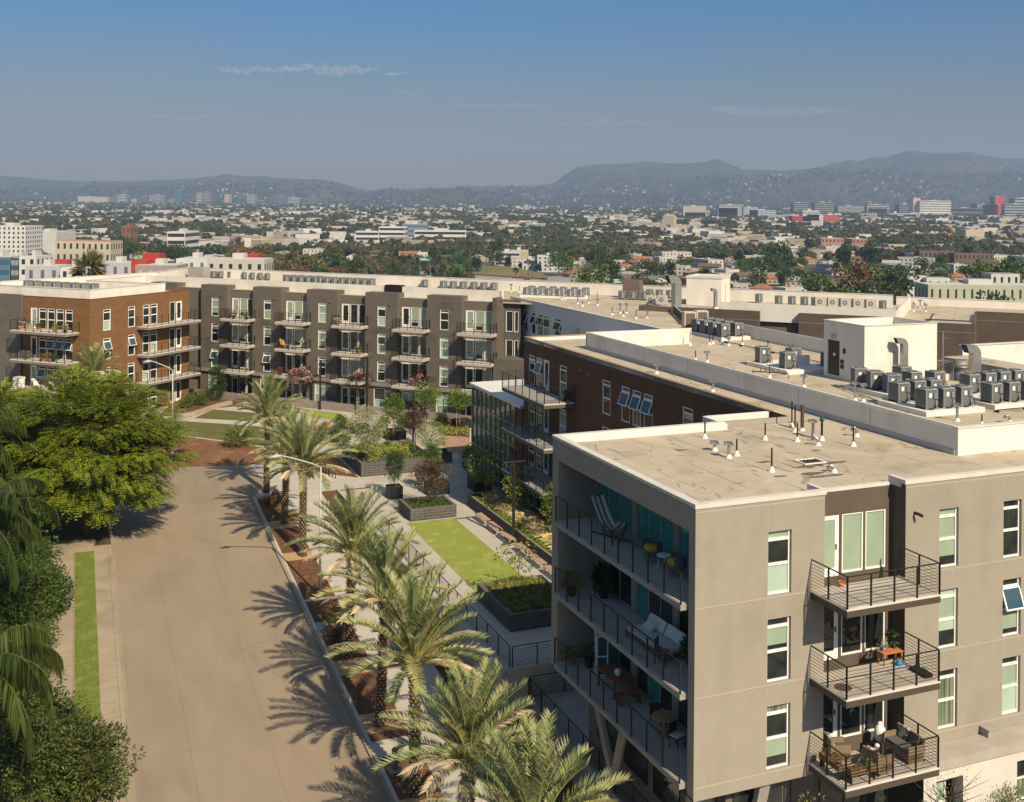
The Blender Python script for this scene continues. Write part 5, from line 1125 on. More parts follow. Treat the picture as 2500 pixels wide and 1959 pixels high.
for i in range(8):
    u, v = (27.85, 44.6-i*1.25) if i < 4 else (29.2, 45.2-(i-4)*1.4); place_ac('big', F1.w(u, v, RZ+.25), AN1, f'large condenser on the far roof pad, {ordw(i % 4)} from the back in the {"left" if i < 4 else "right"} line', 'large dark condensers')
for i, (u, v) in enumerate(((27.9, 46.1), (29.4, 46.6))): place_ac('grille', F1.w(u, v, RZ+.15), AN1-R(15), f'tall pale unit with brown grille behind the far pad, {["left","right"][i]} one', 'tall grilled roof units')
n_ = 0
for i in range(5):
    u = 70.2+i*1.27; place_ac('slim', F2.w(u, 30.9, RZ+.15), AN2, f'pale side blowing unit in the far right line, {ordw(i)} of five', 'pale side blowing units')
for i, u in enumerate((65.6, 67.0, 68.3, 69.4, 71.0, 72.2, 73.5, 74.8)): place_ac('small', F2.w(u, 32.3, RZ+.15), AN2, f'small grey condenser behind the pale fan units, {ordw(i)} from the left', 'small grey condensers on the roofs')
place_ac('small', F2.w(63.2, 33.8, RZ+.15), AN2, 'small grey condenser standing alone right of the far stair tower', 'small grey condensers on the roofs')
place_ac('small', F2.w(76.3, 31.5, RZ+.15), AN2, 'small grey condenser at the far right corner inside the white parapet', 'small grey condensers on the roofs')
# long roof of the dark building: rows read from the picture
def row(pxs, py0, py1, lab, z=13.05, jit=0):
    global n_
    a, b = pxs[0], pxs[-1]
    for i, px in enumerate(pxs):
        py = py0+(py1-py0)*(px-a)/max(1, b-a); x, y, _ = hit(px, py, z)
        place_ac('small', (x, y, RZ+.1), AN2+R(4), f'small grey condenser {lab}, {ordw(i)} from the left', 'small grey condensers on the roofs')
q4 = lambda x: 700+x/3.964
row([q4(x) for x in (5, 75, 145, 213, 285, 330)], 688, 690.5, 'in the front line behind the middle bays')
row([q4(x) for x in (395, 468, 543, 612, 685, 755, 825)], 691.5, 696, 'in the front line left of the twisted ducts')
row([q4(x) for x in (480, 555, 627, 700, 770)], 686.5, 689, 'in the back line left of the twisted ducts')
row([q4(x) for x in (1518, 1612, 1708, 1812, 1908, 2005)], 702, 707, 'in the front line at the dark building end')
row([q4(x) for x in (1575, 1675, 1768, 1868, 1965, 2060)], 699, 703, 'in the back line at the dark building end')
row([q4(x) for x in (1340,)], 699, 699, 'standing alone right of the twisted ducts')
q0 = lambda x: x/2.588
row([q0(x) for x in (1145, 1200)], 674, 674.5, 'in the far left pair by the grey hatch')
row([q0(x) for x in (1315, 1355, 1400, 1460, 1505)], 676.5, 678, 'in the line right of the grey hatch')
row([q0(x) for x in (1550, 1600, 1650, 1695)], 679.5, 682, 'in the short line above the second bay')
row([q0(x) for x in (1810, 1855, 1905, 1960, 2015)], 686, 689, 'in the line above the third bay')
q8 = lambda x: 800+x/2.588
row([q8(x) for x in (1258, 1325, 1395, 1462, 1532, 1600)], 719, 725, 'in the front line behind the white wing')
row([q8(x) for x in (1290, 1357, 1425, 1490, 1560, 1632)], 715, 720, 'in the back line behind the white wing')
row([q8(x) for x in (1860, 1928, 2000, 2040)], 728, 731, 'in the front line by the far stair tower')
row([q8(x) for x in (1915, 1975, 2035, 2095, 2160)], 722, 726, 'in the back line by the far stair tower')
for i, px in enumerate((1590, 1617)): x, y, _ = hit(px, 742, 13.1); place_ac('slim', (x, y, RZ+.1), AN2, f'pale side blowing unit left of the far stair tower, {["left","right"][i]} of two', 'pale side blowing units')
for i, px in enumerate((120, 135, 150, 168, 186, 204, 222, 240)): x, y, _ = F2.w(-15.2+i*1.45, 5.6, 0); place_ac('small', (x, y, RZ+.55), AN2, f'small grey condenser above the left brick block parapet, {ordw(i)} from the left', 'small grey condensers on the roofs')
def pads2(label, pts, h): 
    b = MB(); b.prism(pts, RZ, RZ+h); tag(b.build('equipment_pad', white_par), label, 'roof pad', 'white equipment pads')
pads2('white pad under the double line of small condensers behind the white wing', [hit(1268, 726, RZ)[:2], hit(1440, 731, RZ)[:2], hit(1440, 722, RZ)[:2], hit(1268, 718, RZ)[:2]], .12)
# ------------------------------------------------------------------ ducts, pipes, vents
def duct(loc, rz, h, w, reach, label):
    T_ = thing('air_duct', label, 'duct', loc, rz, 'bent galvanised ducts')
    b = MB(); b.box(-w/2, -w/2, 0, w/2, w/2, h); b.build('duct_riser', galv, T_)
    b = MB(); N = 6; prev = None
    for i in range(N+1):
        a = math.pi/2*i/N; ix, iz = -w/2-.12+.12*math.cos(a), h+.12*math.sin(a); ox, oz = -w/2-.12+(w+.12)*math.cos(a), h+(w+.12)*math.sin(a)
        cur = [(ix, -w/2, iz), (ox, -w/2, oz), (ox, w/2, oz), (ix, w/2, iz)]
        if prev:
            for k in range(4): b.q(prev[k], prev[(k+1) % 4], cur[(k+1) % 4], cur[k])
        prev = cur
    e = [(p[0]-reach*(1.0 if n in (1, 2) else .55), p[1], p[2]-(0 if n in (1, 2) else 0)) for n, p in enumerate(prev)]
    for k in range(4): b.q(prev[k], prev[(k+1) % 4], e[(k+1) % 4], e[k])
    el = b.build('duct_elbow', galv, T_)
    b = MB(); f = [(p[0]+.03, p[1], p[2]) for p in e]; b.q(*f); b.build('duct_mouth', black, el)
    MB().box(-w/2-.1, -w/2-.1, 0, w/2+.1, w/2+.1, .18).build('kerb', white_par, T_)
duct(F1.w(26.25, 19.0, RZ), AN1-R(8), 2.35, .34, .35, 'tall bent galvanised duct standing against the near stair box'); duct(F1.w(30.7, 17.9, RZ), AN1-R(5), 1.75, .5, .45, 'bent galvanised duct with a dark mouth at the right of the near stair box'); duct(F1.w(37.6, 64.4, RZ), AN1, 2.6, .75, .7, 'broad bent galvanised duct left of the far stair tower'); duct(F1.w(41.6, 63.3, RZ), AN1, 1.7, .3, .3, 'thin bent duct against the far stair tower wall')
def fan(u, v, lab):
    T_ = thing('exhaust_fan', lab, 'exhaust fan', F1.w(u, v, RZ), 0, 'round grey exhaust fans')
    MB().box(-.45, -.45, 0, .45, .45, .4).build('curb', white_par, T_); MB().lathe([(.44, .4), (.44, .72), (.46, .73), (.46, .77), (.42, .78), (.42, 1.1), (.3, 1.14), (0, 1.15)], n=20).build('hood', mat('weathered zinc', (.28, .27, .25), .55, (.23, .22, .2), 3, 3, metal=.3), T_, True)
fan(30.1, 19.9, 'round grey exhaust fan just right of the near stair box'); fan(31.2, 19.5, 'round grey exhaust fan behind the mast')
T_ = thing('antenna_mast', 'thin mast with a horizontal aerial at the right corner of the near stair box', 'antenna', F1.w(29.55, 19.3, RZ), AN1)
MB().tube([(0, 0, 0), (0, 0, 3.0)], .035, 8).build('mast', galv, T_); b = MB(); b.tube([(0, 0, 2.65), (.85, 0, 2.5)], .02, 6)
for i in range(6): b.tube([(.15+i*.13, -.15, 2.62-i*.02), (.15+i*.13, .15, 2.62-i*.02)], .01, 5)
b.build('aerial', galv, T_); b = MB(); b.tube([(0, .02, .2), (-.08, .05, 1.2), (.0, .05, 2.0), (.05, .05, 2.6)], .012, 5); b.build('cable', mat('red cable', (.4, .04, .03), .6), T_)
b = MB(); b.tube([(0, 0, 0), (0, 0, 1.35), (2.7, -.6, 1.2), (2.7, -.6, 0)], .025, 6); b.tube([(-1.6, -.5, 0), (-1.6, -.5, 1.2), (0, -.1, 1.3)], .025, 6)
tag(b.build('pipe_frame', galv, None, loc=F1.w(30.0, 18.9, RZ), rz=AN1), 'thin grey pipe frame stepping over the round exhaust fans', 'pipe')
cone = mat('white sealant cone', (.70, .66, .60), .8); VG = 'vent pipes with white cones'
def vent(p, h, kind, label):
    T_ = thing('vent_pipe', label, 'vent pipe', p, random.uniform(-.3, .3), VG)
    MB().lathe([(.15, 0), (.13, .04), (.06, .18), (.05, .21)], n=12).build('flashing', cone, T_, True)
    if kind == 'dark': MB().tube([(0, 0, 0), (0, 0, h)], .035, 8).build('pipe', black, T_)
    elif kind == 'thick': MB().tube([(0, 0, 0), (0, 0, h)], .085, 12).build('pipe', mat('rust brown pipe', (.09, .055, .03), .7), T_)
    elif kind == 'cap': MB().tube([(0, 0, 0), (0, 0, h)], .07, 10).build('pipe', galv, T_); b = MB(); b.box(-.2, -.13, h, .12, .13, h+.14); b.q((-.2, -.13, h+.14), (.12, -.13, h+.141), (.2, -.13, h), (.12, -.13, h)); b.build('cap', galv, T_)
    elif kind == 'hood': b = MB(); b.tube([(0, 0, .1), (0, 0, h), (-.12, 0, h+.12), (-.3, 0, h+.02)], .075, 10); b.build('pipe', galv, T_, True)
    elif kind == 'green': MB().tube([(0, 0, 0), (0, 0, h)], .05, 8).build('pipe', black, T_); MB().lathe([(.05, h-.02), (.11, h+.05), (.1, h+.16), (.05, h+.2), (0, h+.21)], n=12).build('cap', mat('dark green cap', (.01, .09, .05), .5), T_, True)
    return T_
VL = [(6.87, 10.3, .75, 'dark', 'slim dark vent pipe beside the long white parapet face of the near roof'), (6.28, 6.87, .7, 'dark', 'slim dark vent pipe in the left cluster of three on the near roof'), (5.89, 7.95, .3, 'cap', 'short capped vent in the left cluster of three'), (5.72, 6.61, .55, 'cap', 'stubby galvanised vent in the left cluster of three'), (6.03, 4.04, .95, 'dark', 'lone dark vent pipe nearest the sunny edge of the near roof'),
      (9.27, 9.05, .75, 'dark', 'slim dark vent pipe left of the tall dark pipes'), (12.17, 10.98, 1.25, 'dark', 'tall black pipe left of the thick brown pipe'), (11.59, 9.96, 1.25, 'dark', 'tall dark pipe just in front of the tall black pipe'), (12.15, 10.15, 1.2, 'thick', 'thick rust brown pipe on the near roof'), (10.43, 8.25, .85, 'dark', 'dark pipe in front of the thick brown pipe'),
      (11.63, 8.68, .7, 'cap', 'white capped vent right of the thick brown pipe'), (10.82, 7.27, .25, 'hood', 'small bent white vent below the green capped pipe'), (11.65, 8.07, .85, 'green', 'pipe with a dark green cap'), (12.2, 6.6, .85, 'dark', 'dark pipe near the long parapet on the right'), (13.72, 8.2, .3, 'hood', 'bent galvanised vent against the long parapet'), (8.35, 3.1, .15, 'hood', 'low galvanised hood right of the roof drain'),
      (19.59, 31.63, .7, 'dark', 'slim pipe behind the far part of the long parapet'), (20.01, 30.83, .6, 'cap', 'capped vent behind the far part of the long parapet'), (13.97, 20.72, .55, 'cap', 'white vent on the narrow strip above the brick wall, middle one'), (14.26, 27.62, .5, 'cap', 'white vent on the narrow strip above the brick wall, farther one'), (20.07, 23.82, .75, 'dark', 'dark pipe in front of the pad left of the stair box'), (19.93, 20.25, .6, 'cap', 'capped vent in the middle of the roof before the stair box'),
      (27.2, 34.0, .8, 'dark', 'dark pipe behind the leftmost condenser of the group by the stair box'), (27.3, 31.18, .8, 'dark', 'dark pipe left of the dark condenser by the stair box door'), (20.89, 9.35, .75, 'cap', 'capped vent in front of the nearest condenser pad'), (21.18, 8.06, .55, 'dark', 'short dark pipe behind the parapet at right'), (23.05, 8.12, .25, 'hood', 'grey hooded vent behind the parapet at right'),
      (23.52, 38.75, 1.1, 'dark', 'dark pipe at the end of the short white parapet'), (25.21, 38.7, .9, 'dark', 'left dark pipe of the pair before the far pad'), (25.74, 39.06, .9, 'dark', 'right dark pipe of the pair before the far pad'), (26.18, 38.37, .2, 'hood', 'small white hood before the far pad'), (26.22, 37.63, .5, 'cap', 'white vent before the far pad'), (27.5, 37.72, .7, 'dark', 'dark pipe at the right end of the far pad'),
      (19.82, 15.63, .9, 'cap', 'pair of thin grey pipes behind the long parapet, left one'), (20.1, 15.29, .85, 'cap', 'pair of thin grey pipes behind the long parapet, right one')]
for u, v, h, k_, lab in VL: vent(F1.w(u, v, RZ), h, k_, lab)
i = 0
for x, y in ((1480, 965), (1500, 960), (1580, 990), (1610, 1005), (1650, 985), (1703, 965), (1705, 1000), (1797, 1060), (1848, 1050), (1868, 1070), (1888, 1050), (1948, 1085), (2018, 1080), (1213, 920), (1160, 915)):
    px, py = 800+x/2.588, 360+y/2.588; a = hit(px, py, RZ); vent(a, .85 if i % 3 else .6, 'dark' if i % 2 else 'cap', 'slender roof vent on the white wing roof, '+ordw(i)+' from the left'); i += 1
for i, (x, y) in enumerate(((875, 585), (873, 540), (952, 540), (1000, 545), (1015, 590), (695, 625))): vent(hit(2050+x/4.844, 640+y/4.844, RZ), .7, 'cap' if i % 2 == 0 else 'dark', 'white roof vent on the far right brown roof, '+ordw(i)+' of six')
b = MB(); b.tube([(0, 0, 0), (0, 0, .35), (1.0, 0, .35), (2.2, 0, .3), (2.2, 0, 0)], .035, 7)
for t in (.5, .8, 1.2, 1.6): b.tube([(t, 0, .33), (t, 0, .6)], .02, 5)
tag(b.build('gas_pipe', black, None, loc=F1.w(19.2, 24.4, RZ), rz=AN1-R(35)), 'bent black gas pipe with upright stubs on the roof before the stair box', 'pipe')
T_ = thing('roof_drain', 'open roof drain box with a pale rim in the stained middle of the near roof', 'roof drain', F1.w(8.52, 4.85, RZ), AN1)
b = MB(); b.box(-.55, -.4, .004, .55, -.32, .05); b.box(-.55, .32, .004, .55, .4, .05); b.box(-.55, -.32, .004, -.47, .32, .05); b.box(.47, -.32, .004, .55, .32, .05); b.build('rim', white_par, T_); MB().box(-.47, -.32, .003, .47, .32, .012).build('opening', mat('dark drain', (.03, .02, .015), .8), T_)
b = MB()
for t in (-.3, -.1, .1, .3): b.box(t, -.32, .014, t+.04, .32, .03)
b.build('grate', mat('rusty grate', (.10, .07, .05), .8), T_)
x, y, _ = F2.w(24.5, 21.2, 0); b = MB(); b.box(-1.1, -.4, 0, 1.1, .4, 1.35); tag(b.build('roof_cabinet', mat('black brown cabinet', (.02, .012, .014), .6), None, loc=(x, y, RZ), rz=AN2), 'black cabinet interrupting the white parapet of the long dark building', 'roof cabinet')
x, y, _ = hit(486, 678, 13); b = MB(); b.box(-1.3, -.8, 0, 1.3, .8, 1.5); tag(b.build('roof_hatch', conc_grey, None, loc=(x, y, RZ), rz=AN2), 'grey roof hatch box between groups of small condensers at the far left', 'roof hatch')
x, y, _ = F2.w(49.0, 33.0, 0); b = MB(); b.box(-1.0, -.7, 0, 1.0, .7, 2.1); tag(b.build('roof_hatch', mat('louvred brown box', (.16, .12, .10), .8), None, loc=(x, y, RZ), rz=AN2), 'brown louvred roof box against the far white parapet', 'roof hatch')
random.seed(12)
for j, px0 in enumerate((905, 945, 985, 1018)):
    x, y, _ = hit(px0+8, 697, RZ); b = MB()
    for t in range(2+j % 2): o = t*.8; b.tube([(o, 0, 0), (o, 0, .9+.25*(t % 2)), (o+.25, .1, 1.25+.25*(t % 2)), (o+.6, .1, .95), (o+.6, .1, .4)], .15, 8)
    tag(b.build('air_duct', mat('dull zinc duct', (.33, .33, .32), .5, metal=.3), None, True, loc=(x, y, 0), rz=AN2), ['leftmost cluster of twisted ducts on the long dark building roof', 'second cluster of twisted ducts, behind the black cabinet', 'third cluster of twisted ducts, right of the black cabinet', 'rightmost cluster of twisted ducts'][j], 'duct', 'bent galvanised ducts')
# ================================================================== balcony furniture
wicker = mat('brown wicker', (.28, .20, .13), .9, (.19, .135, .085), 30, 2, .8, 60); cush = mat('charcoal cushion', (.10, .10, .10), .95); cushw = mat('patterned white cushion', (.55, .53, .50), .9, (.10, .09, .09), 9, 2, lo=.45, hi=.55)
def mbx(*bs, name, m, par, M=None):
    b = MB(); [b.box(*q, M) for q in bs]; return b.build(name, m, par)
Z1, Z2, Z3 = FZ[0]+.03, FZ[1]+.03, FZ[2]+.03
def sofa(p, rz, w, label, cat='chair', nm='wicker_chair'):
    T_ = thing(nm, label, cat, p, rz, 'wicker balcony set')
    mbx((-w/2, -.36, .1, w/2, .34, .34), name='seat', m=wicker, par=T_); mbx((-w/2, .28, .34, w/2, .38, .82), name='backrest', m=wicker, par=T_)
    for s in (-1, 1): mbx((min(s*w/2, s*(w/2-.09)), -.38, 0.02, max(s*w/2, s*(w/2-.09)), .28, .6), name='armrest', m=wicker, par=T_)
    mbx((-w/2+.1, -.34, .34, w/2-.1, .26, .44), name='seat_cushion', m=cush, par=T_)
    n = max(1, round(w/.7))
    for i in range(n): x = -w/2+.12+(w-.24)*(i+.5)/n; M = Matrix.Translation((x, .2, .46)) @ Matrix.Rotation(R(-14), 4, 'X'); mbx((-.22, -.05, 0, .22, .06, .4), name='back_cushion', m=cushw if i % 2 == 0 else cush, par=T_, M=M)
    for x in (-w/2+.04, w/2-.04):
        for y in (-.34, .34): mbx((x-.03, y-.03, 0, x+.03, y+.03, .1), name='leg', m=black, par=T_)
sofa(F1.w(5.95, -.15, Z3), AN1+R(75), .7, 'wicker armchair with striped cushion by the lowest balcony door'); sofa(F1.w(6.75, -1.35, Z3), AN1+R(100), .7, 'wicker armchair seen from behind on the lowest balcony'); sofa(F1.w(8.4, -.85, Z3), AN1-R(90), 1.35, 'two seat wicker sofa with patterned cushions at the right of the lowest balcony', 'sofa', 'wicker_sofa')
T_ = thing('coffee_table', 'low black glass coffee table between the wicker seats', 'table', F1.w(7.35, -.75, Z3), AN1); mbx((-.28, -.5, .38, .28, .5, .41), name='table_top', m=mat('black glass', (.01, .01, .01), .05), par=T_)
for x in (-.25, .25):
    for y in (-.47, .47): mbx((x-.02, y-.02, 0, x+.02, y+.02, .38), name='leg', m=wicker, par=T_)
T_ = thing('vase', 'pale round vase pair standing by the wall on the lowest balcony', 'vase', F1.w(8.25, .25, Z3)); MB().lathe([(.14, 0), (.2, .15), (.2, .5), (.12, .62), (.07, .66), (.09, .74)], n=14).build('body', label_w, T_, True)
MB().lathe([(.06, .0), (.1, .06), (.06, .12)], -.0, -.0, 10).build('bowl', label_w, None, True, loc=F1.w(7.3, -.7, Z3+.41), label='small white bowl on the black glass coffee table', category='bowl')
T_ = thing('planter_trough', 'wooden trough planter of pale succulents at the left front of the lowest balcony', 'planter', F1.w(5.75, -1.7, Z3), AN1); mbx((-.55, -.14, .3, .55, .14, .52), name='trough', m=mat('brown timber', (.16, .09, .05), .8), par=T_)
for x in (-.5, .5): mbx((x-.02, -.12, 0, x+.02, .12, .3), name='leg', m=metal_dark, par=T_)
crown((.5, .12, .1), 16, 10, .1, .05, .08, .58, mats=2).build('plants', [lm('succulent', (.25, .30, .12)), lm('succulent deep', (.12, .17, .06))], T_)
T_ = thing('planter_trough', 'narrow trough planter with reddish plants along the left rail of the lowest balcony', 'planter', F1.w(5.1, -.9, Z3), AN1+R(90)); mbx((-.55, -.12, .3, .55, .12, .5), name='trough', m=MATS['brown timber'], par=T_); crown((.5, .1, .1), 16, 10, .1, .05, .08, .56, mats=2).build('plants', [lm('red foliage', (.22, .07, .03)), lm('succulent deep', (.12, .17, .06))], T_)
for x in (-.5, .5): mbx((x-.02, -.1, 0, x+.02, .1, .3), name='leg', m=metal_dark, par=T_)
def pot(p, r, h, label, leafc, ph=.5, potc=black, n=14, lw=.06, ll=.22, grp=None):
    T_ = thing('potted_plant', label, 'potted plant', p, random.random()*6, grp); MB().lathe([(r*.7, 0), (r, h), (r*.9, h), (r*.85, h-.04)], n=12).build('pot', potc, T_, True)
    crown((r*1.3, r*1.3, ph/2), n, 12, ll, lw, r*.6, h+ph*.4, mats=len(leafc), droop=-.4).build('leaves', [lm(*c) for c in leafc], T_)
pg_ = [G1[1], G6[0]]; terr = mat('terracotta pot', (.42, .15, .06), .8)
pot(F1.w(6.1, -.12, Z1), .13, .2, 'small terracotta pot on the top front balcony', [G1[1]], .12, terr, 3, .03, .06)
T_ = thing('side_table', 'orange timber side table by the middle front balcony window', 'table', F1.w(8.35, -.15, Z2), AN1); mbx((-.45, -.2, .42, .45, .2, .46), name='table_top', m=mat('orange timber', (.48, .18, .05), .6), par=T_)
for x in (-.4, .4):
    for y in (-.16, .16): mbx((x-.025, y-.025, 0, x+.025, y+.025, .42), name='leg', m=MATS['orange timber'], par=T_)
pot(F1.w(8.1, -.1, Z2+.46), .1, .16, 'pale pot on the orange side table', [G3[0]], .3, galv, 6, .04, .12); pot(F1.w(8.65, .0, Z2+.46), .12, .2, 'black pot with dark leaves on the orange side table', pg_, .35, black, 8)
T_ = thing('watering_can', 'blue watering can under the orange side table', 'watering can', F1.w(8.5, -.45, Z2)); MB().lathe([(.1, 0), (.11, .18), (.09, .2)], n=12).build('body', mat('blue plastic', (.03, .25, .45), .5), T_, True); MB().tube([(.1, 0, .05), (.25, 0, .2)], .015, 6).build('spout', MATS['blue plastic'], T_)
T_ = thing('plant_tray', 'dark tray of low plants at the right end of the middle front balcony', 'planter', F1.w(8.75, -1.3, Z2), AN1+R(90)); mbx((-.4, -.18, 0, .4, .18, .12), name='tray', m=black, par=T_); crown((.36, .14, .05), 12, 8, .07, .04, .06, .14, mats=1).build('plants', [lm(*G6[1])], T_)
tag(MB().lathe([(.3, 0), (.3, .02), (0, .021)], n=20).build('doormat', mat('brown mat', (.10, .06, .05), .95), None, loc=F1.w(5.35, -1.2, Z2)), 'round brown mat on the middle front balcony', 'mat')
# side (street) balconies, all in shade
T_ = thing('hammock_chair', 'white striped hammock slung on a dark frame on the top corner balcony', 'hammock', F1.w(.9, 7.9, Z1), AN1)
b = MB(); b.tube([(-.45, 1.0, .05), (.45, -.9, .05)], .03, 6); b.tube([(.45, 1.0, .05), (-.45, -.9, .05)], .03, 6); b.tube([(0, .75, .05), (0, 1.35, 1.45)], .03, 6); b.tube([(0, -.7, .05), (0, -1.25, .95)], .03, 6); b.build('frame', metal_dark, T_)
b = MB(); N = 12
for i in range(N):
    for j in range(6):
        def S(i, j): t = i/N; return (-.36+.72*j/6, 1.3-2.5*t, 1.4-1.75*t+1.3*t*t-.45*math.sin(math.pi*t)+.1*abs(j-3)/3)
        b.k = (j % 2); b.q(S(i, j), S(i+1, j), S(i+1, j+1), S(i, j+1))
b.build('sling', [mat('white canvas', (.62, .62, .62), .9), mat('grey canvas', (.15, .16, .18), .9)], T_)
yel = mat('mustard cushion', (.50, .34, .03), .9); tub = mat('grey tub chair', (.10, .12, .13), .7)
for i, v in enumerate((4.75, 2.95)):
    T_ = thing('tub_chair', ['yellow cushioned tub chair left of the small white table on the top corner balcony', 'yellow cushioned tub chair right of the small white table on the top corner balcony'][i], 'chair', F1.w(1.0, v, Z1), AN1+R(-70 if i == 0 else -110), 'yellow tub chairs')
    MB().lathe([(.25, .25), (.34, .32), (.35, .45), (0, .46)], n=16).build('seat', tub, T_, True); MB().lathe([(.1, .46), (.30, .46), (.33, .55), (.28, .64), (0, .66)], n=16).build('cushion', yel, T_, True)
    b = MB()
    for k in range(9):
        a0, a1 = R(-20+k*24), R(-20+(k+1)*24)
        for r1, r2 in ((.36, .40),): b.q((r1*math.cos(a0), r1*math.sin(a0), .4), (r1*math.cos(a1), r1*math.sin(a1), .4), (r2*math.cos(a1), r2*math.sin(a1), .82), (r2*math.cos(a0), r2*math.sin(a0), .82)); b.q((r2*math.cos(a0), r2*math.sin(a0), .82), (r2*math.cos(a1), r2*math.sin(a1), .82), (r1*math.cos(a1)+.04*math.cos(a1), r1*math.sin(a1)+.04*math.sin(a1), .4), (r1*math.cos(a0)+.04*math.cos(a0), r1*math.sin(a0)+.04*math.sin(a0), .4))
    b.build('backrest', tub, T_)
    for a in (45, 135, 225, 315): MB().tube([(.2*math.cos(R(a)), .2*math.sin(R(a)), .27), (.3*math.cos(R(a)), .3*math.sin(R(a)), 0)], .02, 6).build('leg', MATS['brown timber'], T_)
T_ = thing('side_table', 'small round white table between the yellow chairs', 'table', F1.w(1.0, 3.85, Z1)); MB().lathe([(.26, .5), (.27, .52), (.27, .54), (0, .541)], n=18).build('table_top', label_w, T_)
for a in (30, 150, 270): MB().tube([(.2*math.cos(R(a)), .2*math.sin(R(a)), .5), (.24*math.cos(R(a)), .24*math.sin(R(a)), 0)], .02, 6).build('leg', label_w, T_)
T_ = thing('storage_cabinet', 'pale cream storage cabinet at the right end of the top corner balcony', 'cabinet', F1.w(1.55, 1.0, Z1), AN1); mbx((-.28, -.42, 0, .28, .42, 1.05), name='body', m=mat('cream panel', (.45, .38, .30), .8), par=T_); mbx((-.3, -.44, 1.05, .3, .44, 1.09), name='top', m=MATS['brown timber'], par=T_)
# middle: daybed
T_ = thing('daybed', 'timber outdoor daybed piled with white cushions on the middle corner balcony', 'daybed', F1.w(.95, 4.2, Z2), AN1+R(4)); tw = mat('red brown timber', (.20, .08, .04), .7)
mbx((-.6, -1.35, .22, .5, 1.35, .3), name='base', m=tw, par=T_); mbx((-.56, -1.3, .3, .46, 1.3, .42), name='mattress', m=mat('blue white cushion', (.50, .54, .56), .9), par=T_)
for x in (-.55, .45):
    for y in (-1.3, 0, 1.3): mbx((x-.04, y-.04, 0, x+.04, y+.04, .22), name='leg', m=tw, par=T_)
mbx((.46, -1.35, .3, .54, 1.35, .7), name='backrest', m=tw, par=T_)
for i, (x, y, a) in enumerate(((.3, .9, 30), (.3, .3, 25), (.3, -.35, 30), (.28, -.95, 25), (-.05, .7, 60))): M = Matrix.Translation((x, y, .44)) @ Matrix.Rotation(R(a), 4, 'Y'); mbx((-.06, -.28, 0, .06, .28, .45), name='pillow', m=MATS['white canvas'], par=T_, M=M)
T_ = thing('folding_chair', 'dark folding chair beside the daybed', 'chair', F1.w(.4, 2.9, Z2), AN1+R(40)); mbx((-.22, -.22, .42, .22, .22, .46), name='seat', m=tub, par=T_); mbx((-.22, .2, .46, .22, .24, .9), name='backrest', m=tub, par=T_)
for x in (-.2, .2):
    for y in (-.2, .2): mbx((x-.02, y-.02, 0, x+.02, y+.02, .42), name='leg', m=metal_dark, par=T_)
pot(F1.w(.2, 10.3, Z2), .22, .4, 'leafy plant in a black pot at the far end of the middle corner balcony', [G2[1], G1[1]], .7, black, 18); pot(F1.w(1.4, 9.6, Z2), .25, .35, 'broad dark plant against the wall on the middle corner balcony', [G6[0]], 1.0, black, 22, .2, .3)
pot(F1.w(1.3, 2.3, Z2), .25, .45, 'left dark pot near the right end of the middle corner balcony', pg_, .5, black, 18); pot(F1.w(1.3, 1.5, Z2), .22, .4, 'right dark pot near the right end of the middle corner balcony', pg_, .45, black, 16)
T_ = thing('display_cabinet', 'tall white framed glass cabinet on the lowest corner balcony', 'cabinet', F1.w(1.2, 9.4, Z3), AN1+R(-20)); b = MB()
for x in (-.25, .2):
    for y in (-.4, .0, .36): b.box(x, y, 0, x+.05, y+.05, 1.7)
for z in (0, .8, 1.65):
    b.box(-.25, -.4, z, .25, .41, z+.05)
b.build('frame', white_frame, T_); mbx((-.22, -.37, .05, .22, .38, 1.64), name='pane', m=mat('blue grey glass', (.05, .08, .11), .1), par=T_)
T_ = thing('dining_table', 'square reddish timber table on the lowest corner balcony', 'table', F1.w(.95, 7.6, Z3), AN1); mbx((-.5, -.8, .7, .5, .8, .76), name='table_top', m=tw, par=T_)
for x in (-.42, .42):
    for y in (-.7, .7): mbx((x-.05, y-.05, 0, x+.05, y+.05, .7), name='leg', m=tw, par=T_)
T_ = thing('timber_bench', 'low reddish timber bench beside the square table', 'bench', F1.w(.9, 6.35, Z3), AN1); mbx((-.5, -.2, .42, .5, .2, .47), name='seat', m=tw, par=T_); mbx((-.45, -.17, 0, -.38, .17, .42), (.38, -.17, 0, .45, .17, .42), name='leg', m=tw, par=T_)
MB().lathe([(.08, 0), (.14, .08), (.13, .22), (.06, .26)], n=12).build('vase', label_w, None, True, loc=F1.w(.9, 7.3, Z3+.76), label='white vase on the square timber table', category='vase')
T_ = thing('round_table', 'round pale timber table with a centre pedestal on the lowest corner balcony', 'table', F1.w(.95, 3.6, Z3)); MB().lathe([(.48, .7), (.48, .75), (0, .751)], n=22).build('table_top', mat('oak timber', (.33, .21, .11), .7), T_); MB().lathe([(.3, 0), (.3, .04), (.09, .06), (.08, .7)], n=12).build('pedestal', MATS['oak timber'], T_)
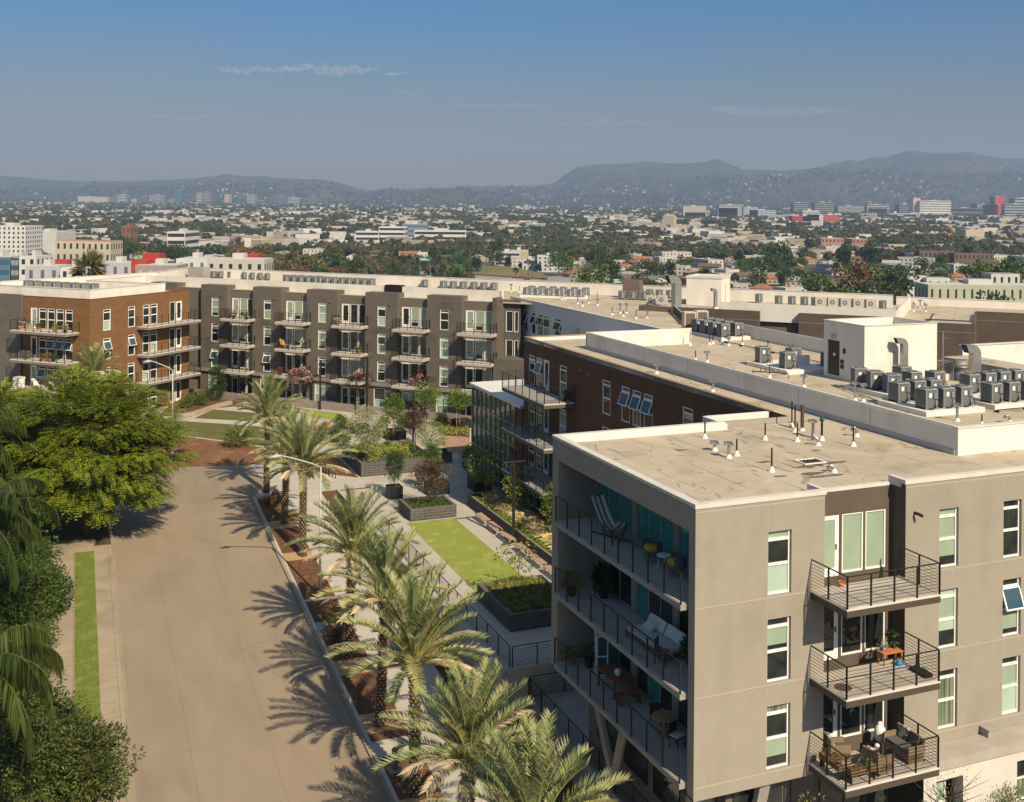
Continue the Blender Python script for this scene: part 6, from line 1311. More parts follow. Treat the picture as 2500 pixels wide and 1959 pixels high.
for i, (u, v, a, s) in enumerate(((1.1, 4.55, 150, 'left'), (.9, 2.6, 20, 'right'))):
    T_ = thing('balcony_chair', f'dark metal chair with a pale seat pad {s} of the round table', 'chair', F1.w(u, v, Z3), AN1+R(a), 'chairs at the round table'); mbx((-.22, -.22, .42, .22, .22, .45), name='seat', m=metal_dark, par=T_); mbx((-.2, -.2, .45, .2, .2, .5), name='seat_pad', m=MATS['white canvas'], par=T_); mbx((-.22, .2, .45, .22, .23, .88), name='backrest', m=metal_dark, par=T_)
    for x in (-.2, .2):
        for y in (-.2, .2): mbx((x-.015, y-.015, 0, x+.015, y+.015, .42), name='leg', m=metal_dark, par=T_)
pot(F1.w(.3, 10.6, Z3), .16, .28, 'small potted plant at the far corner of the lowest corner balcony', [G1[1], G2[1]], .4, MATS['terracotta pot'], 10); pot(F1.w(.9, 10.0, Z3), .2, .4, 'black potted plant left of the white framed cabinet', pg_, .7, black, 14)
# far balconies
def lounger(p, rz, label, m):
    T_ = thing('lounge_chair', label, 'lounge chair', p, rz, 'balcony lounge chairs'); mbx((-.28, -.75, .32, .28, .3, .38), name='seat', m=m, par=T_); mbx((-.28, 0, 0, .28, .06, .85), name='backrest', m=m, par=T_, M=Matrix.Translation((0, .28, .34)) @ Matrix.Rotation(R(-38), 4, 'X'))
    for x in (-.25, .25):
        for y in (-.7, .25): mbx((x-.025, y-.025, 0, x+.025, y+.025, .32), name='leg', m=m, par=T_)
cvs = MATS['white canvas']; orw = mat('honey timber', (.42, .22, .09), .7)
lounger(F2.w(-6.4, -.9, Z3), AN2+R(80), 'left pale lounge chair on the lowest balcony of the left brick block', cvs); lounger(F2.w(-3.6, -1.0, Z3), AN2+R(100), 'right pale lounge chair on the lowest balcony of the left brick block', cvs)
lounger(F2.w(13.05, 18.5, Z2), AN2+R(-60), 'pale lounge chair on the timber furnished balcony of the dark building', cvs); lounger(F2.w(11.2, 18.6, Z2), AN2+R(60), 'honey timber lounge chair on the dark building balcony', orw)
T_ = thing('coffee_table', 'honey timber table between the loungers of the dark building', 'table', F2.w(12.2, 18.3, Z2), AN2); mbx((-.35, -.3, .36, .35, .3, .4), name='table_top', m=orw, par=T_); mbx((-.32, -.26, 0, -.28, .26, .36), (.28, -.26, 0, .32, .26, .36), name='leg', m=orw, par=T_)
mbx_ = thing('storage_box', 'white slatted box at the left end of the lowest left brick balcony', 'box', F2.w(-8.7, -1.3, Z3), AN2); mbx((-.45, -.4, 0, .45, .4, 1.1), name='body', m=white_frame, par=mbx_); mbx((-.47, -.42, 1.1, .47, .42, 1.14), name='lid', m=white_wall, par=mbx_)
mbx_ = thing('storage_box', 'tan box under blue cloth on the top left brick balcony', 'box', F2.w(-8.0, -.7, Z1), AN2); mbx((-.3, -.25, 0, .3, .25, .45), name='body', m=mat('tan box', (.42, .26, .14), .9), par=mbx_); mbx((-.22, -.2, .45, .22, .2, .62), name='cloth', m=mat('turquoise cloth', (.06, .33, .40), .9), par=mbx_)
mbx_ = thing('grill', 'covered grey grill at the left end of the middle left brick balcony', 'barbecue', F2.w(-8.3, -.8, Z2), AN2); mbx((-.6, -.3, .1, .6, .3, .8), name='cover', m=mat('dark cover', (.09, .08, .08), .9), par=mbx_); mbx((-.8, -.25, .1, -.61, .25, .7), name='shelf', m=galv, par=mbx_)
oc = [('orange blossom', (.48, .16, .05)), G1[1]]; rcb = [('red blossom', (.42, .03, .03)), G1[1]]
for p, lab, c in ((F2.w(-9.0, -.7, Z1), 'low pot with pinkish flowers at the left end of the top brick balcony', [('pale pink blossom', (.55, .26, .28)), G1[1]]), (F2.w(-3.7, -1.2, Z1), 'yellow green potted plant on the top brick balcony', [G2[0]]), (F2.w(-2.5, -.9, Z1), 'tall tan potted plant on the top brick balcony', [('pale grass', (.50, .42, .24)), G2[1]]), (F2.w(-6.9, -.4, Z1), 'small potted plant by the top brick balcony door', [G1[1]]), (F2.w(-4.6, -1.2, Z2), 'orange pot plant on the middle brick balcony', oc), (F2.w(-3.9, -1.2, Z2), 'dark leaved pot plant on the middle brick balcony', pg_), (F2.w(-5.1, -1.4, Z2), 'low orange pot on the middle brick balcony', oc),
                  (F2.w(3.6, 18.2, Z1), 'left orange flowering plant on the leftmost balcony of the dark building', oc), (F2.w(4.2, 18.2, Z1), 'right orange flowering plant on the leftmost balcony of the dark building', oc), (F2.w(6.0, 18.3, Z1), 'green plant at the right end of the leftmost dark building balcony', [G2[0]]), (F2.w(10.9, 18.2, Z3), 'red flowering plant on the lower second balcony of the dark building', rcb), (F2.w(12.3, 18.2, Z3), 'second red flowering plant on the lower second balcony', rcb), (F2.w(13.2, 18.3, Z3), 'small red flowering plant at the end of the lower second balcony', rcb), (F2.w(18.7, 18.3, Z1), 'round straw coloured plant on the top third balcony', [('pale grass', (.50, .42, .24))]), (F2.w(21.5, 18.4, Z2), 'green plant at the right of the middle third balcony', [G1[0]]),
                  (F1.w(12.2, 37.0, Z1), 'dark little plant at the right end of the top balcony of the dark brick block', pg_)): pot(p, .2, .3, lab, c, .5, black if 'dark' in lab or 'tall' in lab else terr, 12, .08, .2)
T_ = thing('bistro_chair', 'small dark chair on the top balcony of the dark brick block', 'chair', F1.w(12.0, 40.3, Z1), AN1+R(90)); mbx((-.2, -.2, .42, .2, .2, .45), name='seat', m=metal_dark, par=T_); mbx((-.2, .18, .45, .2, .2, .85), name='backrest', m=metal_dark, par=T_)
for x in (-.18, .18):
    for y in (-.18, .18): mbx((x-.015, y-.015, 0, x+.015, y+.015, .42), name='leg', m=metal_dark, par=T_)
for i, v in enumerate((39.0, 41.0)):
    T_ = thing('bicycle', f'dark bicycle leaning on the middle balcony of the dark brick block, {["nearer","farther"][i]} one', 'bicycle', F1.w(11.0, v, Z2), AN1+R(85), 'bicycles on the balcony')
    for x in (-.5, .5): MB().tube([(x+.33*math.cos(a), 0, .34+.33*math.sin(a)) for a in [k*math.pi/8 for k in range(17)]], .02, 5, cap=False).build('wheel', black, T_)
    b = MB(); [b.tube([p, q], .018, 5) for p, q in (((-.5, 0, .34), (-.1, 0, .34)), ((-.1, 0, .34), (.35, 0, .8)), ((-.2, 0, .85), (.35, 0, .8)), ((-.1, 0, .34), (-.2, 0, .95)), ((-.5, 0, .34), (-.18, 0, .8)), ((.5, 0, .34), (.35, 0, .95)))]; b.build('frame', metal_dark, T_)
    MB().tube([(.35, -.25, .98), (.35, .25, .98)], .018, 5).build('handlebar', black, T_); mbx((-.32, -.06, .94, -.08, .06, 1.0), name='saddle', m=black, par=T_)
# fire pit seats in the court
for i, (x, y) in enumerate(((490, 495), (600, 520))):
    p = at0(x, y, .0); T_ = thing('court_seat', ['orange cushioned seat behind the third palm crown', 'dark round fire pit seat left of the silvery tree'][i], 'seat', p, AN1); mbx((-.9, -.45, 0, .9, .45, .42), name='base', m=block, par=T_); mbx((-.88, -.43, .42, .88, .43, .52), name='cushion', m=mat('orange cushion', (.55, .18, .04), .9) if i == 0 else cush, par=T_)

for i, (u0, v0, u1, v1, lab) in enumerate([(17.0, 9, 17.0, 36, 'long thin conduit on blocks running beside the near parapet'), (26.9, 19.0, 26.9, 40.2, 'long dark conduit running from the far pad towards the stair box'), (20.5, 14.6, 21.8, 19.8, 'short conduit feeding the condensers by the stair box'), (24.6, 10.4, 31, 10.4, 'dark refrigerant line along the front of the right edge pad')]):
    L_ = math.hypot(u1-u0, v1-v0); b = MB(); b.tube([(0, 0, .12), (L_*.5, .03, .12), (L_, 0, .12)], .03, 6)
    for k in range(int(L_/2)+1): b.box(k*2-.06, -.12, 0, k*2+.06, .12, .1)
    tag(b.build('conduit', MATS['dull zinc duct'] if i % 2 == 0 else metal_dark, None, loc=F1.w(u0, v0, RZ+.002), rz=AN1+math.atan2(v1-v0, u1-u0)), lab, 'pipe')
from mathutils import noise as _n
sm2 = mat('dark water stain', (.115, .088, .062), .85, (.17, .135, .10), 2.5, 5)
for i, (u, v, a, b_) in enumerate([(8.1, 4.25, .8, .22), (9.2, 4.4, .9, .16), (6.75, 5.5, .45, .13), (7.3, 3.2, .5, .2), (5.9, 3.3, .3, .12), (4.6, 8.6, .28, .12), (10.1, 6.5, .25, .1), (7.6, 2.7, .9, .14)]):
    q = MB(); q.q(*[(u+a*math.cos(t)*(1+.5*_n.noise(Vector((math.cos(t)*1.5, math.sin(t)*1.5, i*3.)))), v+b_*math.sin(t)*(1+.8*_n.noise(Vector((math.cos(t)*2, math.sin(t)*2, i*5.)))), RZ+.003) for t in [k*math.pi/12 for k in range(24)]]); q.build('water_stain', sm2, NEARB)
# ================================================================== city beyond
random.seed(101)
def zone(px): return ['far left', 'left', 'left centre', 'centre', 'right centre', 'right', 'far right'][min(6, max(0, int(px/358)))]
def P2(x, y, z):
    u = F*x/y; v = F*(z-H)/y; c, s = math.cos(ROLL), math.sin(ROLL); return CX+u*c+v*s, HY-(v*c-u*s)
wallc = {'white': (.55, .53, .49), 'cream': (.46, .40, .31), 'beige': (.37, .31, .235), 'pale pink': (.50, .36, .30), 'grey': (.36, .36, .37), 'pale green': (.38, .42, .33), 'tan': (.38, .28, .18), 'yellow': (.52, .42, .20)}
roofc = {'grey': (.24, .235, .23), 'brown': (.15, .105, .08), 'red tile': (.33, .14, .08), 'tan': (.34, .28, .21), 'white': (.62, .60, .57), 'dark': (.09, .09, .095), 'pale grey': (.42, .41, .40)}
winm = mat('far window', (.03, .035, .04), .2)
def cwall(c): return mat('house wall '+c, wallc[c], .9, tuple(x*.85 for x in wallc[c]), .3, 3)
def croof(c): return mat('house roof '+c, roofc[c], .9, tuple(x*.8 for x in roofc[c]), .5, 4)
def house_proto(wc, rc, kind, w, d, h, storeys):
    T_ = thing('house', 'x', 'house'); b = MB(); b.box(-w/2, -d/2, -3, w/2, d/2, h)
    if kind == 'gable': b.q((-w/2, -d/2, h), (-w/2, d/2, h), (-w/2, 0, h+d*.22)); b.q((w/2, d/2, h), (w/2, -d/2, h), (w/2, 0, h+d*.22))
    w0 = b; b = MB(); e = .5
    if kind == 'gable':
        r = h+d*.22
        for s in (-1, 1):
            pts = [(-w/2-e, s*(d/2+e), h-.1), (w/2+e, s*(d/2+e), h-.1), (w/2+e, 0, r+.12), (-w/2-e, 0, r+.12)]; b.q(*(pts if s < 0 else pts[::-1])); b.q(*[(x, y, z-.18) for x, y, z in (pts[::-1] if s < 0 else pts)])
    elif kind == 'hip':
        r = h+min(w, d)*.24; q = [(-w/2-e, -d/2-e, h), (w/2+e, -d/2-e, h), (w/2+e, d/2+e, h), (-w/2-e, d/2+e, h)]; k = max(0, (w-d)/2); a, c = (-k, 0, r), (k, 0, r)
        b.q(q[0], q[1], c, a); b.q(q[1], q[2], c); b.q(q[2], q[3], a, c); b.q(q[3], q[0], a); b.q(*[(x, y, z-.02) for x, y, z in q[::-1]])
    else:
        b.box(-w/2-.1, -d/2-.1, h, w/2+.1, d/2+.1, h+.35); b.k = 1; b.box(-w/2+.3, -d/2+.3, h+.2, w/2-.3, d/2-.3, h+.4)
        b.box(-w*.1, -d*.1, h+.4, w*.05, d*.1, h+1.3)
    b.build('roof', [croof(rc), croof('pale grey')] if kind == 'flat' else croof(rc), T_)
    b = MB(); n = max(2, int(w/3.2)); m = max(2, int(d/3.5))
    for s in range(storeys):
        z = 1.0+s*3
        for i in range(n): x = -w/2+w*(i+.5)/n; b.box(x-.6, -d/2-.04, z, x+.6, -d/2+.02, z+1.2); b.box(x-.6, d/2-.02, z, x+.6, d/2+.04, z+1.2)
        for i in range(m): y = -d/2+d*(i+.5)/m; b.box(-w/2-.04, y-.6, z, -w/2+.02, y+.6, z+1.2); b.box(w/2-.02, y-.6, z, w/2+.04, y+.6, z+1.2)
    w0.v += []; n0 = len(w0.v); w0.v += b.v; w0.f += [tuple(q+n0 for q in f) for f in b.f]; w0.m += [1]*len(b.f)
    w0.build('wall', [cwall(wc), winm], T_)
    return T_
HP = []
for wc, rc, kind, w_, d_, h_, st, wt in [('white', 'grey', 'gable', 13, 9, 3.4, 1, 3), ('cream', 'brown', 'hip', 14, 10, 3.4, 1, 2), ('white', 'white', 'flat', 16, 11, 6.4, 2, 3), ('beige', 'red tile', 'hip', 13, 11, 3.6, 1, 2), ('pale pink', 'tan', 'gable', 12, 9, 3.4, 1, 1), ('grey', 'dark', 'gable', 13, 8, 3.6, 1, 2), ('cream', 'pale grey', 'flat', 22, 12, 6.4, 2, 2), ('white', 'pale grey', 'flat', 26, 13, 9.2, 3, 1), ('tan', 'brown', 'gable', 15, 9, 6.2, 2, 2), ('pale green', 'grey', 'hip', 13, 10, 3.4, 1, 1), ('yellow', 'tan', 'hip', 12, 9, 6, 2, 1), ('white', 'red tile', 'gable', 15, 9, 6.2, 2, 1), ('beige', 'pale grey', 'gable', 14, 10, 3.4, 1, 2), ('grey', 'white', 'flat', 18, 12, 6.2, 2, 1)]:
    t = house_proto(wc, rc, kind, w_, d_, h_, st); freeze(t); HP.append([t, wc, rc, kind, st, wt, False, w_, d_])
OCC = []                                                 # (x, y, r) kept free
def free(x, y, r): return all((x-a)**2+(y-b)**2 > (r+c)**2 for a, b, c in OCC)
LM = []
def block_b(label, px0, px1, ytop, Z, depth, floors, wc, wt=(.03, .035, .04), band=False, name='city_building', cat='building', ybase=None, rc=(.5, .49, .47), parts=True, winw=1.3, rz=0., zb=None, group=None, roofbox=True):
    """distant building: front between two pixel columns at distance Z"""
    x0, _, z1 = atZ(px0, ytop, Z); x1 = atZ(px1, ytop, Z)[0]; zb = G(x0, Z) if zb is None else zb; w = x1-x0; h = z1-zb; cx = (x0+x1)/2
    T_ = thing(name, label, cat, (cx, Z+depth/2, zb), rz, group); b = MB(); b.box(-w/2, -depth/2, -4, w/2, depth/2, h); wall_ = b; wmat = (mat('city wall '+label[:24]+str(px0), wc, .85, tuple(c*.9 for c in wc), .12, 3))
    b = MB(); b.box(-w/2+.4, -depth/2+.4, h+.01, w/2-.4, depth/2-.4, h+.12)
    if roofbox: b.box(-w*.12, -depth*.15, h, w*.08, depth*.2, h+2.2)
    b.build('roof', mat('city roof '+str(rc), rc, .9), T_)
    if floors:
        wm = mat('city window '+str(wt), wt, .25); b = MB(); fh = (h-.6)/floors; n = max(2, int(w/3.4)); m = max(2, int(depth/3.6))
        for f in range(floors):
            z = .5+f*fh+fh*.28
            if band:
                b.box(-w/2+.6, -depth/2-.05, z, w/2-.6, -depth/2, z+fh*.48)
                for s in (-1, 1): b.box(s*w/2-.05, -depth/2+.6, z, s*w/2+.05, depth/2-.6, z+fh*.48)
            else:
                for i in range(n): x = -w/2+w*(i+.5)/n; b.box(x-winw/2, -depth/2-.05, z, x+winw/2, -depth/2, z+fh*.5)
                for i in range(m):
                    y = -depth/2+depth*(i+.5)/m
                    for s in (-1, 1): b.box(s*w/2-.05, y-winw/2, z, s*w/2+.05, y+winw/2, z+fh*.5)
        if Z < 1000 and not band:
            fl = b.f; key = {}
            for q in range(0, len(fl), 6):
                m = MB(); k0 = fl[q][0]; vs = b.v[k0:k0+8]; m.v = vs; m.f = [tuple(z-k0 for z in f) for f in fl[q:q+6]]; m.m = [0]*6
                if q//6 < 100 and vs[0][1] < -depth/2+.01: m.build('window', wm, T_)
                else: wall_.v += []; n0 = len(wall_.v); wall_.v += vs; wall_.f += [tuple(z+n0 for z in f) for f in m.f]; wall_.m += [1]*6
        else: n0 = len(wall_.v); wall_.v += b.v; wall_.f += [tuple(z+n0 for z in f) for f in b.f]; wall_.m += [1]*len(b.f)
        wall_.build('wall', [wmat, wm], T_)
    else: wall_.build('wall', wmat, T_)
    OCC.append((cx, Z+depth/2, max(w, depth)*.62)); return T_
W_ = (.62, .61, .60); LV = (.44, .44, .49); RD = (.42, .05, .03); GY = (.22, .215, .21)
block_b('tall white apartment block with small windows at the left edge', -40, 62, 552, 800, 30, 9, W_)
block_b('white and blue modern block at the left edge', -60, 26, 628, 420, 16, 7, (.10, .18, .25), (.05, .12, .18), True); block_b('charcoal stair core between the white and blue modern blocks', 27, 46, 630, 418, 15, 7, (.06, .07, .08), (.25, .3, .33)); block_b('white modern block with dark square windows at the left', 47, 88, 627, 416, 16, 7, W_)
block_b('long lavender apartment block left of the lone fan palm', 62, 146, 650, 400, 12, 4, LV, (.12, .13, .16)); block_b('bright white end block left of the lone fan palm', 147, 192, 653, 396, 12, 4, W_)
block_b('lavender apartment block right of the fan palm', 242, 321, 642, 420, 14, 4, LV, (.12, .13, .16)); block_b('grey apartment wing with white windows', 330, 432, 648, 400, 14, 3, (.30, .285, .27), (.45, .45, .43)); block_b('white block with rooftop equipment in the left apartment complex', 430, 506, 632, 440, 18, 4, W_, (.10, .2, .2)); block_b('cream block with dark windows at the right end of the complex', 505, 645, 634, 410, 16, 4, (.50, .47, .42))
for a, b_, y, Z, lab in ((118, 166, 636, 430, 'red stair top above the lavender block'), (320, 358, 636, 404, 'tall red stair tower beside the grey wing'), (348, 389, 620, 450, 'red box roof house in the middle of the complex'), (600, 631, 621, 428, 'small red roof box at the right end of the complex')): block_b(lab, a, b_, y, Z, 8, 0, RD, rc=RD, roofbox=False)
block_b('long hotel with orange tiled roofs beyond the complex', 135, 212, 588, 640, 18, 4, (.50, .44, .36), rc=(.38, .2, .12), roofbox=False); block_b('cream hotel wing with orange tiled roof', 212, 270, 590, 640, 20, 4, (.50, .44, .36), rc=(.38, .2, .12), roofbox=False)
block_b('blank white hall behind the dark trees at left', 60, 138, 566, 900, 40, 0, (.55, .54, .52)); block_b('brick clock tower with a red roof', 297, 318, 552, 1000, 20, 3, (.24, .11, .085), rc=(.35, .08, .05)); block_b('white office with ribbon windows and red roof letters', 408, 452, 566, 900, 40, 4, W_, band=True)
block_b('long low white office wing, left part', 868, 925, 565, 1180, 26, 3, W_, band=True); block_b('stepped white office wing, taller middle part', 925, 989, 554, 1190, 30, 4, W_, band=True); block_b('blue glass office block behind the white office', 982, 1042, 547, 1260, 30, 4, (.20, .25, .33), (.10, .14, .2), True); block_b('long low white office wing, right part', 1011, 1137, 563, 1200, 26, 3, W_, band=True)
block_b('white gallery fronted concrete block beside the grassy mound', 1208, 1270, 616, 860, 18, 3, (.50, .50, .50), band=True); block_b('tan stair tower beside the gallery fronted block', 1246, 1290, 612, 868, 14, 0, (.45, .36, .22)); block_b('white and grey cubic apartments right of the gallery block', 1312, 1376, 626, 800, 22, 4, (.50, .53, .55)); block_b('low white link between the cubic apartments', 1275, 1315, 634, 812, 14, 2, (.5, .52, .53))
block_b('small cream mission style building below the palms', 1438, 1482, 668, 600, 12, 2, (.50, .44, .36)); block_b('long pale green two storey building behind the right roofs', 2266, 2560, 696, 470, 16, 2, (.42, .43, .33), winw=.9)
block_b('white and dark stepped apartment block in the middle distance', 1424, 1500, 566, 1450, 24, 4, (.10, .13, .18), (.4, .42, .45), True); block_b('white slab apartment block with dark end', 1500, 1565, 564, 1440, 24, 5, W_); block_b('long white low apartment block with many windows', 1355, 1450, 578, 1330, 22, 3, W_)
block_b('blue grey warehouse with a curved roof', 1283, 1332, 547, 1700, 50, 0, (.25, .31, .36)); block_b('tan office block behind the tall trees', 1215, 1290, 553, 1650, 40, 3, (.48, .34, .24))
block_b('yellow building with a stepped top', 1175, 1218, 529, 2400, 30, 3, (.52, .40, .14)); block_b('long red roofed store', 1245, 1305, 542, 2000, 30, 0, (.30, .05, .06), rc=(.5, .5, .48))
block_b('big white hotel slab with a grid of windows at the right', 2246, 2322, 490, 3500, 30, 7, W_, winw=2.4); block_b('pinkish end tower of the white hotel slab', 2230, 2247, 484, 3520, 40, 0, (.50, .40, .38)); block_b('white podium below the hotel slab', 2170, 2325, 521, 3480, 60, 1, (.45, .45, .47), band=True)
block_b('red tower block at the far right', 2429, 2452, 481, 3700, 40, 0, (.45, .05, .06)); block_b('lower red block at the far right', 2436, 2453, 500, 3660, 40, 0, (.42, .06, .07)); block_b('pale blue banded office at the far right', 2453, 2520, 498, 3650, 40, 5, (.34, .40, .46), band=True); block_b('banded office tower behind the pale blue office', 2478, 2530, 484, 3900, 50, 6, (.40, .43, .46), band=True)
block_b('grey glass office left of the red tower', 2385, 2430, 499, 3750, 50, 4, (.16, .19, .22), (.2, .25, .3), True); block_b('long dark low block right of the hotel', 2323, 2400, 508, 3650, 60, 2, (.12, .13, .15), band=True)
for a, b_, y, lab, c in ((1938, 1972, 495, 'grey slab office, left one of the right skyline', (.25, .27, .29)), (1990, 2036, 494, 'grey slab office, second of the right skyline', (.26, .28, .30)), (2046, 2110, 503, 'white banded office, third of the right skyline', (.42, .43, .44)), (2117, 2170, 500, 'white banded office, fourth of the right skyline', (.44, .44, .45)), (2120, 2166, 509, 'low white banded office in front of the right skyline', (.5, .5, .5)), (2196, 2232, 499, 'grey banded office left of the hotel', (.22, .23, .25))): block_b(lab, a, b_, y, 3900, 50, 6, c, band=True)
for a, b_, y, lab, c, k in ((1935, 1970, 528, 'deep red apartment block in the red and white group', (.40, .06, .06), 4), (1970, 2010, 524, 'white apartment block in the red and white group', W_, 5), (2010, 2049, 525, 'orange red apartment block in the red and white group', (.45, .12, .09), 5), (1960, 2000, 514, 'pale block above the red and white group', (.5, .5, .5), 3)): block_b(lab, a, b_, y, 2300, 30, k, c)
for a, b_, y, lab, c, k in ((1668, 1724, 503, 'cream apartment tower right of centre', (.5, .48, .42), 6), (1752, 1800, 508, 'blue glazed apartment block', (.16, .24, .33), 5), (1812, 1850, 506, 'pale blue apartment block', (.36, .42, .48), 6), (1755, 1815, 500, 'pale grey block behind the blue apartments', (.36, .37, .38), 5), (1672, 1722, 519, 'dark fronted block with white edges', (.05, .07, .10), 4), (1730, 1812, 528, 'long white balconied apartment block', (.46, .50, .48), 6), (1672, 1712, 541, 'low white block in front of the balconied apartments', W_, 2), (1830, 1895, 513, 'pale blue low block', (.34, .42, .5), 4)): block_b(lab, a, b_, y, 2900, 30, k, c)
block_b('bright orange wrapped building on the right', 2296, 2325, 570, 1500, 18, 3, (.62, .13, .05), rc=(.6, .13, .05)); block_b('magenta wrapped building on the right', 2228, 2262, 569, 1520, 16, 3, (.45, .17, .22)); block_b('orange sided building beside the wrapped one', 2264, 2297, 569, 1510, 14, 2, (.48, .25, .08))
block_b('white angular small tower right of the hotel', 2285, 2316, 534, 2300, 20, 1, W_); block_b('pinkish brick apartment block in the right middle distance', 2005, 2060, 582, 1100, 18, 3, (.36, .20, .17)); block_b('brown brick block right of the tall cypress', 2080, 2118, 584, 1120, 18, 3, (.34, .17, .12))
block_b('tan gabled building among trees', 1640, 1705, 592, 1120, 20, 1, (.46, .34, .2)); block_b('long dark roofed timber apartments at the right', 2245, 2330, 613, 900, 12, 2, (.15, .095, .08), rc=(.10, .065, .06), roofbox=False); block_b('second dark roofed timber apartment wing at the right', 2330, 2425, 619, 880, 12, 2, (.15, .095, .08), rc=(.10, .065, .06), roofbox=False)
block_b('white two storey row house right of the long green building roof', 2215, 2262, 674, 540, 9, 2, (.56, .56, .55), rc=(.34, .34, .33), roofbox=False); block_b('second white row house above the long green building', 2262, 2320, 679, 535, 9, 2, (.56, .56, .55), rc=(.34, .34, .33), roofbox=False); block_b('white house with a side stair at the right edge', 2420, 2490, 669, 580, 12, 2, (.55, .54, .52), rc=(.25, .24, .22), roofbox=False)
for i, (a, b_, y, c, k) in enumerate([(190, 240, 487, (.46, .42, .38), 0), (240, 262, 489, (.48, .42, .38), 0), (270, 286, 487, (.12, .13, .16), 0), (287, 307, 482, (.5, .5, .5), 1), (320, 333, 493, (.42, .3, .25), 0), (337, 361, 487, (.07, .10, .15), 0), (364, 399, 483, (.36, .38, .37), 1), (411, 430, 494, (.3, .3, .33), 1), (429, 444, 472, (.05, .12, .15), 0), (480, 492, 478, (.48, .48, .48), 1), (494, 511, 476, (.32, .27, .26), 1), (548, 560, 482, (.44, .34, .28), 0), (603, 623, 483, (.42, .44, .46), 1), (625, 648, 497, (.08, .10, .14), 0), (668, 702, 485, (.09, .11, .15), 0), (700, 731, 489, (.44, .45, .46), 1), (731, 752, 493, (.09, .12, .17), 1), (752, 775, 486, (.2, .22, .26), 1), (690, 778, 506, (.4, .38, .35), 0)]):
    block_b(f"distant skyline {['pale','pale','dark','white','reddish','dark blue','pale grey','grey','teal dark','white','brownish','tan','pale','dark','dark','white banded','dark blue','grey','low tan'][i]} tower, {ordw(i)} from the left", a, b_, y-7, 6000, 50, 6 if k else 0, c, band=True, group='left distant skyline')
# fan palms
fp = [lm('fan palm green', (.085, .115, .03)), lm('fan palm olive', (.15, .15, .05)), lm('fan palm dead', (.22, .15, .07))]
def fan_palm_mesh(h, seed, sp=2.0):
    random.seed(seed); c = MB()
    for i in range(46):
        d = rdir(); d.z = d.z*.8+.15; d.normalize(); e = d*sp*.55; c.k = 2 if d.z < -.35 else random.choice([0, 1]); tip = d*sp*random.uniform(.85, 1.1); n = d.cross(rdir()).normalized()
        for k in range(7):
            a = (k-3)*.3; q = (d*math.cos(a)+n*math.sin(a)).normalized(); leaf(c, e*.5, (e*.6+q*sp*.5).normalized(), sp*random.uniform(.75, 1.0), .22)
    t = MB().tube([(0, 0, -3), (.1, 0, h*.5), (0, 0, h)], [.3, .22, .2], 7)
    return t.mesh('trunk', bark), c.mesh('crown', fp)
fpm = [fan_palm_mesh(12, 5), fan_palm_mesh(9, 6, 2.2)]
def fan_palm(px, py, Z, label, k=0, s=1.0, grp='fan palms in the city'):
    x, y, z = atZ(px, py, Z); zb = G(x, Z); h = [12, 9][k]; T_ = thing('fan_palm', label, 'palm tree', (x, y, zb), random.random()*6, grp); t, c = fpm[k]; o = obj('trunk', t, T_); o.scale = (1, 1, max(.2, (z-zb)/h)); o = obj('crown', c, T_, loc=(0, 0, z-zb)); o.scale = (s,)*3
fan_palm(217, 655, 175, 'lone fan palm right behind the white parapet of the left brick block', 1, 1.3)
fl_ = [(1080, 655, 620, 1.6, 'squat round palm beside the freeway'), (1140, 618, 760, 1.5, 'left one of two broad palms above the mound'), (1188, 618, 760, 1.6, 'right one of two broad palms above the mound'), (1000, 630, 620, 1.2, 'slender palm left of the round palm'), (1395, 622, 600, 1.2, 'left palm of the tall clump below the mission building'), (1412, 618, 590, 1.4, 'middle palm of the tall clump'), (1290, 640, 700, 1.0, 'thin palm on the grassy mound'), (1040, 590, 1000, 1.1, 'palm before the white office, left'), (1075, 577, 1050, 1.3, 'palm before the white office, right'), (985, 605, 900, 1.3, 'palm left of the green freeway sign'), (2190, 730, 330, 1.3, 'palm just behind the far parapet at right'), (2255, 548, 1500, 1.2, 'palm above the orange building, left'), (2265, 550, 1480, 1.2, 'palm above the orange building, right'), (1430, 680, 560, 1.2, 'right palm of the tall clump'), (1260, 660, 640, 1.0, 'palm at the foot of the mound')]
for px, py, Z, s, lab in fl_: fan_palm(px, py, Z, lab, random.choice([0, 1]), s)
random.seed(66)
for i, (px, py, Z) in enumerate(sorted([(random.uniform(500, 2480), random.uniform(545, 640), random.uniform(620, 1400)) for _ in range(34)])):
    py = 500+ (34+random.uniform(-6, 10))*2627/Z+8
    fan_palm(px, py, Z, 'slender palm above the far rooftops, '+ordw(i)+' of those from the left', random.choice([0, 1]), random.uniform(.8, 1.1), 'slender palms above the far rooftops')
# freeway, mound, signs, cars
asph = mat('freeway concrete', (.30, .28, .25), .9, (.26, .24, .22), .1, 4)
def gpoly(name, pts, m, dz, **kw):
    q = []
    for px, py in pts:
        a = ray(px, py); t = 600.
        for _ in range(12): t = (G(a[0]*t, t)+dz-H)/a[2]
        q.append((a[0]*t, t, G(a[0]*t, t)+dz))
    b = MB(); b.q(*q); f = b.build(name, m, None, **kw); return q
gpoly('freeway', [(900, 690), (1450, 690), (1500, 672), (1330, 676), (1120, 668), (1000, 655), (760, 652), (640, 655)], asph, 1.2, kind='structure')
gpoly('grass_mound', [(1140, 668), (1250, 676), (1340, 681), (1325, 668), (1270, 655), (1190, 645), (1145, 650)], mat('mound grass', (.13, .15, .045), .95, (.22, .15, .075), .03, 5), 1.8, kind='structure')
gpoly('grass_mound', [(700, 678), (960, 676), (1000, 660), (820, 655), (640, 660)], mat('dry verge', (.15, .12, .055), .95, (.10, .09, .035), .04, 5), 2.1, kind='structure')
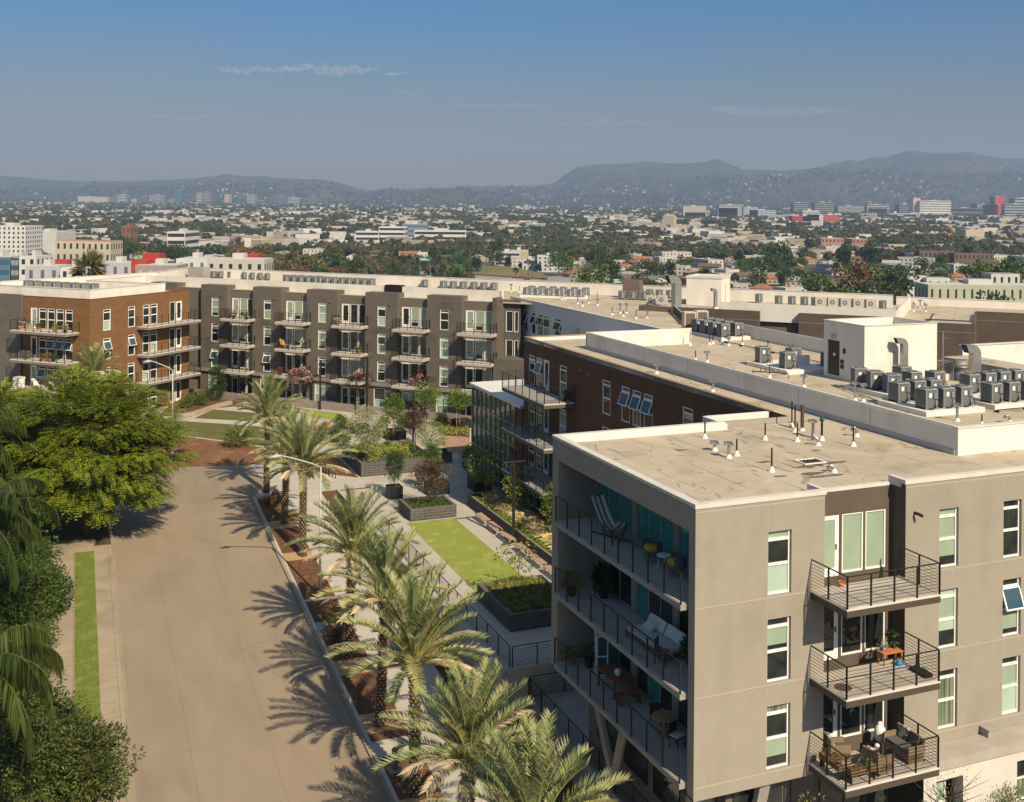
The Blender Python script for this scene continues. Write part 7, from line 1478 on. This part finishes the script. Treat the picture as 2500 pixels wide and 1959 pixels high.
sg = mat('green sign', (.0, .16, .10), .5)
for i, (px, py, w_, Z, lab) in enumerate([(1038, 632, 8, 640, 'wide green freeway sign left of the round palm'), (1119, 648, 5, 660, 'small green freeway sign above the parked cars'), (1508, 684, 4, 420, 'green freeway sign right behind the far parapet'), (580, 556, 14, 1700, 'distant green freeway gantry sign'), (827, 618, 4, 900, 'tiny green sign among the brown trees')]):
    x, y, z = atZ(px, py, Z); zb = G(x, Z); T_ = thing('road_sign', lab, 'road sign', (x, y, zb), 0, 'green freeway signs'); h = z-zb; b = MB(); b.box(-w_/2, -.1, h-w_*.13, w_/2, .1, h+w_*.13); b.build('sign_board', sg, T_); b = MB(); b.box(-w_*.36, -.12, h-.2, w_*.1, -.1, h+.2); b.box(-w_*.36, -.12, h-1.0, w_*.3, -.1, h-.6); b.build('lettering', label_w, T_); b = MB(); b.box(-w_*.4, -.1, 0, -w_*.4+.3, .2, h-w_*.16); b.box(w_*.4-.3, -.1, 0, w_*.4, .2, h-w_*.16); b.build('post', galv, T_)
def carmesh(c, nm):
    T_ = thing('car', 'x', 'car'); b = MB(); b.prism([(-2.2, -.85), (2.2, -.85), (2.2, .85), (-2.2, .85)], .35, .9); b.v += []; b.build('body', mat('car paint '+nm, c, .3, coat=.5), T_); b = MB(); b.v = [(-1.6, -.75, .9), (1.2, -.75, .9), (1.2, .75, .9), (-1.6, .75, .9), (-1.1, -.62, 1.42), (.6, -.62, 1.42), (.6, .62, 1.42), (-1.1, .62, 1.42)]; b.f = [(4, 5, 6, 7), (0, 1, 5, 4), (1, 2, 6, 5), (2, 3, 7, 6), (3, 0, 4, 7)]; b.m = [0]*5; b.build('cabin', g_dark, T_)
    for x in (-1.4, 1.4):
        for y in (-.8, .8): MB().tube([(x, y-.1, .34), (x, y+.1, .34)], .34, 12).build('wheel', black, T_)
    freeze(T_); return [T_, False]
cm_ = {'white': carmesh((.65, .65, .65), 'white'), 'red': carmesh((.35, .01, .01), 'red'), 'black': carmesh((.02, .02, .025), 'black'), 'grey': carmesh((.25, .26, .28), 'grey')}
for px, py, c, lab in [(1105, 665, 'white', 'white car on the freeway left of the dark car'), (1121, 664, 'black', 'dark car on the freeway beside the white car'), (1287, 684, 'red', 'red car on the freeway below the grassy mound'), (1328, 684, 'black', 'dark van on the freeway right of the red car'), (1256, 684, 'white', 'small white car partly behind the far parapet'), (1432, 690, 'grey', 'grey car below the palm clump')]:
    a = ray(px, py); t = 600.
    for _ in range(12): t = (G(a[0]*t, t)+1.2-H)/a[2]
    o, used = cm_[c]; o = dup(o) if used else o; cm_[c][1] = True; o.location = (a[0]*t, t, G(a[0]*t, t)+1.25); o.rotation_euler = (0, 0, R(-8)); o['label'] = lab; o['group'] = 'cars on the freeway'; OCC.append((a[0]*t, t, 6))
for px, py in ((1020, 672), (1200, 672), (1260, 660), (900, 682), (1100, 668)): 
    a = ray(px, py); OCC.append((a[0]*650, 650, 32))
# named groups of tall trees in the middle distance
def mtree(px, py, Z, k, s, lab): hand.append((px, py, Z, k, s, lab))
hand = []
for px, py, Z, k, s in [(335, 592, 600, 1, 1.5), (362, 600, 560, 1, 1.5), (378, 556, 620, 3, 1.5), (398, 560, 610, 3, 1.5), (418, 585, 600, 1, 1.4), (300, 605, 600, 1, 1.3), (272, 612, 560, 5, 1.2), (440, 615, 560, 1, 1.4), (470, 618, 520, 0, 1.3), (500, 610, 540, 2, 1.3), (430, 596, 850, 1, 1.6), (408, 600, 840, 5, 1.4), (450, 600, 840, 1, 1.4), (305, 576, 920, 1, 1.4), (285, 584, 900, 5, 1.4), (325, 590, 880, 1, 1.3), (66, 585, 700, 3, 1.3), (95, 580, 700, 3, 1.5), (185, 618, 560, 5, 1.3), (130, 622, 560, 1, 1.2), (570, 590, 700, 2, 1.6), (600, 610, 620, 4, 1.5), (640, 600, 640, 2, 1.6), (665, 625, 560, 2, 1.5), (700, 590, 700, 2, 1.6), (735, 620, 560, 4, 1.4), (760, 600, 640, 2, 1.6), (790, 640, 480, 2, 1.5), (820, 625, 520, 4, 1.5), (850, 640, 480, 2, 1.4), (880, 650, 460, 4, 1.3), (910, 640, 520, 2, 1.3), (950, 640, 500, 0, 1.3), (975, 655, 460, 0, 1.2), (1110, 640, 640, 0, 1.1), (1165, 658, 560, 0, 1.0), (1365, 610, 760, 0, 1.5), (1385, 600, 800, 5, 1.4), (1450, 640, 560, 0, 1.5), (1480, 625, 620, 5, 1.5), (1520, 655, 500, 1, 1.3), (1560, 640, 540, 3, 1.3), (1600, 650, 520, 1, 1.2), (1205, 590, 950, 3, 1.2), (1218, 585, 960, 3, 1.2), (1900, 590, 760, 1, 1.7), (1880, 600, 740, 5, 1.5), (2000, 640, 560, 0, 1.4), (2090, 640, 540, 4, 1.8), (2150, 640, 560, 0, 2.0), (2190, 655, 520, 5, 1.7), (2060, 600, 800, 3, 1.6), (2120, 595, 820, 3, 1.8), (2450, 620, 600, 0, 1.7), (2400, 630, 600, 0, 1.5), (2480, 600, 650, 1, 1.6)]:
    hand.append((px, py, Z, k, s))
# houses and trees
vis = []
def inview(x, y, m=15): px, _ = P2(x, y, 0); return -m < px < 2500+m
cnt = 0; tries = 0; hs = []
while cnt < 285 and tries < 30000:
    tries += 1; y = 430+(1080-430)*random.random()**.85; x = random.uniform(-.5, .5)*y
    px, py = P2(x, y, G(x, y)+4)
    if px < 640 and random.random() < .75: continue
    if 640 <= px < 1180 and y < 900 and random.random() < .93: continue
    if 1180 <= px < 1400 and y < 850: continue
    if not inview(x, y) or not free(x, y, 7): continue
    p = random.choices(HP, [q[5] for q in HP])[0]; t = p[0]
    o = dup(t) if p[6] else t; p[6] = True; o.location = (x, y, G(x, y)); o.rotation_euler = (0, 0, R(random.choice([-24, 66, 22, 112, 5, 95])+random.uniform(-4, 4))); OCC.append((x, y, max(p[7], p[8])*.48)); hs.append((o, p, px, y)); cnt += 1
kc_ = {}
for o, p, px, y in sorted(hs, key=lambda q: q[2]):
    dist = 'near' if y < 620 else 'middle' if y < 850 else 'far'
    key = (p[1], p[2], p[3], zone(px), dist); i = kc_.get(key, 0); kc_[key] = i+1
    o['label'] = f"{p[1]} {p[3]} roofed house, {p[2]} roof, {dist} row, {zone(px)} district, {ordw(i)} from left"; o['group'] = 'houses beyond the roofs'
# individual city trees
tcols = [[G1[1], G1[0]], [G6[1], G1[1]], [('tree brown', (.17, .12, .045)), ('tree olive', (.13, .135, .035))], [G6[0], G6[1]], [('tree rust', (.19, .10, .045)), ('tree brown', (.17, .12, .045))], [('city green', (.08, .11, .025)), ('city deep', (.05, .075, .018))]]
TP = []
random.seed(55)
for ci, cols in enumerate(tcols):
    for kk, (rx, rz_, hh) in enumerate([(4.2, 3.2, 8.5), (5.8, 4.6, 12)] if ci != 3 else [(1.6, 5, 11), (3.2, 5.5, 12)]):
        T_ = thing('tree', 'x', 'tree'); hz = hh-rz_; trunk_mesh(hz, .35, .2, 5, rx*.6).build('trunk', bark, T_); crown((rx, rx, rz_), 46, 26, .95, .62, 1.25, hz, mats=2, shell=.4, cut=-.75).build('crown', [lm(*c) for c in cols], T_); freeze(T_); TP.append([T_, ['green', 'dark green', 'brown olive', 'dark conical', 'rust brown', 'deep green'][ci], ['small', 'large'][kk], False, rx, ci])
ts = []
for px, py, Z, k, s in hand:
    p = [q for q in TP if q[5] == k][1]; t = p[0]; o = dup(t) if p[3] else t; p[3] = True; x, y, z = atZ(px, py, Z); zb = G(x, Z)-.5; hh = 12*s; o.location = (x, y, max(zb, z-hh)); o.rotation_euler = (0, 0, random.random()*6); zz_ = (z-zb)/12 if z-zb < hh*1.3 else s; o.scale = (s, s, max(.8, zz_)); o.location = (x, y, zb); OCC.append((x, y, 3)); ts.append((o, p, px, y))
cnt = 0; tries = 0
while cnt < 240 and tries < 40000:
    tries += 1; r = random.random(); y = 250+(1050-250)*r**1.2; x = random.uniform(-.5, .5)*y; px, py = P2(x, y, G(x, y)+6)
    if not inview(x, y): continue
    if px < 700 and y < 470: continue
    if 640 < px < 1170 and y < 560: continue
    if 1130 < px < 1400 and y < 760: continue
    if px > 1400 and y < 300 and random.random() < .3: continue
    br_ = 560 < px < 1010
    if not free(x, y, 2.0 if not br_ else 1): continue
    c = [q for q in TP if q[5] in ((2, 4, 2, 5, 1) if br_ else (0, 1, 5, 3, 5, 1))]; p = random.choice(c); t = p[0]; o = dup(t) if p[3] else t; p[3] = True; s = random.uniform(.75, 1.25)*(1.15 if br_ else 1)
    o.location = (x, y, G(x, y)-.5); o.rotation_euler = (0, 0, random.random()*6); o.scale = (s, s, s*random.uniform(.85, 1.15)); OCC.append((x, y, p[4]*.45)); ts.append((o, p, px, y)); cnt += 1
kc_ = {}
for o, p, px, y in sorted(ts, key=lambda q: q[2]):
    dist = 'nearest' if y < 420 else 'middle' if y < 700 else 'farther'; key = (p[1], p[2], zone(px), dist); i = kc_.get(key, 0); kc_[key] = i+1
    o['label'] = f"{p[2]} {p[1]} tree, {dist} belt, {zone(px)} district, {ordw(i)} from left"; o['group'] = 'trees beyond the roofs'
# mass of the farther city: houses and trees past counting
def quick_boxes(name, items, mats):
    V = []; Fc = []; M_ = []
    for (x, y, z, w, d, h, a, k) in items:
        c, s = math.cos(a), math.sin(a); b = len(V)
        for zz in (z-4, z+h):
            for ex, ey in ((-w/2, -d/2), (w/2, -d/2), (w/2, d/2), (-w/2, d/2)): V.append((x+ex*c-ey*s, y+ex*s+ey*c, zz))
        Fc += [(b+4, b+5, b+6, b+7), (b, b+1, b+5, b+4), (b+1, b+2, b+6, b+5), (b+2, b+3, b+7, b+6), (b+3, b, b+4, b+7)]; M_ += [random.choice([8, 8, 10, 10, 11, 12, 12, 13, 9, 14, 3, 8]), k, k, k, k]
    me = bpy.data.meshes.new(name); me.from_pydata(V, [], Fc)
    for m in mats: me.materials.append(m)
    me.polygons.foreach_set('material_index', [m % len(mats) for m in M_]); me.update(); return obj(name, me, None, kind='stuff')
cm = [cwall(c) for c in wallc]+[croof('grey'), croof('white'), croof('pale grey'), croof('tan'), croof('brown'), croof('dark'), croof('red tile')]
items = []; random.seed(77)
from mathutils import noise as mn
for i in range(16500):
    y = 1000+5600*random.random()**1.1; x = random.uniform(-.52, .52)*y
    if not free(x, y, 8) if y < 1800 else False: continue
    if mn.noise(Vector((x*.0055, y*.0022, 5))) > .16 and random.random() < .45: continue
    big = random.random() < (.2 if y < 3500 else .10); w = random.uniform(8, 14)*(1.9 if big else 1); h = random.uniform(3, 5.5)+(random.uniform(2, 7) if big else 0); w *= 1.22 if y < 3200 else 1
    if random.random() < .004: h += random.uniform(6, 16)
    items.append((x, y, G(x, y), w, random.uniform(8, 15)*(1.5 if big else 1), h, R(random.choice([-24, 66, 22, 5])), random.choice([0, 0, 0, 1, 1, 2, 4, 0, 9, 10, 0, 1])))
quick_boxes('distant_houses', items, cm)
def blob_trees(name, n, yr, hillf=None, sc=(3, 6), seed=1):
    random.seed(seed); V = []; Fc = []; M_ = []
    for i in range(n):
        if hillf: x, y, z = hillf()
        else:
            for _ in range(6):
                y = yr[0]+(yr[1]-yr[0])*random.random()**1.75; x = random.uniform(-.52, .52)*y; z = G(x, y)
                if mn.noise(Vector((x*.0055, y*.0022, 5))) > random.uniform(-.45, .15): break
        r = random.uniform(*sc)*(1+.00006*y); k = random.randrange(4)
        for j in range(7 if y > 2500 else 12):
            d = rdir(); c = Vector((x, y, z+r*.9))+Vector((d.x*r*.6, d.y*r*.6, d.z*r*.55)); q = r*random.uniform(.35, .55)
            n1 = rdir(); n2 = n1.cross(rdir()).normalized(); n3 = n1.cross(n2); b = len(V)
            for p in (n1, n2, -n1, -n2, n3, -n3): V.append(tuple(c+p*q))
            Fc += [(b, b+1, b+4), (b+1, b+2, b+4), (b+2, b+3, b+4), (b+3, b, b+4), (b+1, b, b+5), (b+2, b+1, b+5), (b+3, b+2, b+5), (b, b+3, b+5)]; M_ += [k]*8
    me = bpy.data.meshes.new(name); me.from_pydata(V, [], Fc)
    for c in (('far tree green', (.036, .05, .015)), ('far tree deep', (.022, .034, .012)), ('far tree olive', (.058, .06, .022)), ('far tree brown', (.06, .045, .022))): me.materials.append(lm(*c))
    me.polygons.foreach_set('material_index', M_); me.update(); return obj(name, me, None, kind='stuff')
blob_trees('distant_trees', 19000, (950, 6600), seed=3, sc=(3.5, 7))
blob_trees('tree_belt', 420, (220, 520), hillf=lambda: (lambda y, k: (k*y, y, G(k*y, y)-1))(random.uniform(215, 420), random.uniform(.06, .5)), sc=(2.2, 4.2), seed=4)
blob_trees('tree_belt', 420, (430, 900), hillf=lambda: (lambda y, k: (k*y, y, G(k*y, y)-1))(random.uniform(480, 900), random.uniform(-.27, -.04)), sc=(3, 6), seed=5)
# hills
ridge = [(-200, 425), (0, 429), (149, 441), (286, 444), (420, 437), (537, 430), (626, 434), (793, 439), (853, 453), (894, 466), (954, 458), (978, 463), (1014, 461), (1133, 456), (1300, 454), (1349, 449), (1409, 407), (1450, 402), (1540, 398), (1576, 394), (1617, 398), (1749, 398), (1784, 411), (1840, 413), (1975, 416), (2030, 403), (2077, 395), (2094, 402), (2154, 391), (2226, 368), (2273, 373), (2369, 376), (2452, 388), (2500, 385), (2700, 380)]
foot = [(-200, 462), (0, 466), (200, 470), (400, 456), (560, 452), (700, 462), (800, 466), (950, 476), (1100, 470), (1250, 466), (1400, 458), (1600, 452), (1750, 446), (1900, 442), (2050, 434), (2200, 428), (2350, 422), (2500, 430), (2700, 430)]
def interp(t, x):
    for (a, b), (c, d) in zip(t[:-1], t[1:]):
        if a <= x <= c: return b+(d-b)*(x-a)/(c-a)
    return t[0][1] if x < t[0][0] else t[-1][1]
from mathutils import noise as mn
def ridgeh(x, y, t, Y): px = CX+F*x/Y; py = interp(t, px); return atZ(px, py, Y)[2]
def hill_z(x, y):
    g = plain(y); Y1, Y2 = 7900., 10200.
    f = ridgeh(x/y*Y1, Y1, foot, Y1); r = ridgeh(x/y*Y2, Y2, ridge, Y2); n = mn.fractal(Vector((x*.0011, y*.0011, 0)), 1, 2, 6)
    if y < 6500: return g-6
    if y < Y1: t = (y-6500)/(Y1-6500); z = g+(f-g)*sm_(0, 1, t)**1.0
    elif y < Y2: t = (y-Y1)/(Y2-Y1); z = f+(r-f)*sm_(0, 1, t)**.9
    else: z = r-(y-Y2)*.16
    k = sm_(6500, 7300, y)*(1-sm_(Y2-500, Y2, y)*.9); return z+n*95*k-abs(mn.noise(Vector((x*.0022, y*.0010, 3))))*130*k-abs(mn.noise(Vector((x*.006, y*.003, 8))))*45*k
hm = MB(); NX, NY = 420, 110
for j in range(NY+1):
    y = 6450+(11800-6450)*j/NY
    for i in range(NX+1): x = (-.58+1.16*i/NX)*y; hm.v.append((x, y, hill_z(x, y)))
for j in range(NY):
    for i in range(NX): a = j*(NX+1)+i; hm.f.append((a, a+1, a+NX+2, a+NX+1)); hm.m.append(0)
hm.build('hills', mat('chaparral hills', (.028, .036, .026), .95, (.048, .047, .034), .004, 8, 0, c3=(.085, .065, .048), sc3=.0011), None, True, kind='structure')
items = []; random.seed(88)
for i in range(2300):
    k = random.uniform(-.5, .52); y = random.uniform(6550, 8300 if random.random() < .8 else 9300); x = k*y; n = mn.noise(Vector((x*.0018, y*.0018, 9)))
    if n < random.uniform(-.15, .35): continue
    s = random.uniform(.5, 1.05); items.append((x, y, hill_z(x, y), 15*s, 13*s, random.uniform(4, 9), random.random()*3, random.choice([0, 0, 1, 1, 2, 9, 10])))
quick_boxes('hillside_houses', items, cm)
def hf(): k = random.uniform(-.5, .52); y = 6500+2300*random.random(); return k*y, y, hill_z(k*y, y)
blob_trees('hillside_trees', 4200, None, hf, (7, 13), 6)
block_b('white domed observatory on the ridge at the right', 2088, 2128, 409, 9500, 40, 0, (.68, .64, .58), name='observatory', zb=hill_z(atZ(2108, 409, 9500)[0], 9500)-5, roofbox=False)
# thin clouds high over the hills
# clouds: real puffs of thin volume high above the far side of the hills
t = bpy.data.materials.new('cloud vapour'); t.use_nodes = True; N = t.node_tree.nodes; L = t.node_tree.links
for n in list(N): N.remove(n)
o_ = N.new('ShaderNodeOutputMaterial'); v_ = N.new('ShaderNodeVolumePrincipled'); v_.inputs['Color'].default_value = (1, .93, .9, 1); v_.inputs['Density'].default_value = .0036; v_.inputs['Anisotropy'].default_value = .0; L.new(v_.outputs[0], o_.inputs['Volume'])
random.seed(4)
def cloud(label, px0, px1, py, hh, n, Z=15500, k=1.0):
    mb = MB()
    for i in range(n):
        tt = i/(n-1); px = px0+(px1-px0)*tt; w_ = math.sin(math.pi*(.12+.8*tt)); c = atZ(px, py+random.uniform(-hh, hh)*.5, Z+random.uniform(-60, 60)); r = (px1-px0)/n*Z/F*random.uniform(.8, 1.3); rz = hh*Z/F*random.uniform(.5, 1.1)*w_
        b = len(mb.v); n1, n2 = 9, 14
        for a in range(n1+1):
            th = math.pi*a/n1
            for q in range(n2):
                ph = 2*math.pi*q/n2; d = Vector((math.sin(th)*math.cos(ph), math.sin(th)*math.sin(ph), math.cos(th))); s = 1+.35*mn.noise(d*2.2+Vector((i, i*.3, 0))); mb.v.append((c[0]+d.x*r*s, c[1]+d.y*r*.8*s, c[2]+d.z*rz*s))
        for a in range(n1):
            for q in range(n2): mb.f.append((b+a*n2+q, b+(a+1)*n2+q, b+(a+1)*n2+(q+1) % n2, b+a*n2+(q+1) % n2)); mb.m.append(0)
    return mb.build('cloud', t, None, True, kind='stuff')
cloud('', 530, 740, 171, 9, 26); cloud('', 700, 915, 168, 15, 24)
cloud('', 955, 985, 184, 9, 2)
thin = t.copy(); thin.name = 'thin cloud vapour'; thin.node_tree.nodes['Principled Volume'].inputs['Density'].default_value = .0007
t = thin
cloud('', 340, 560, 287, 7, 9); cloud('', 1090, 1330, 258, 6, 9); cloud('', 1740, 2060, 272, 13, 11); cloud('', 1380, 1600, 300, 8, 8); cloud('', 960, 1050, 228, 5, 5)
# ------------------------------------------------------------------ haze
hz = MB(); hz.box(-12500, -200, -40, 12500, 13500, 720)
hm_ = bpy.data.materials.new('haze'); hm_.use_nodes = True; N = hm_.node_tree.nodes; L = hm_.node_tree.links
for n in list(N): N.remove(n)
o_ = N.new('ShaderNodeOutputMaterial'); v_ = N.new('ShaderNodeVolumePrincipled'); v_.inputs['Color'].default_value = (.42, .56, .82, 1); v_.inputs['Density'].default_value = 1.0e-4; v_.inputs['Anisotropy'].default_value = .0
L.new(v_.outputs[0], o_.inputs['Volume']); hz.build('haze', hm_, None, kind='stuff')
